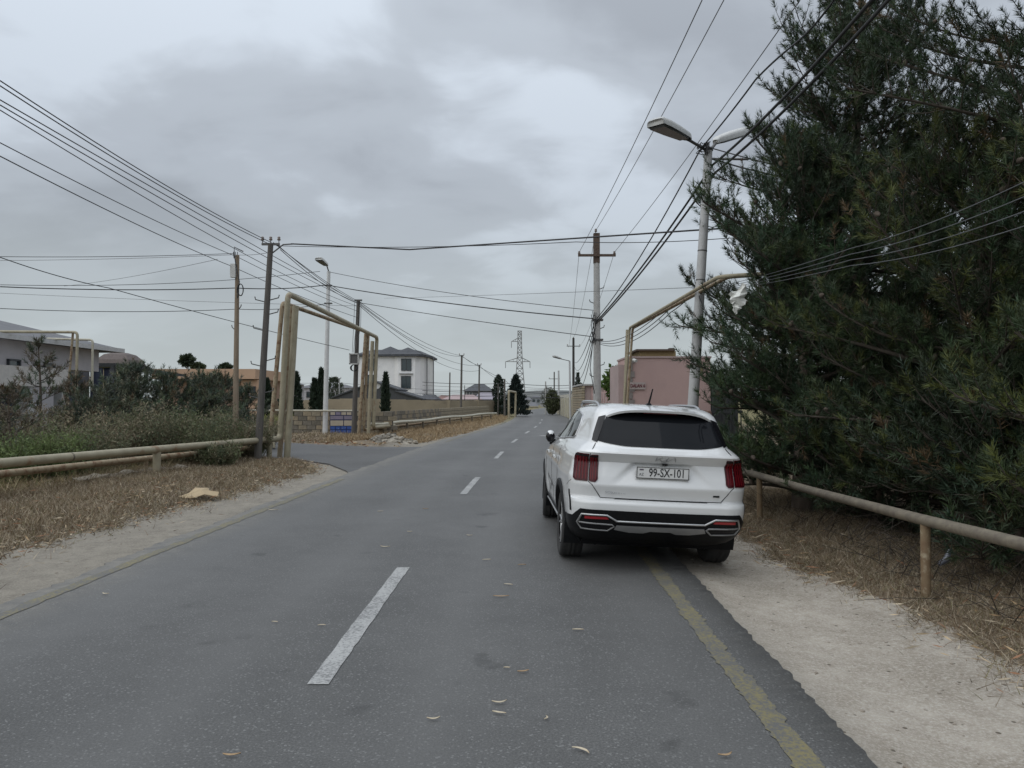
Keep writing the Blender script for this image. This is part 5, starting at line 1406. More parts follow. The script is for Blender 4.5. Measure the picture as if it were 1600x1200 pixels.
# young pines and scrub on the left
YP = dict(col=(0.082, 0.105, 0.068), tip=(0.13, 0.14, 0.085), nn=26, nw_=0.017, nl=0.13, cone=False)
sp_ = [
 ('spindly half-bare young pine before the grey house', 58, 690, 21, 3.1, 0.75, 16, 0.45, (0.17, 0.145, 0.11)),
 ('bare greyish young pine at the left edge', 18, 690, 19, 1.8, 0.8, 14, 0.6, (0.18, 0.15, 0.115)),
 ('browning young pine before the carport', 122, 690, 23, 2.2, 0.75, 16, 0.5, (0.19, 0.145, 0.1)),
 ('bushy young pine with two tops right of the carport', 205, 690, 24, 2.55, 1.2, 32, 0.1, None),
 ('dark bushy young pine before the salmon building, left one', 262, 680, 25.5, 2.3, 1.25, 30, 0.1, None),
 ('dark bushy young pine before the salmon building, middle one', 318, 680, 27, 2.35, 1.2, 28, 0.1, None),
 ('dark young pine just left of the brown pole', 347, 680, 29, 2.4, 1.0, 26, 0.1, None),
 ('small dark young pine just right of the brown pole', 388, 680, 30, 2.0, 0.8, 22, 0.1, None),
 ('grey-green young pine in the middle of the scrub', 165, 690, 21.5, 1.8, 1.1, 24, 0.2, None)]
for i, (lab, u, v, Y, h, r, nb, tf, tc_) in enumerate(sp_):
    kw = dict(YP)
    if tc_: kw['tip'] = tc_; kw['tipf'] = tf
    kw['rtr'] = 0.05
    pine(lab, (PX(u, 625, Y).x, Y, 0.03), h, r, 50 + i, nb, group='young pines in the left scrub', shoot_den=0.8 if tf > 0.3 else 1.0, **kw)

def bush(label, locn, Hh, Rr, seed, stems, leaves, cols, name='weed_bush', lsize=(0.05, 0.018), group=None, droop=0.1, cat='bush'):
    t = empty(name, locn, label=label, cat=cat, group=group)
    rg = np.random.default_rng(seed)
    m = MB(); P = []; D = []; L = []; C = []
    for s in range(stems):
        a = rg.uniform(0, 6.28); r0 = Rr * 0.5 * rg.uniform(0, 1) ** 0.5
        p0 = np.array([math.cos(a) * r0, math.sin(a) * r0, -0.05])
        a2 = a + rg.normal() * 0.6; hh = Hh * rg.uniform(0.55, 1.08); sp = Rr * rg.uniform(0.1, 0.75)
        p2 = p0 + np.array([math.cos(a2) * sp, math.sin(a2) * sp, hh]); p1 = (p0 + p2) / 2 + np.array([rg.normal() * 0.06, rg.normal() * 0.06, hh * droop])
        m.tube([p0, p1, p2], [0.010, 0.007, 0.003], 3, False)
        cb = np.array(cols[rg.integers(len(cols))])
        nl = int(leaves * rg.uniform(0.6, 1.3))
        u = rg.uniform(0.12, 1.0, nl) ** 0.8
        pp = p0 * ((1 - u) ** 2)[:, None] + p1 * (2 * u * (1 - u))[:, None] + p2 * (u * u)[:, None]
        pp = pp + rg.normal(size=(nl, 3)) * 0.055 * (0.5 + Rr)
        dd = rg.normal(size=(nl, 3)) * 0.7 + np.array([0, 0, 0.5])
        P.append(pp); D.append(dd); L.append(lsize[0] * rg.uniform(0.5, 1.5, nl)); C.append(cb[None] * rg.uniform(0.65, 1.35, (nl, 1)))
    m.build('stems', mat('weed_stem', (0.13, 0.105, 0.07), (0.17, 0.14, 0.09), rough=0.9), t)
    me = blades('leaves', np.concatenate(P), np.concatenate(D), np.concatenate(L), lsize[1], np.concatenate(C), leaf=True, rng=rg)
    link('crown', me, M_LEAF, t)
    return t
GRN = [(0.12, 0.14, 0.07), (0.14, 0.15, 0.08), (0.165, 0.155, 0.095), (0.1, 0.12, 0.07)]
OLV = [(0.19, 0.17, 0.115), (0.215, 0.19, 0.13), (0.15, 0.155, 0.09), (0.24, 0.2, 0.135)]
BRT = [(0.12, 0.165, 0.06), (0.15, 0.19, 0.075), (0.11, 0.14, 0.065)]
gb = 'weedy bushes behind the left gas pipe'
bs = [('bright green weed clump at the lower left edge', 20, 16.0, 1.0, 1.0, BRT), ('bright green weed clump second from the left edge', 78, 16.4, 0.95, 0.95, BRT),
      ('dark green weed clump below the spindly pine', 118, 17.2, 1.15, 1.0, GRN), ('olive bush below the carport', 165, 18.6, 1.35, 1.15, OLV),
      ('tall olive bush left of the scrub middle', 212, 19.4, 1.55, 1.2, OLV), ('dark green bush in the scrub middle above the pipe post', 262, 19.6, 1.4, 1.2, GRN),
      ('full green bush right of the pipe post', 318, 20.4, 1.45, 1.2, GRN), ('leafy bush at the foot of the brown pole', 356, 21.6, 1.25, 1.1, OLV),
      ('small green bush at the foot of the leaning wooden pole', 388, 22.2, 1.05, 0.85, GRN), ('grey-olive bush behind, at the left edge', 30, 20.0, 1.5, 1.4, OLV),
      ('grey-olive bush behind, below the porch', 90, 21.5, 1.5, 1.4, OLV), ('broad olive bush behind, under the two-topped pine', 188, 23.0, 1.55, 1.5, OLV),
      ('broad dull green bush behind, before the salmon building', 285, 24.2, 1.4, 1.4, GRN), ('dull bush behind, right of the brown pole', 402, 27.0, 1.1, 1.0, OLV),
      ('low weed clump under the pipe between its posts', 340, 19.3, 0.6, 0.6, GRN)]
for i, (lab, u, Y, h, r, cols) in enumerate(bs):
    bush(lab, (PX(u, 625, Y).x, Y, 0.0), h, r, 100 + i, 60, 110, cols, group=gb, lsize=(0.085, 0.022))

# cypresses and far trees
def cypress(label, u, Y, v_top, w_, seed, cat='tree', name='cypress', col=(0.03, 0.045, 0.03), zb=0.0, group=None, prof=None, n=2600, cl=0.28, cwd=0.1):
    p = PX(u, 625, Y); Ht = PX(u, v_top, Y).z - zb
    t = empty(name, (p.x, Y, zb), label=label, cat=cat, group=group)
    rg = np.random.default_rng(seed)
    m = MB(); m.tube([(0, 0, -0.1), (0, 0, Ht * 0.5), (0, 0, Ht * 0.95)], [0.09, 0.06, 0.01], 6); m.build('trunk', M_BARK, t)
    prof = prof or (lambda s: np.clip(np.minimum(0.55 + s * 2.2, 1.0) * (1 - s ** 2.2) ** 0.8 + 0.03, 0, 1))
    s = rg.uniform(0.02, 1, n); a = rg.uniform(0, 6.28, n)
    lump = 1 + 0.22 * np.sin(a * 3 + s * 17 + seed) + 0.15 * np.sin(a * 5 - s * 31)
    r = w_ / 2 * prof(s) * lump * rg.uniform(0.35, 1.05, n) ** 0.5
    P = np.stack([np.cos(a) * r, np.sin(a) * r, s * Ht], -1)
    D = np.stack([np.cos(a) * 0.5, np.sin(a) * 0.5, np.full(n, 1.0)], -1) + rg.normal(size=(n, 3)) * 0.25
    C = np.array(col)[None] * rg.uniform(0.6, 1.4, (n, 1))
    link('crown', blades('foliage', P, D, rg.uniform(0.6, 1.3, n) * cl, cwd, C, leaf=True, rng=rg), M_NEEDLE, t)
    return t
cg = 'cypresses before the tan wall'
cypress('thin cypress left of the pipe arch, beside the leaning pole', 417, 62, 594, 0.7, 1, group=cg)
cypress('dark cypress seen between the near posts of the arch', 447, 62, 596, 0.95, 2, group=cg)
cypress('cypress just right of the near arch posts', 462, 62, 583, 0.9, 3, group=cg)
cypress('short cypress left of the tallest one under the arch', 491, 62, 594, 0.6, 4, group=cg)
cypress('tallest slim cypress just left of the white lamp post', 502, 62, 578, 0.65, 5, group=cg)
cypress('dark cypress in front of the white house', 602.5, 60, 585, 0.55, 6, group=cg)
cypress('broad dark tree with squared top right of the hip-roofed house', 779, 82, 588, 1.05, 7, prof=lambda s: np.clip(np.minimum(0.8 + s, 1.0) * (1 - s ** 9), 0, 1), n=2400)
def fir(s): return np.clip((1 - s) ** 0.8 * (0.72 + 0.42 * np.abs(np.sin(s * 24))), 0.03, 1.2)
cypress('ragged dark conifer beside the far pipe portal', 806, 80, 589, 2.6, 8, name='conifer', prof=fir, n=5000, cl=0.34, cwd=0.13, col=(0.026, 0.038, 0.034))
cypress('dark conifer behind the far dark pole on the right', 903, 95, 584, 1.7, 9, name='conifer', prof=fir, n=1500)
cypress('round olive bush at the right road edge in the distance', 863, 88, 612, 1.45, 10, name='roadside_bush', cat='bush', prof=lambda s: np.clip(np.sin(np.clip(s, 0, 1) * 2.9 + 0.15) ** 0.6, 0.05, 1), n=2600, col=(0.075, 0.085, 0.045))
cypress('low olive tree behind the roadside bush', 857, 120, 606, 2.4, 11, name='roadside_tree', prof=lambda s: np.clip(np.sin(s * 3.0) ** 0.7, 0.05, 1), n=900, col=(0.1, 0.105, 0.08))
for k, (u, Y, vt, w_, lab) in enumerate(((521, 108, 592, 2.6, 'round tree behind the wall, right of the white post'), (293, 74, 557, 0.0, ''), (352, 76, 571, 0, ''), (402, 100, 592, 2.0, 'dark tree by the salmon building corner'), (845, 300, 622, 7.0, 'far olive trees patch at the road bend'))):
    if w_: cypress(lab, u, Y, vt, w_, 20 + k, name='far_tree', prof=lambda s: np.clip(np.sin(s * 2.8 + 0.25) ** 0.6, 0.05, 1), n=1100, col=(0.06, 0.075, 0.05), cl=0.45, cwd=0.22)
def lolly(label, u, Y, v0, v1, w_, seed, col=(0.05, 0.07, 0.04)):
    p = PX(u, v1, Y); top = PX(u, v0, Y).z; bot = p.z
    t = empty('far_tree', (p.x, Y, 0), label=label, cat='tree')
    rg = np.random.default_rng(seed)
    m = MB(); m.tube([(0, 0, 0), (0.1, 0, bot * 0.6), (0, 0, bot + 0.3 * (top - bot))], [0.14, 0.1, 0.05], 7); m.build('trunk', M_BARK, t)
    n = 1500
    q = rg.normal(size=(n, 3)); q /= np.linalg.norm(q, axis=1, keepdims=True)
    lump = 1 + 0.3 * np.sin(q[:, 0] * 5 + seed) * np.sin(q[:, 2] * 6) 
    P = q * (np.array([w_ / 2, w_ / 2, (top - bot) / 2]) * (lump * rg.uniform(0.3, 1, n) ** 0.4)[:, None]) + np.array([0, 0, (top + bot) / 2])
    C = np.array(col)[None] * rg.uniform(0.6, 1.4, (n, 1))
    link('crown', blades('foliage', P, q + rg.normal(size=(n, 3)) * 0.5 + np.array([0, 0, 0.3]), rg.uniform(0.2, 0.4, n), 0.14, C, leaf=True, rng=rg), M_NEEDLE, t)
lolly('round-headed pine behind the salmon building, left one', 292, 80, 556, 571, 1.2, 3)
lolly('small round-headed pine behind the salmon building, right one', 352, 80, 570, 579, 1.05, 4)
lolly('low green tree over the salmon parapet', 309, 82, 569, 579, 1.2, 5, (0.08, 0.1, 0.05))
# leafy fig tree over the fence
t = empty('leafy_tree', (4.55, 30, 0), label='bright green broad-leaved tree over the pink fence', cat='tree')
rg = np.random.default_rng(77)
m = MB(); m.tube([(0, 0, 0), (0.1, 0, 1.2), (-0.1, -0.1, 2.2)], [0.09, 0.07, 0.03], 7); m.build('trunk', M_BARK, t)
n = 900
q = rg.normal(size=(n, 3)); q /= np.linalg.norm(q, axis=1, keepdims=True)
c0 = np.array([-0.42, -0.2, 2.32])
lump = 1 + 0.35 * np.sin(q[:, 0] * 5) * np.sin(q[:, 2] * 5 + 1)
P = c0 + q * np.array([0.55, 0.5, 0.62]) * (lump * rg.uniform(0.3, 1, n) ** 0.45)[:, None]
C = np.array([0.085, 0.14, 0.035])[None] * rg.uniform(0.6, 1.4, (n, 1))
link('crown', blades('foliage', P, q + rg.normal(size=(n, 3)) * 0.6 - np.array([0, 0, 0.3]), rg.uniform(0.12, 0.24, n), 0.13, C, leaf=True, rng=rg), M_LEAF, t)

# ------------------------------------------------------------------ dry grass, straw litter
def scatter(n, x0, x1, y0, y1, keep, seed, ypow=1.0):
    rg = np.random.default_rng(seed)
    x = rg.uniform(x0, x1, n); y = y0 + (y1 - y0) * rg.uniform(0, 1, n) ** ypow
    k = keep(x, y, rg)
    return x[k], y[k], rg
STRAW = np.array([(0.23, 0.178, 0.12), (0.3, 0.24, 0.165), (0.17, 0.125, 0.082), (0.38, 0.32, 0.235), (0.135, 0.1, 0.068), (0.22, 0.16, 0.1), (0.42, 0.36, 0.27), (0.2, 0.18, 0.1)])
def grass(name, label, n, area, keep, seed, hgt, w_, ypow=1.0, pal=STRAW, flat=0.5):
    x, y, rg = scatter(n, *area, keep, seed, ypow)
    z = H(x, y)
    k = len(x)
    cl = 0.6 + 0.4 * np.sin(x * 2.3 + y * 1.1) * np.sin(y * 1.7 - x) 
    D = np.stack([rg.normal(size=k) * 0.75, rg.normal(size=k) * 0.75, np.abs(rg.normal(size=k)) * (1 - flat) + 0.08], -1)
    L = hgt * rg.uniform(0.35, 1.3, k) * (0.55 + 0.6 * cl)
    C = pal[rg.integers(0, len(pal), k)] * rg.uniform(0.7, 1.3, (k, 1))
    bend = np.stack([rg.normal(size=k) * 0.03, rg.normal(size=k) * 0.03, -np.abs(rg.normal(size=k)) * 0.03], -1) * (hgt / 0.15)
    P = np.stack([x, y, z + 0.0], -1)
    o = link(name, blades(name, P, D, L, w_ * rg.uniform(0.6, 1.4, k), C, None, False, rg), M_STRAW)
    tag(o, label, 'grass', kind='stuff')
def fadeL(x, y, rg): return (x < verge_l(y) + 0.05 + rg.normal(size=len(x)) * 0.16 + 0.12 * np.sin(x * 7 + y * 5) + (rg.uniform(0, 1, len(x)) < 0.05) * rg.uniform(0, 0.9, len(x))) & (poly_dist(x, y, SIDE) > 0.35 + 0.3 * rg.uniform(0, 1, len(x)))
grass('dry_grass', 'matted dry brown grass along the left verge by the pipe', 210000, (-10.5, -4.4, 6.5, 23.5), lambda x, y, rg: fadeL(x, y, rg) & (x > -10.2 + (y - 6) * 0.06), 5, 0.15, 0.0075, 1.15, flat=0.3)
grass('dry_grass', 'tall straw grass between the left pipe and the bushes', 40000, (-18, -6.5, 9, 26), lambda x, y, rg: (x < -9.4 + (y - 9) * 0.155 - 0.2) & (poly_dist(x, y, SIDE) > 0.6), 6, 0.42, 0.010, 1.0, pal=np.array([(0.24, 0.18, 0.1), (0.18, 0.15, 0.075), (0.12, 0.125, 0.055), (0.3, 0.24, 0.15)]), flat=0.2)
def fadeR(x, y, rg): return x > verge_r(y) + 0.05 + rg.normal(size=len(x)) * 0.15 + 0.1 * np.sin(x * 9 - y * 6) - (rg.uniform(0, 1, len(x)) < 0.05) * rg.uniform(0, 0.7, len(x))
grass('dry_grass', 'matted dry grass and straw along the right verge below the pines', 135000, (2.7, 6.0, 3.2, 15), fadeR, 7, 0.13, 0.0055, 1.3, pal=STRAW * 0.92, flat=0.4)
def farL(x, y, rg): return (x < verge_l(y) + 0.05 + rg.normal(size=len(x)) * 0.1) & (x > -7.6 + (y - 31) * 0.105) & (poly_dist(x, y, SIDE) > 0.5)
grass('dry_grass', 'orange-brown dry grass strip along the road beyond the junction', 90000, (-8, 1.5, 30.5, 82), farL, 8, 0.24, 0.022, 1.3, pal=np.array([(0.3, 0.215, 0.125), (0.35, 0.26, 0.16), (0.24, 0.17, 0.1), (0.4, 0.32, 0.21)]), flat=0.35)
grass('dry_grass', 'dry grass and litter below the low block wall across the side road', 16000, (-20, -5, 30.5, 38.2), lambda x, y, rg: (poly_dist(x, y, SIDE) > 0.35) & (y < 38.4 - (x + 16) * 0.09), 9, 0.2, 0.02, 1.0, flat=0.3)
grass('green_field', 'bright green field grass beyond the broken block wall', 16000, (-34, -9, 41, 62), lambda x, y, rg: x < 99, 10, 0.75, 0.05, 1.0, pal=np.array([(0.15, 0.185, 0.06), (0.2, 0.21, 0.08), (0.24, 0.22, 0.1)]), flat=0.1)
# pale eucalyptus litter at the verge edges
def litter(name, label, n, area, keep, seed, L, w_, ypow=1.0, lift=0.03):
    x, y, rg = scatter(n, *area, keep, seed, ypow)
    k = len(x); z = H(x, y) + rg.uniform(0.01, lift, k)
    D = np.stack([rg.normal(size=k), rg.normal(size=k), rg.normal(size=k) * 0.22], -1)
    pal = np.array([(0.42, 0.33, 0.22), (0.5, 0.42, 0.31), (0.34, 0.24, 0.14), (0.27, 0.15, 0.09)])
    C = pal[rg.integers(0, 4, k)] * rg.uniform(0.75, 1.15, (k, 1))
    o = link(name, blades(name, np.stack([x, y, z], -1), D, L * rg.uniform(0.5, 1.4, k), w_, C, None, True, rg), M_STRAW)
    tag(o, label, 'leaf litter', kind='stuff')
litter('leaf_litter', 'pale dead leaves scattered along the left verge edge', 5200, (-9.5, -4.6, 6.5, 23), lambda x, y, rg: (x < verge_l(y) + 0.2 + np.abs(rg.normal(size=len(x))) * 0.25) & (x > verge_l(y) - 0.2 - np.abs(rg.normal(size=len(x))) * 1.4) & (poly_dist(x, y, SIDE) > 0.2), 14, 0.10, 0.016, 1.1, 0.09)
litter('leaf_litter', 'pale dead leaves and twigs along the right verge edge', 2200, (2.6, 5.2, 3.2, 16), lambda x, y, rg: (x > verge_r(y) - 0.05 - np.abs(rg.normal(size=len(x))) * 0.22) & (x < verge_r(y) + 0.1 + np.abs(rg.normal(size=len(x))) * 0.6), 15, 0.13, 0.015, 1.2, 0.06)
litter('leaf_litter', 'pale litter along the far edge of the side road', 1500, (-16, -4, 28.5, 33), lambda x, y, rg: (poly_dist(x, y, SIDE) > 0.1) & (poly_dist(x, y, SIDE) < 0.9), 16, 0.2, 0.06, 1.0, 0.06)
# dead twigs tangled under the pines
rg = np.random.default_rng(33); m = MB()
for k in range(420):
    y = rg.uniform(4.2, 12.5); x = rg.uniform(3.75, 5.6); z = gz(x, y)
    p = np.array([x, y, z + 0.02]); a = rg.uniform(0, 6.28); L = rg.uniform(0.25, 0.8)
    d = np.array([math.cos(a), math.sin(a), rg.uniform(0.0, 0.9)]) * L
    m.tube([p, p + d * 0.5 + rg.normal(size=3) * 0.06, p + d + np.array([0, 0, -0.15 * L]) + rg.normal(size=3) * 0.05], [0.005, 0.004, 0.0025], 3, False)
o = m.build('dead_twigs', M_TWIG); tag(o, 'tangle of dead twigs on the ground under the pines', 'twigs', kind='stuff')
# ------------------------------------------------------------------ parked white SUV
M_CARW = mat('white_car_paint', (0.66, 0.665, 0.66), (0.645, 0.65, 0.645), rough=0.32, coat=1.0, scale=2.0, spec=0.4)
M_CARB = mat('black_trim_plastic', (0.008, 0.0085, 0.0095), (0.011, 0.0115, 0.0125), rough=0.45, spec=0.15, scale=30.0, bump=0.05, bscale=300)
M_GLOSSB = mat('gloss_black', (0.008, 0.008, 0.01), rough=0.12, coat=0.0, spec=0.3)
M_TINT = mat('tinted_glass', (0.008, 0.009, 0.011), (0.011, 0.012, 0.014), rough=0.03, spec=0.12, scale=1.5)
M_SIDEG = mat('side_glass', (0.03, 0.033, 0.036), (0.02, 0.023, 0.026), rough=0.03, spec=0.125, scale=1.5)
M_RED = mat('tail_light_red', (0.055, 0.002, 0.005), (0.038, 0.0016, 0.0035), rough=0.12, coat=0.0, spec=0.3, scale=12.0)
M_REDB = mat('tail_light_bar', (0.12, 0.005, 0.009), (0.095, 0.004, 0.007), rough=0.2, coat=0.0, spec=0.3)
M_REFL = mat('red_reflector', (0.32, 0.014, 0.02), (0.26, 0.01, 0.015), rough=0.25, coat=0.5)
M_SATIN = mat('satin_silver', (0.5, 0.5, 0.5), (0.45, 0.45, 0.45), rough=0.32, metal=0.85)
M_SATIND = mat('satin_grey', (0.3, 0.3, 0.3), (0.26, 0.26, 0.26), rough=0.45, metal=0.5)
M_TYRE = mat('tyre_rubber', (0.02, 0.02, 0.02), (0.032, 0.031, 0.03), rough=0.85, scale=12.0)
M_SEAM = mat('panel_gap', (0.02, 0.02, 0.02), (0.03, 0.03, 0.03), rough=0.8)

#        z     w     yr     rc    bow   tr    yf
TB = np.array([
 [0.27, 0.766, 0.400, 0.25, 0.07, 0.03, 4.60],
 [0.32, 0.826, 0.265, 0.26, 0.07, 0.03, 4.72],
 [0.38, 0.866, 0.150, 0.27, 0.07, 0.03, 4.78],
 [0.46, 0.891, 0.058, 0.28, 0.07, 0.03, 4.80],
 [0.55, 0.906, 0.020, 0.28, 0.07, 0.03, 4.81],
 [0.645, 0.911, 0.000, 0.28, 0.07, 0.03, 4.81],
 [0.700, 0.911, -0.002, 0.28, 0.07, 0.03, 4.80],
 [0.725, 0.911, 0.010, 0.28, 0.07, 0.03, 4.79],
 [0.742, 0.911, 0.058, 0.28, 0.07, 0.03, 4.78],
 [0.760, 0.911, 0.064, 0.28, 0.07, 0.03, 4.77],
 [0.862, 0.912, 0.030, 0.28, 0.07, 0.03, 4.74],
 [0.880, 0.912, 0.028, 0.28, 0.07, 0.03, 4.73],
 [0.960, 0.910, 0.048, 0.28, 0.07, 0.035, 4.62],
 [1.100, 0.894, 0.088, 0.27, 0.08, 0.045, 4.05],
 [1.112, 0.892, 0.078, 0.27, 0.08, 0.045, 3.95],
 [1.150, 0.881, 0.046, 0.27, 0.08, 0.05, 3.62],
 [1.190, 0.861, 0.012, 0.27, 0.08, 0.055, 3.50],
 [1.205, 0.851, 0.018, 0.27, 0.08, 0.06, 3.47],
 [1.235, 0.835, 0.075, 0.26, 0.08, 0.075, 3.40],
 [1.255, 0.828, 0.108, 0.23, 0.075, 0.10, 3.35],
 [1.280, 0.805, 0.128, 0.20, 0.07, 0.12, 3.29],
 [1.320, 0.790, 0.155, 0.18, 0.07, 0.13, 3.20],
 [1.420, 0.755, 0.232, 0.18, 0.07, 0.12, 2.98],
 [1.520, 0.715, 0.310, 0.18, 0.06, 0.10, 2.76],
 [1.580, 0.680, 0.365, 0.18, 0.06, 0.08, 2.60],
 [1.620, 0.640, 0.420, 0.18, 0.05, 0.07, 2.48],
 [1.650, 0.590, 0.520, 0.18, 0.05, 0.07, 2.32],
 [1.668, 0.530, 0.660, 0.18, 0.05, 0.07, 2.18],
 [1.680, 0.430, 0.860, 0.16, 0.04, 0.05, 2.02],
 [1.688, 0.270, 1.120, 0.12, 0.03, 0.0, 1.86],
 [1.691, 0.060, 1.400, 0.03, 0.01, 0.0, 1.66]])
ARCH = [(0.98, 0.365), (3.795, 0.365)]
def sm1(t): t = min(max(t, 0.0), 1.0); return t * t * (3 - 2 * t)
def flank(y, z, w, yr, tr, yf):
    x = w * (1 - tr * (1 - sm1((y - yr) / 1.25)))
    x *= 1 - 0.10 * sm1((y - (yf - 1.3)) / 1.3)
    if z < 1.15:
        k = math.exp(-((z - 0.72) / 0.22) ** 2)
        for ya, _ in ARCH: x += 0.014 * k * math.exp(-((y - ya) / 0.45) ** 2)
        x -= 0.030 * math.exp(-((z - 0.55) / 0.13) ** 2) * sm1((y - 1.45) / 0.3) * sm1((3.35 - y) / 0.3)
        x += 0.008 * math.exp(-((z - 0.93) / 0.035) ** 2)
    return x
NR, NC, NF, NFC, NFF = 26, 14, 96, 10, 10
_oc = {}
def outline(z):
    key = round(z, 4)
    if key in _oc: return _oc[key]
    w, yr, rc, bow, tr, yf = [float(np.interp(z, TB[:, 0], TB[:, k])) for k in range(1, 7)]
    W0 = flank(yr + rc, z, w, yr, tr, yf)
    rc = min(rc, W0 * 0.9); fl = W0 - rc
    yb = yr + bow * (fl / W0) ** 2
    pts = []
    for i in range(NR):
        x = fl * i / NR
        y = yr + bow * (x / W0) ** 2
        if 0.86 < z < 1.112:        # number plate recess
            e = 0.46 - (z - 0.93) / 0.18 * 0.19
            dep = 0.045 * min(max((z - 0.885) / 0.2, 0), 1)
            y += dep * sm1((e + 0.04 - x) / 0.085)
        pts.append((x, y))
    for i in range(NC):
        a = math.pi / 2 * i / NC
        pts.append((fl + rc * math.sin(a), yb + rc * (1 - math.cos(a))))
    ya = yb + rc; yf2 = max(yf - 0.35, ya + 0.05)
    for i in range(NF):
        y = ya + (yf2 - ya) * i / NF
        pts.append((flank(y, z, w, yr, tr, yf), y))
    wf = flank(yf2, z, w, yr, tr, yf); rf_ = min(0.35, yf - yf2, wf * 0.9)
    for i in range(NFC):
        a = math.pi / 2 * i / NFC
        pts.append((wf - rf_ + rf_ * math.cos(a), yf2 + (yf - yf2) * math.sin(a)))
    for i in range(NFF + 1):
        x = (wf - rf_) * (1 - i / NFF); pts.append((x, yf + 0.04 * (1 - (x / max(wf, 0.01)) ** 2)))
    P = np.array(pts)
    s = np.concatenate([[0], np.cumsum(np.hypot(*np.diff(P, axis=0).T))])
    _oc[key] = (P, s)
    return _oc[key]
def S_rear(a, z):
    P, s = outline(z); b = abs(a)
    x = float(np.interp(b, s, P[:, 0])); y = float(np.interp(b, s, P[:, 1]))
    return Vector((math.copysign(x, a) if a else 0.0, y, z))
def S_side(y, z, sg=-1):
    P, s = outline(z); k = NR + NC + NF + NFC
    x = float(np.interp(y, P[:k, 1], P[:k, 0]))
    return Vector((sg * x, y, z))
def nrm(f, a, z, out):
    d = 0.006
    n = (f(a + d, z) - f(a - d, z)).cross(f(a, z + d) - f(a, z - d))
    n = n.normalized() if n.length > 1e-12 else Vector(out)
    return n if n.dot(Vector(out)) > 0 else -n
car = empty('parked_car', (0, 0, 0), label='white sport utility car parked half on the right shoulder, seen from behind', cat='car')
HEAD = R(1.2)
ax_w = Vector((1.405, 8.45, -0.034))
car.rotation_euler = (0, R(2.75), HEAD)
car.location = ax_w - Matrix.Rotation(HEAD, 3, 'Z') @ Vector((0, 0.98, 0))

# body shell
zl = np.unique(np.round(np.concatenate([TB[:, 0], np.arange(0.27, 1.69, 0.02)]), 4))
zl = np.array([z for i, z in enumerate(zl) if i == 0 or z in np.round(TB[:, 0], 4) or np.min(np.abs(TB[:, 0] - z)) > 0.006])
rings = []
for z in zl:
    P, s = outline(float(z))
    ring = [(x, y, z) for x, y in P] + [(-x, y, z) for x, y in P[-2:0:-1]]
    rings.append(ring)
n = len(rings[0])
vs = [p for r_ in rings for p in r_]
fs = []
for i in range(len(rings) - 1):
    for k in range(n):
        k2 = (k + 1) % n
        f = (i * n + k, i * n + k2, (i + 1) * n + k2, (i + 1) * n + k)
        c = Vector((0, 0, 0))
        for q in f: c += Vector(vs[q])
        c /= 4
        if abs(c.x) > 0.5 and any(math.hypot(c.y - ya, c.z - za) < 0.425 for ya, za in ARCH): continue
        fs.append(f)
fs.append(tuple(range((len(rings) - 1) * n, len(rings) * n)))
me = bpy.data.meshes.new('body'); me.from_pydata(vs, [], fs)
me.polygons.foreach_set('use_smooth', [True] * len(fs)); me.update()
bm = bmesh.new(); bm.from_mesh(me); bmesh.ops.recalc_face_normals(bm, faces=bm.faces); bm.to_mesh(me); bm.free()
me.set_sharp_from_angle(angle=R(28))
link('body', me, M_CARW, car)
m = MB(); m.hexa([(-0.72, 0.5, 0.22), (0.72, 0.5, 0.22), (0.78, 4.5, 0.22), (-0.78, 4.5, 0.22), (-0.7, 0.42, 0.36), (0.7, 0.42, 0.36), (0.7, 4.55, 0.36), (-0.7, 4.55, 0.36)]); m.build('underbody', M_CARB, car)

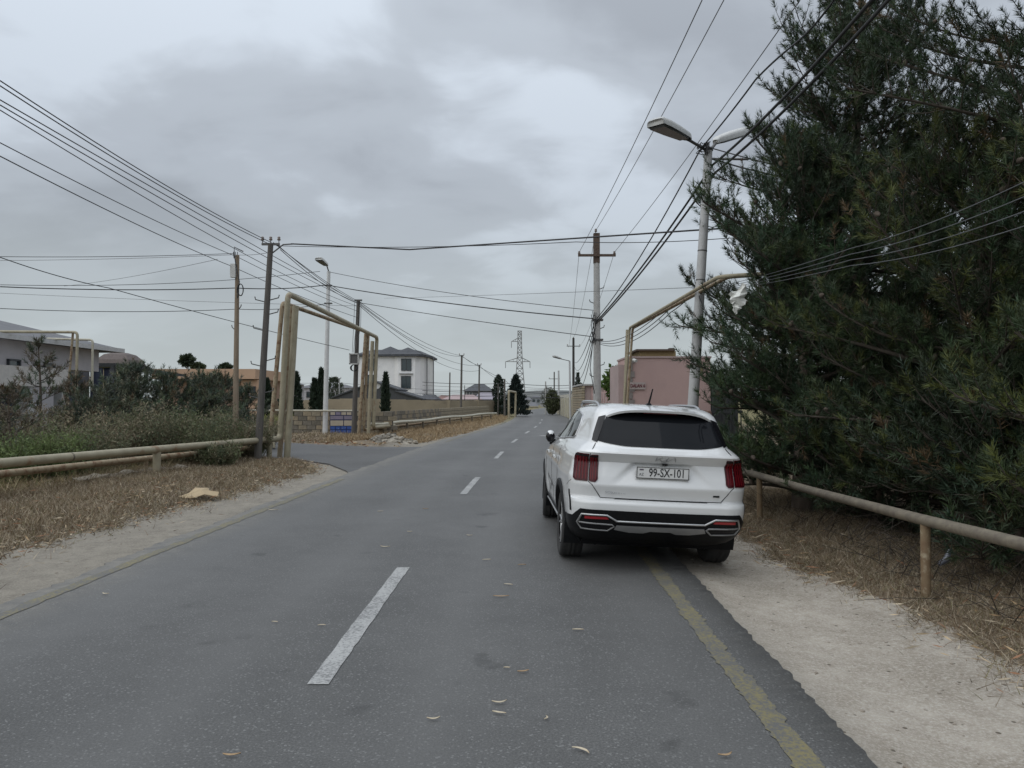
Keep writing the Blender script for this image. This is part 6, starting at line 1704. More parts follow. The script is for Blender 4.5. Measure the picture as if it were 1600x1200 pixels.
def fillet(poly, r, n_=5):
    out = []; k = len(poly)
    for i in range(k):
        a, b, c = Vector(poly[i - 1]), Vector(poly[i]), Vector(poly[(i + 1) % k])
        rr = min(r, (a - b).length * 0.45, (c - b).length * 0.45)
        p1 = b + (a - b).normalized() * rr; p2 = b + (c - b).normalized() * rr
        for q in range(n_ + 1):
            t = q / n_; out.append(tuple(p1 * (1 - t) ** 2 + b * 2 * t * (1 - t) + p2 * t * t))
    return out
def patch(name, poly, m_, parent, f=S_rear, off=0.004, thick=0.02, step=0.03, out=None, rad=0.0, sg=None):
    """a panel that follows the car's skin: poly is in (along, z); f maps it on the skin"""
    if rad: poly = fillet(poly, rad)
    bm = bmesh.new()
    bm.faces.new([bm.verts.new((p[0], p[1], 0)) for p in poly])
    for ax in (0, 1):
        lo_, hi_ = min(p[ax] for p in poly), max(p[ax] for p in poly)
        c = lo_ + step
        while c < hi_:
            no = Vector((1, 0, 0)) if ax == 0 else Vector((0, 1, 0))
            bmesh.ops.bisect_plane(bm, geom=bm.verts[:] + bm.edges[:] + bm.faces[:], plane_co=no * c, plane_no=no)
            c += step
    bmesh.ops.triangulate(bm, faces=[q for q in bm.faces if len(q.verts) > 4])
    be = [e for e in bm.edges if len(e.link_faces) == 1]
    inner = {}
    base = {}
    for v in list(bm.verts):
        a, z = v.co.x, v.co.y
        if sg is None:
            o_ = out or ((0, -1, 0.2) if abs(a) < 0.75 else (math.copysign(0.6, a), -0.8, 0.1))
            p = f(a, z); nn_ = nrm(f, a, z, o_)
        else:
            ff = lambda y_, z_: f(y_, z_, sg)
            p = ff(a, z); nn_ = nrm(ff, a, z, (sg, 0, 0.1))
        base[v] = p - nn_ * thick
        v.co = p + nn_ * off
    ring = {}
    for e in be:
        for v in e.verts:
            if v not in ring: ring[v] = bm.verts.new(base[v])
    for e in be:
        a, b = e.verts
        try: bm.faces.new((a, b, ring[b], ring[a]))
        except ValueError: pass
    bmesh.ops.recalc_face_normals(bm, faces=bm.faces)
    me = bpy.data.meshes.new(name); bm.to_mesh(me); bm.free()
    # outward orientation
    me.polygons.foreach_set('use_smooth', [True] * len(me.polygons)); me.update()
    me.set_sharp_from_angle(angle=R(40))
    return link(name, me, m_, parent)
def trim(name, pts, r, m_, parent, f=S_rear, off=0.0, sg=None, closed=False, n_=6, step=0.04):
    pl = []
    pp = list(pts) + ([pts[0]] if closed else [])
    for i in range(len(pp) - 1):
        a, b = Vector(pp[i]), Vector(pp[i + 1]); k = max(1, int((b - a).length / step))
        for q in range(k): pl.append(a.lerp(b, q / k))
    pl.append(Vector(pp[-1]))
    P3 = []
    for p in pl:
        if sg is None:
            o_ = (0, -1, 0.2) if abs(p[0]) < 0.75 else (math.copysign(0.6, p[0]), -0.8, 0.1)
            P3.append(f(p[0], p[1]) + nrm(f, p[0], p[1], o_) * off)
        else:
            ff = lambda y_, z_: f(y_, z_, sg)
            P3.append(ff(p[0], p[1]) + nrm(ff, p[0], p[1], (sg, 0, 0.1)) * off)
    return MB().tube(P3, r, n_).build(name, m_, parent)

# rear glass with black side trims
gm_ = MB(); gv = []; gn = 41; gz_ = np.linspace(0, 1, 22)
for q in gz_:
    for i in range(gn):
        t_ = -1 + 2 * i / (gn - 1)
        hwid = 0.655 + (0.535 - 0.655) * q
        zb = 1.258 + 0.045 * max(0.0, (abs(t_) - 0.45) / 0.55) ** 1.8
        z_ = zb + (1.602 - 0.062 * abs(t_) ** 3 - zb) * q
        gv.append(S_rear(hwid * t_, z_) + nrm(S_rear, hwid * t_ or 1e-4, z_, (0, -1, 0.3)) * 0.006)
gm_.add(gv, [(j * gn + i, j * gn + i + 1, (j + 1) * gn + i + 1, (j + 1) * gn + i) for j in range(21) for i in range(gn - 1)], True)
gm_.build('rear_window', M_TINT, car)
for sx in (-1, 1):
    patch('pillar_trim', [(sx * 0.645, 1.285), (sx * 0.71, 1.30), (sx * 0.695, 1.36), (sx * 0.622, 1.53), (sx * 0.54, 1.552), (sx * 0.58, 1.44)], M_GLOSSB, car, off=0.010, step=0.025)
# roof spoiler: white top, black underside
def spo(x, t):       # t = 0 front .. 1 rear lip
    q = abs(x) / 0.62
    y = 0.66 + (0.262 + 0.10 * q ** 3 + 0.12 * q ** 9 - 0.66) * t
    z = 1.672 - 0.046 * t ** 1.4 - 0.085 * q ** 4 - 0.012 * q * q - 0.05 * t * q ** 6
    return Vector((x, y, z))
m = MB(); vs = []; nx_, ny_ = 25, 9
for j in range(ny_):
    for i in range(nx_):
        vs.append(spo(-0.62 + 1.24 * i / (nx_ - 1), j / (ny_ - 1)))
fs = [(j * nx_ + i, j * nx_ + i + 1, (j + 1) * nx_ + i + 1, (j + 1) * nx_ + i) for j in range(ny_ - 1) for i in range(nx_ - 1)]
m.add(vs, fs, True)
lip = [spo(-0.62 + 1.24 * i / (nx_ - 1), 1.0) for i in range(nx_)]
lo2 = [p + Vector((0, 0.012, -0.022)) for p in lip]
m.add(lip + lo2, [(i, i + 1, nx_ + i + 1, nx_ + i) for i in range(nx_ - 1)], True)
m.build('roof_spoiler', M_CARW, car)
m = MB(); back = [Vector((p.x * 0.93, 0.42 + 0.05 * (p.x / 0.6) ** 2, p.z - 0.045)) for p in lip]
m.add([p + Vector((0, 0, -0.001)) for p in lo2] + back, [(i, i + 1, nx_ + i + 1, nx_ + i) for i in range(nx_ - 1)], True); m.build('spoiler_underside', M_GLOSSB, car)
m = MB(); m.box((0, 0.285, 1.598), (0.34, 0.01, 0.012)); m.build('high_brake_light', M_RED, car)

# tail lights (two lamps each side)
for sx in (-1, 1):
    inn = [(sx * 0.632, 0.925), (sx * 0.658, 0.90), (sx * 0.714, 0.905), (sx * 0.714, 1.165), (sx * 0.634, 1.168)]
    outr = [(sx * 0.728, 0.905), (sx * 0.87, 0.905), (sx * 0.905, 0.925), (sx * 0.925, 1.15), (sx * 0.90, 1.175), (sx * 0.728, 1.172)]
    for poly, bars in ((inn, (0.655, 0.681, 0.702)), (outr, (0.75, 0.782, 0.818, 0.858))):
        tl_ = patch('tail_light', poly, M_RED, car, off=0.010, step=0.025, rad=0.012)
        for a in bars:
            patch('light_bar', [(sx * (a - 0.006), 0.925), (sx * (a + 0.006), 0.925), (sx * (a + 0.006), 1.145), (sx * (a - 0.006), 1.145)], M_REDB, tl_, off=0.0125, thick=0.002, step=0.05)
        xs_ = [p[0] for p in poly]
        patch('light_cap', [(min(xs_) + 0.006, 1.148), (max(xs_) - 0.006, 1.148), (max(xs_) - 0.008, 1.164), (min(xs_) + 0.008, 1.164)], M_GLOSSB, tl_, off=0.013, thick=0.002, step=0.05)

# tailgate seam, bumper
trim('tailgate_seam', [(-0.665, 1.275), (-0.70, 1.22), (-0.72, 1.175), (-0.72, 0.90), (-0.685, 0.875), (-0.60, 0.757)], 0.0045, M_SEAM, car)
trim('tailgate_seam', [(0.665, 1.275), (0.70, 1.22), (0.72, 1.175), (0.72, 0.90), (0.685, 0.875), (0.60, 0.757)], 0.0045, M_SEAM, car)
patch('handle_recess', [(-0.46, 0.742), (0.46, 0.742), (0.44, 0.756), (-0.44, 0.756)], M_SEAM, car, off=0.002, thick=0.004)
trim('tailgate_seam', [(-0.60, 0.752), (0.60, 0.752)], 0.0045, M_SEAM, car)
for sx in (-1, 1):
    trim('bumper_seam', [(sx * 0.95, 0.90), (sx * 1.16, 0.83)], 0.0025, M_SEAM, car)
    patch('bumper_vent', [(sx * 0.975, 0.80), (sx * 1.012, 0.80), (sx * 0.985, 0.70), (sx * 0.962, 0.60), (sx * 0.925, 0.60), (sx * 0.945, 0.70)], M_CARB, car, off=0.003, step=0.03)
patch('bumper_cladding', [(-1.17, 0.28), (-1.17, 0.545), (-0.90, 0.56), (-0.80, 0.638), (0.80, 0.638), (0.90, 0.56), (1.17, 0.545), (1.17, 0.28)], M_CARB, car, off=0.008, step=0.04)
for sx in (-1, 1):
    fr = [(sx * 0.825, 0.50), (sx * 0.775, 0.588), (sx * 0.53, 0.590), (sx * 0.43, 0.538)]
    trim('chrome_trim', fr, 0.011, M_SATIN, car, off=0.012)
    fr2 = [(sx * 0.825, 0.50), (sx * 0.775, 0.445), (sx * 0.51, 0.438), (sx * 0.45, 0.485), (sx * 0.475, 0.50), (sx * 0.80, 0.505)]
    trim('chrome_trim', fr2, 0.009, M_SATIND, car, off=0.012)
    patch('reflector', [(sx * 0.51, 0.552), (sx * 0.745, 0.548), (sx * 0.745, 0.572), (sx * 0.53, 0.574)], M_REFL, car, off=0.014, step=0.05)
    patch('outlet', [(sx * 0.50, 0.452), (sx * 0.765, 0.458), (sx * 0.79, 0.495), (sx * 0.475, 0.492)], M_GLOSSB, car, off=0.009, step=0.05)
trim('chrome_trim', [(-0.43, 0.538), (0.43, 0.538)], 0.011, M_SATIN, car, off=0.012)
patch('skid_plate', [(-0.45, 0.455), (-0.43, 0.495), (0.43, 0.495), (0.45, 0.455), (0.30, 0.43), (0.16, 0.43), (0.10, 0.452), (-0.10, 0.452), (-0.16, 0.43), (-0.30, 0.43)], M_SATIND, car, off=0.014, step=0.05)
m = MB(); m.tube([(0.30, 0.62, 0.30), (0.30, 1.2, 0.32)], 0.09, 12); m.build('muffler', mat('exhaust_steel', (0.12, 0.115, 0.11), rough=0.6, metal=0.6), car)

# plate, lettering, emblem
pl_c = Vector((0, 0.05, 1.018))
m = MB(); m.box(pl_c, (0.524, 0.012, 0.118)); plate = m.build('number_plate', mat('plate_white', (0.62, 0.62, 0.6), (0.58, 0.58, 0.57), rough=0.4), car)
M_INK = mat('plate_ink', (0.012, 0.012, 0.014), rough=0.5)
m = MB()
for (x, z, w_, h_) in ((0, 0.0525, 0.512, 0.006), (0, -0.0525, 0.512, 0.006), (-0.254, 0, 0.006, 0.11), (0.254, 0, 0.006, 0.11)): m.box(pl_c + Vector((x, -0.0075, z)), (w_, 0.004, h_))
m.build('plate_border', M_INK, plate)
text_mesh('99-SX-101', 0.112, plate, M_INK, pl_c + Vector((0.04, -0.008, 0.0)), (math.pi / 2, 0, 0), 0.74, ext=0.0012, name='characters', bold=0.0008)
text_mesh('AZ', 0.038, plate, mat('plate_grey_ink', (0.16, 0.16, 0.17), rough=0.5), pl_c + Vector((-0.21, -0.008, -0.018)), (math.pi / 2, 0, 0), 0.9, ext=0.001, name='country_code')
m = MB()
m.box(pl_c + Vector((-0.21, -0.0075, 0.026)), (0.04, 0.003, 0.006)); m.box(pl_c + Vector((-0.21, -0.0078, 0.033)), (0.04, 0.003, 0.006)); m.build('flag', mat('plate_flag', (0.12, 0.1, 0.13), rough=0.5), plate)
M_EMB = mat('emblem_chrome', (0.34, 0.34, 0.34), (0.4, 0.4, 0.4), rough=0.35, metal=0.6)
def emb(x, z): return Vector((x, S_rear(x, z).y - 0.004, z))
# the maker's emblem: linked strokes of K, I and A
lw = 0.0042; ex, ez, ew, eh = -0.095, 1.134, 0.20, 0.040
EP = lambda u, v: emb(ex + 0.02 + u * ew, ez + v * eh)
m = MB()
for st in ([(0.0, 0.0), (0.045, 1.0)], [(0.03, 0.18), (0.30, 1.0)], [(0.16, 0.55), (0.30, 0.0), (0.36, 0.02), (0.62, 1.0)], [(0.52, 0.0), (0.575, 0.8)], [(0.52, 0.0), (0.60, 0.04), (0.88, 1.0), (0.93, 0.95), (0.985, 0.0)]):
    m.tube([EP(*p) for p in st], lw, 5)
m.build('emblem', M_EMB, car)
text_mesh('SORENTO', 0.034, car, M_EMB, Vector((-0.45, S_rear(-0.45, 0.80).y - 0.004, 0.808)), (math.pi / 2 - 0.3, 0, 0), 1.35, ext=0.002, name='model_lettering')
m = MB(); m.box(Vector((0.54, S_rear(0.54, 0.81).y - 0.003, 0.812)), (0.062, 0.008, 0.016), 0.05); m.build('badge', M_CARB, car)
m = MB(); m.lathe([(0.0, 0.012), (0.012, 0.01), (0.016, 0.0)], 10, Matrix.Translation((0.02, S_rear(0.02, 1.11).y + 0.0, 1.105)) @ Matrix.Rotation(math.pi / 2, 4, 'X')); m.box((0.02, 0.07, 1.102), (0.05, 0.04, 0.02)); m.build('rear_camera', M_GLOSSB, car)

# wheels
def wheel(x, y, sg):
    t = empty('wheel', (x, y, 0.365), parent=car)
    Rm = Matrix.Rotation(math.pi / 2, 4, 'Y')
    m = MB(); w2 = 0.118
    prof = [(0.235, -w2 * 0.86), (0.30, -w2), (0.338, -w2 * 0.98), (0.358, -w2 * 0.85), (0.364, -w2 * 0.55), (0.360, -w2 * 0.3), (0.364, -w2 * 0.27), (0.364, -0.008), (0.359, -0.005), (0.359, 0.005), (0.364, 0.008), (0.364, w2 * 0.27), (0.360, w2 * 0.3), (0.364, w2 * 0.55), (0.358, w2 * 0.85), (0.338, w2 * 0.98), (0.30, w2), (0.235, w2 * 0.86)]
    m.lathe(prof, 40, Rm); m.build('tyre', M_TYRE, t)
    m = MB(); m.lathe([(0.238, -0.09), (0.22, -0.08), (0.215, 0.0), (0.22, 0.085), (0.238, 0.098), (0.24, 0.09)], 36, Rm)
    for k in range(5):
        a = 2 * math.pi * k / 5
        for da in (-0.16, 0.16):
            p0 = Vector((sg * 0.075, 0.05 * math.cos(a), 0.05 * math.sin(a))); p1 = Vector((sg * 0.088, 0.228 * math.cos(a + da), 0.228 * math.sin(a + da)))
            m.tube([p0, p0.lerp(p1, 0.5), p1], [0.024, 0.018, 0.016], 6)
    m.lathe([(0.0, 0.085), (0.04, 0.084), (0.065, 0.07), (0.065, 0.02)], 20, Rm if sg > 0 else Matrix.Rotation(-math.pi / 2, 4, 'Y'))
    m.build('rim', M_SATIN, t)
    m = MB(); m.lathe([(0.0, 0.03), (0.19, 0.03), (0.19, 0.01), (0.0, 0.01)], 24, Rm if sg > 0 else Matrix.Rotation(-math.pi / 2, 4, 'Y')); m.build('brake_disc', M_CARB, t)
    return t
for sx in (-1, 1):
    for i, (ya, za) in enumerate(ARCH):
        w_ = wheel(sx * 0.785, ya, sx)
        if i == 1: w_.rotation_euler = (0, 0, R(-3))
        # liner
        m = MB(); k = 22
        vs = []
        for q in range(k + 1):
            a = math.pi * (-0.12 + 1.24 * q / k)
            for xx in (0.55, 0.89): vs.append((sx * xx, ya + 0.43 * math.cos(a), za + 0.43 * math.sin(a)))
        m.add(vs, [(2 * q, 2 * q + 1, 2 * q + 3, 2 * q + 2) for q in range(k)], True)
        m.box((sx * 0.56, ya, 0.5), (0.02, 0.8, 0.6)); m.build('wheel_liner', M_CARB, car)
        # arch cladding that follows the flank
        ring_o = []; ring_i = []
        for q in range(k + 1):
            a = math.pi * (-0.10 + 1.2 * q / k)
            ring_o.append((ya + 0.475 * math.cos(a), max(0.23, za + 0.475 * math.sin(a)))); ring_i.append((ya + 0.405 * math.cos(a), max(0.23, za + 0.405 * math.sin(a))))
        vs = []; fs = []
        for q in range(k + 1):
            for (yy_, zz_), of in ((ring_o[q], 0.003), (ring_o[q], 0.016), (ring_i[q], 0.018), (ring_i[q], -0.06)):
                p = S_side(max(yy_, 0.36), zz_, sx)
                vs.append((p.x + sx * of, yy_, zz_))
        for q in range(k):
            for c in range(3): fs.append((4 * q + c, 4 * q + c + 1, 4 * q + c + 5, 4 * q + c + 4))
        m = MB(); m.add(vs, fs, True); m.build('arch_cladding', M_CARB, car)
    # sill cladding with silver strip, side windows, handles, mirror, rails
    patch('sill_cladding', [(1.42, 0.24), (3.36, 0.24), (3.36, 0.42), (1.42, 0.42)], M_CARB, car, f=S_side, off=0.012, step=0.12, sg=sx)
    trim('sill_strip', [(1.5, 0.36), (3.3, 0.36)], 0.014, M_SATIN, car, f=S_side, off=0.02, sg=sx)
    dlo = [(0.98, 1.31), (1.02, 1.285), (1.9, 1.235), (2.6, 1.20), (3.22, 1.18), (3.05, 1.29), (2.72, 1.48), (2.45, 1.568), (1.9, 1.585), (1.35, 1.565), (1.08, 1.53), (1.0, 1.45)]
    patch('side_window', dlo, M_SIDEG, car, f=S_side, off=0.003, step=0.08, sg=sx)
    trim('window_trim', dlo, 0.010, M_SATIN, car, f=S_side, off=0.004, sg=sx, closed=True)
    for (y0_, y1_) in ((1.62, 1.52), (2.42, 2.40)):
        patch('window_pillar', [(y0_ - 0.04, 1.24), (y0_ + 0.05, 1.24), (y1_ + 0.05, 1.575), (y1_ - 0.04, 1.575)], M_GLOSSB, car, f=S_side, off=0.006, step=0.08, sg=sx)
    for yh in (1.78, 2.72):
        trim('door_handle', [(yh - 0.11, 1.015), (yh - 0.07, 1.02), (yh + 0.07, 1.02), (yh + 0.11, 1.015)], 0.016, M_CARW, car, f=S_side, off=0.03, sg=sx)
    for ys_ in (1.46, 2.36, 3.3):
        trim('door_seam', [(ys_ - 0.02, 0.44), (ys_, 0.9), (ys_, 1.17)], 0.003, M_SEAM, car, f=S_side, sg=sx)
    # folded door mirror
    t_ = empty('door_mirror', (sx * 0.905, 2.93, 1.20), parent=car)
    m = MB(); vsm = []
    secs = [(-0.11, 0.45), (-0.095, 0.8), (-0.03, 1.0), (0.05, 0.98), (0.10, 0.75), (0.12, 0.4)]
    nn_ = 12
    for dy, k_ in secs:
        for q in range(nn_):
            a = 2 * math.pi * q / nn_
            vsm.append((sx * (0.0 + 0.062 * k_ * math.cos(a)), dy, 0.078 * k_ * math.sin(a)))
    m.add(vsm, [(i * nn_ + q, i * nn_ + (q + 1) % nn_, (i + 1) * nn_ + (q + 1) % nn_, (i + 1) * nn_ + q) for i in range(len(secs) - 1) for q in range(nn_)] + [tuple(range(nn_))[::-1], tuple(range((len(secs) - 1) * nn_, len(secs) * nn_))], True)
    m.build('mirror_housing', M_GLOSSB, t_)
    m = MB(); m.box((sx * -0.05, 0.08, -0.07), (0.10, 0.09, 0.07)); m.build('mirror_foot', M_CARB, t_)
    m = MB(); vsm = []
    for dy, k_ in secs[:4]:
        for q in range(7):
            a = math.pi * (0.28 + 0.44 * q / 6)
            vsm.append((sx * (0.066 * k_ * math.cos(a)), dy - 0.004, 0.006 + 0.08 * k_ * math.sin(a)))
    m.add(vsm, [(i * 7 + q, i * 7 + q + 1, (i + 1) * 7 + q + 1, (i + 1) * 7 + q) for i in range(3) for q in range(6)], True); m.build('mirror_cap', M_CARW, t_)
    # roof rail
    rp = []
    for k in range(15):
        q = k / 14
        yy_ = 0.80 + 1.75 * q
        hh = 0.045 * min(1, q / 0.10) * min(1, (1 - q) / 0.10)
        zz_ = 1.655 + 0.012 * math.sin(q * 3.0)
        rp.append((sx * (0.545 + 0.02 * math.sin(q * 3.1)), yy_, zz_ - 0.02 + hh))
    MB().tube(rp, 0.016, 8).build('roof_rail', M_SATIN, car)
    MB().tube([(p[0] - sx * 0.014, p[1], p[2] - 0.012) for p in rp[1:-1]], 0.013, 6).build('rail_foot', M_CARB, car)
# antenna
m = MB(); m.hexa([(-0.035, 0.84, 1.672), (0.035, 0.84, 1.672), (0.03, 0.98, 1.677), (-0.03, 0.98, 1.677), (-0.018, 0.87, 1.70), (0.018, 0.87, 1.70), (0.014, 0.93, 1.70), (-0.014, 0.93, 1.70)]); m.tube([(0, 0.89, 1.69), (0.022, 0.82, 1.855)], [0.012, 0.007], 8); m.build('antenna', M_CARB, car)
m = MB(); m.box((0, 0.55, 1.6715), (0.004, 0.3, 0.004)); m.build('spoiler_seam', M_SEAM, car)
# ------------------------------------------------------------------ small things
M_DRY = mat('dry_leaf', (0.5, 0.44, 0.33), (0.4, 0.32, 0.22), rough=0.8, scale=30.0)
leaf_px = [(361, 1184, 0.10), (678, 1127, 0.085), (781, 1101, 0.10), (780, 1117, 0.095), (818, 1052, 0.09), (855, 1125, 0.06), (911, 1175, 0.12), (903, 986, 0.10), (783, 934, 0.16), (795, 915, 0.10), (601, 856, 0.14), (760, 876, 0.11), (815, 884, 0.10), (503, 979, 0.07), (163, 930, 0.09), (430, 974, 0.06), (1136, 1184, 0.09), (425, 798, 0.2), (640, 832, 0.08), (733, 838, 0.09), (665, 796, 0.12), (594, 800, 0.10), (792, 1046, 0.05)]
LEAF = ['dry leaf at the bottom edge, below and left of the nearest dash', 'short brown leaf at the bottom, left of the pair of leaves', 'upper leaf of the close pair at the bottom middle', 'lower leaf of the close pair at the bottom middle',
 'pale leaf above the close pair of leaves', 'upright little leaf right of the close pair', 'slanting leaf at the bottom edge, right of the upright one', 'pale leaf in the right lane, between car and bottom edge',
 'long thin leaf in mid lane behind the car', 'short leaf just above the long thin one', 'pale leaf right above the far end of the nearest dash', 'pale leaf left of the rear car wheel',
 'thin leaf below and left of the rear car wheel', 'small leaf just left of the nearest dash', 'white scrap of leaf alone in the left lane', 'tiny leaf left of the small one by the nearest dash',
 'leaf on the yellow line side at the bottom right', 'broad pale leaf near the left road edge', 'pale leaf on the far left lane beyond the nearest dash', 'pale leaf between the nearest and second dash',
 'thin leaf beside the near end of the second dash', 'pale leaf left of the second dash', 'tiny leaf speck beside the pale leaf above the pair']
rg = random.Random(5)
for i, (u, v, L) in enumerate(leaf_px):
    L *= 0.85
    p = GP(u, v); p.z = 0.006
    a = rg.uniform(-0.35, 0.35) if i not in (5, 6) else (1.4 if i == 5 else -0.7)
    m = MB(); n_ = 7; vs = []
    cv = rg.uniform(-0.7, 0.7)
    for k in range(n_):
        s = k / (n_ - 1); w_ = 0.0075 * math.sin(math.pi * (0.08 + 0.9 * s)) ** 0.7 * (L / 0.1) ** 0.5
        x = (s - 0.5) * L; y = cv * L * (s - 0.5) ** 2 * 1.6; z = 0.005 + 0.05 * L * abs(s - 0.5)
        vs += [(x, y - w_, z + 0.004), (x, y, z), (x, y + w_, z + 0.006)]
    fs = [(3 * k + q, 3 * k + 3 + q, 3 * k + 4 + q, 3 * k + 1 + q) for k in range(n_ - 1) for q in (0, 1)]
    m.add(vs, fs, True)
    o = m.build('fallen_leaf', M_DRY if i % 4 else mat('brown_leaf', (0.36, 0.25, 0.14), (0.28, 0.18, 0.1), rough=0.8, scale=30.0), None, p, (0, 0, a))
    tag(o, LEAF[i], 'leaf', 'dry leaves on the road')
# cardboard on the left verge
p = GP(313, 779); 
m = MB(); vs = []; rg = random.Random(9)
out_ = [(-0.33, -0.10), (-0.24, -0.13), (-0.02, -0.19), (0.12, -0.12), (0.33, -0.10), (0.30, 0.06), (0.12, 0.12), (0.04, 0.22), (-0.16, 0.17), (-0.22, 0.05)]
zz = [0.05, 0.03, 0.045, 0.09, 0.05, 0.11, 0.10, 0.16, 0.17, 0.09]
n_ = len(out_)
vs = [(x, y, z) for (x, y), z in zip(out_, zz)] + [(0.0, 0.02, 0.15)] + [(x * 0.98, y * 0.98, z - 0.012) for (x, y), z in zip(out_, zz)]
m.add(vs, [(i, (i + 1) % n_, n_) for i in range(n_)] + [(i, n_ + 1 + i, n_ + 1 + (i + 1) % n_, (i + 1) % n_) for i in range(n_)])
o = m.build('cardboard_sheet', mat('cardboard', (0.4, 0.31, 0.19), (0.34, 0.26, 0.16), rough=0.9, scale=8.0), None, (p.x, p.y, 0.0)); tag(o, 'crumpled tan cardboard sheet at the edge of the left verge', 'cardboard')
# rubble heap by the rusty arch foot
root = empty('rubble_heap', GP(607, 692), label='heap of pale broken stones and mortar beside the rusty arch foot', cat='rubble')
rg = random.Random(14)
M_RUB = [mat('rubble_pale', (0.36, 0.325, 0.265), (0.27, 0.24, 0.195), rough=0.95, scale=8.0), mat('rubble_grey', (0.22, 0.2, 0.165), (0.16, 0.145, 0.12), rough=0.95, scale=8.0)]
for k in range(70):
    a = rg.uniform(0, 6.28); r_ = rg.uniform(0, 1) ** 0.6
    x = r_ * math.cos(a) * 1.1; y = r_ * math.sin(a) * 0.7; z = 0.3 * (1 - r_) ** 1.0 + 0.02
    s = rg.uniform(0.07, 0.2) * (1.2 - 0.4 * r_)
    bm = bmesh.new(); bmesh.ops.create_icosphere(bm, subdivisions=1, radius=s)
    for v in bm.verts: v.co = v.co * rg.uniform(0.65, 1.15); v.co.z *= 0.6
    me = bpy.data.meshes.new('stone'); bm.to_mesh(me); bm.free()
    link('stone', me, rg.choice(M_RUB), root, (x, y, z), (rg.uniform(-.4, .4), rg.uniform(-.4, .4), a))
m = MB(); prof_ = [(1.2, -0.06), (0.95, 0.03), (0.6, 0.13), (0.3, 0.25), (0.0, 0.28)]
m.lathe(prof_, 18, Matrix.Diagonal((1.0, 0.66, 1.0, 1.0))); m.build('mound', M_RUB[0], root)
# broken concrete strip behind the left pipe
a, b = GP(120, 757), GP(285, 737)
m = MB(); n_ = 16; rg = random.Random(4); vs = []
for k in range(n_ + 1):
    p = a.lerp(b, k / n_); d = (b - a).normalized(); s = Vector((-d.y, d.x, 0)); w_ = 0.13 + rg.uniform(-.03, .03); h_ = 0.13 + rg.uniform(-.035, .04)
    vs += [p - s * w_ + Vector((0, 0, -0.1)), p - s * w_ + Vector((0, 0, h_ - 0.02)), p + s * w_ + Vector((0, 0, h_ + 0.02)), p + s * w_ + Vector((0, 0, -0.1))]
m.add(vs, [(4 * k + c, 4 * k + 4 + c, 4 * k + 5 + c, 4 * k + 1 + c) for k in range(n_) for c in range(3)] + [(0, 1, 2, 3), (4 * n_ + 3, 4 * n_ + 2, 4 * n_ + 1, 4 * n_)])
o = m.build('concrete_strip', mat('old_concrete', (0.27, 0.24, 0.195), (0.19, 0.165, 0.13), rough=0.95, scale=6.0, bump=0.5)); tag(o, 'long broken strip of old concrete in the grass behind the left pipe', 'kerb')
# two limestone blocks near the wooden pole
root = GP(377, 718)
m = MB(); m.box((0, 0, 0.18), (0.75, 0.3, 0.42), 0.15); o = m.build('stone_block', M_BLOCK[1], None, (root.x, root.y, 0)); tag(o, 'grey stone block in the grass left of the leaning pole', 'block')
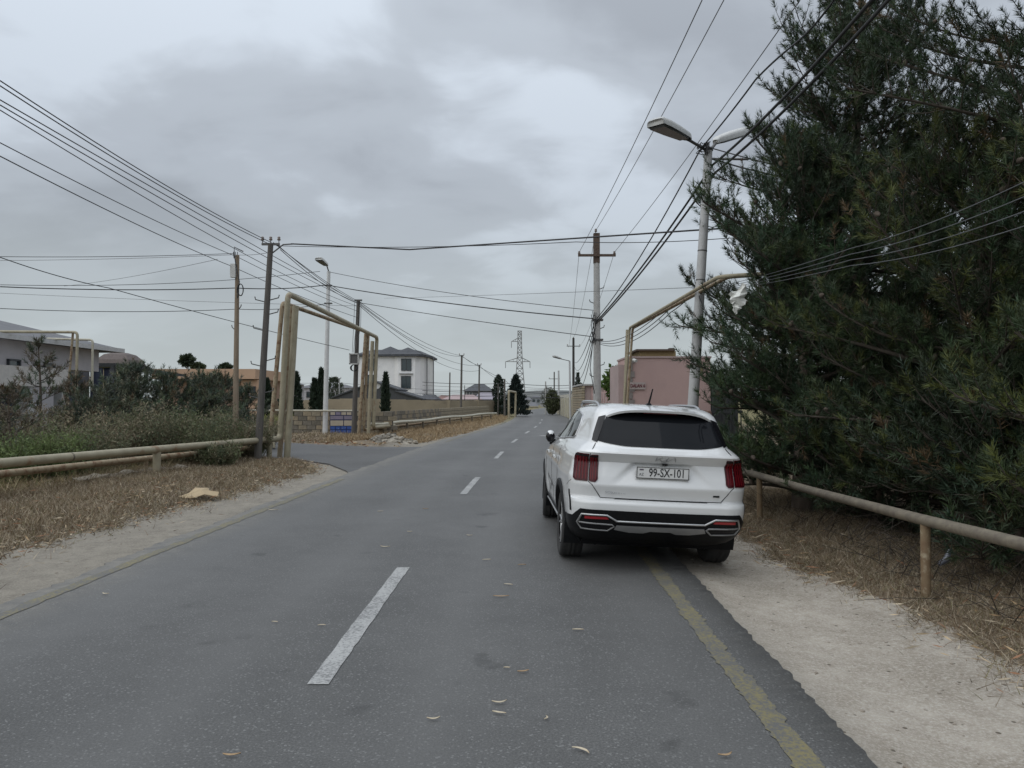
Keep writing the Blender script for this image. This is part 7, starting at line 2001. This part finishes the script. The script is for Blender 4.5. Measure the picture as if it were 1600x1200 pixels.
# white torn bag on the wires
c = PX(1160, 466, 10.1)
rg = np.random.default_rng(2); vs = []; n_ = 8; mrows = 14
prof_b = [(0.02, 0.0), (0.05, 0.03), (0.07, 0.02), (0.11, -0.02), (0.14, -0.05), (0.16, -0.08), (0.13, -0.07), (0.15, -0.08), (0.14, -0.05), (0.12, -0.05), (0.10, -0.1), (0.07, -0.09), (0.05, -0.12), (0.015, -0.12)]
for j, (w_, x) in enumerate(prof_b):
    for i in range(n_):
        a = 2 * math.pi * i / n_
        x, w_ = (x, w_) if i else (x * 0.72, w_ * 0.72)
        vs.append((x + w_ * math.cos(a) * (1 + 0.3 * rg.normal() * 0.4), w_ * 0.35 * math.sin(a) + 0.02 * rg.normal(), 0.19 - 0.38 * j / (mrows - 1) + 0.012 * rg.normal()))
m = MB(); m.add(vs, [(j * n_ + i, j * n_ + (i + 1) % n_, (j + 1) * n_ + (i + 1) % n_, (j + 1) * n_ + i) for j in range(mrows - 1) for i in range(n_)] + [tuple(range(n_))[::-1], tuple(range((mrows - 1) * n_, mrows * n_))])
o = m.build('plastic_bag', mat('white_plastic', (0.62, 0.62, 0.58), (0.52, 0.52, 0.49), rough=0.4), None, c); tag(o, 'torn white plastic bag caught on the wires before the pine', 'bag')
# small clear litter on the right verge
p = GP(1482, 838)
m = MB(); m.tube([(0, 0, 0), (0.09, 0.02, 0.05), (0.14, 0.05, 0.14)], [0.02, 0.035, 0.015], 8)
o = m.build('plastic_bottle', mat('clear_litter', (0.16, 0.165, 0.19), (0.12, 0.125, 0.15), rough=0.2), None, (4.15, 7.5, 0.1)); tag(o, 'crushed clear plastic bottle in the twigs behind the pipe fence post', 'bottle')
# pale stones on the right verge and pebbles on the shoulders
rg = random.Random(31)
STN = []
for k in range(5):
    bm = bmesh.new(); bmesh.ops.create_icosphere(bm, subdivisions=1, radius=1.0)
    for v in bm.verts: v.co = v.co * rg.uniform(0.7, 1.1); v.co.z *= 0.6
    me = bpy.data.meshes.new('pebble'); bm.to_mesh(me); bm.free(); STN.append(me)
peb = MB()
for k in range(900):
    y = 3.0 + 13 * rg.random() ** 1.5
    right = rg.random() < 0.75
    e0 = float(xc(y) + half_r(y)) + 0.05; e1 = float(verge_r(np.array([y]))[0])
    x = rg.uniform(e0, e1 + 0.3) if right else rg.uniform(float(verge_l(np.array([y]))[0]), float(xc(y) - half_l(y)) - 0.05)
    s = 0.004 + 0.014 * rg.random() ** 3
    me = rg.choice(STN); z = gz(x, y) if k % 1 == 0 else 0
    peb.add([(x + v.co.x * s, y + v.co.y * s, z + v.co.z * s + s * 0.2) for v in me.vertices], [tuple(p.vertices) for p in me.polygons])
o = peb.build('pebbles', mat('pebble_brown', (0.2, 0.165, 0.125), (0.36, 0.33, 0.29), rough=0.9, scale=14.0)); tag(o, 'small pebbles scattered over the bare shoulders', 'pebbles', kind='stuff')
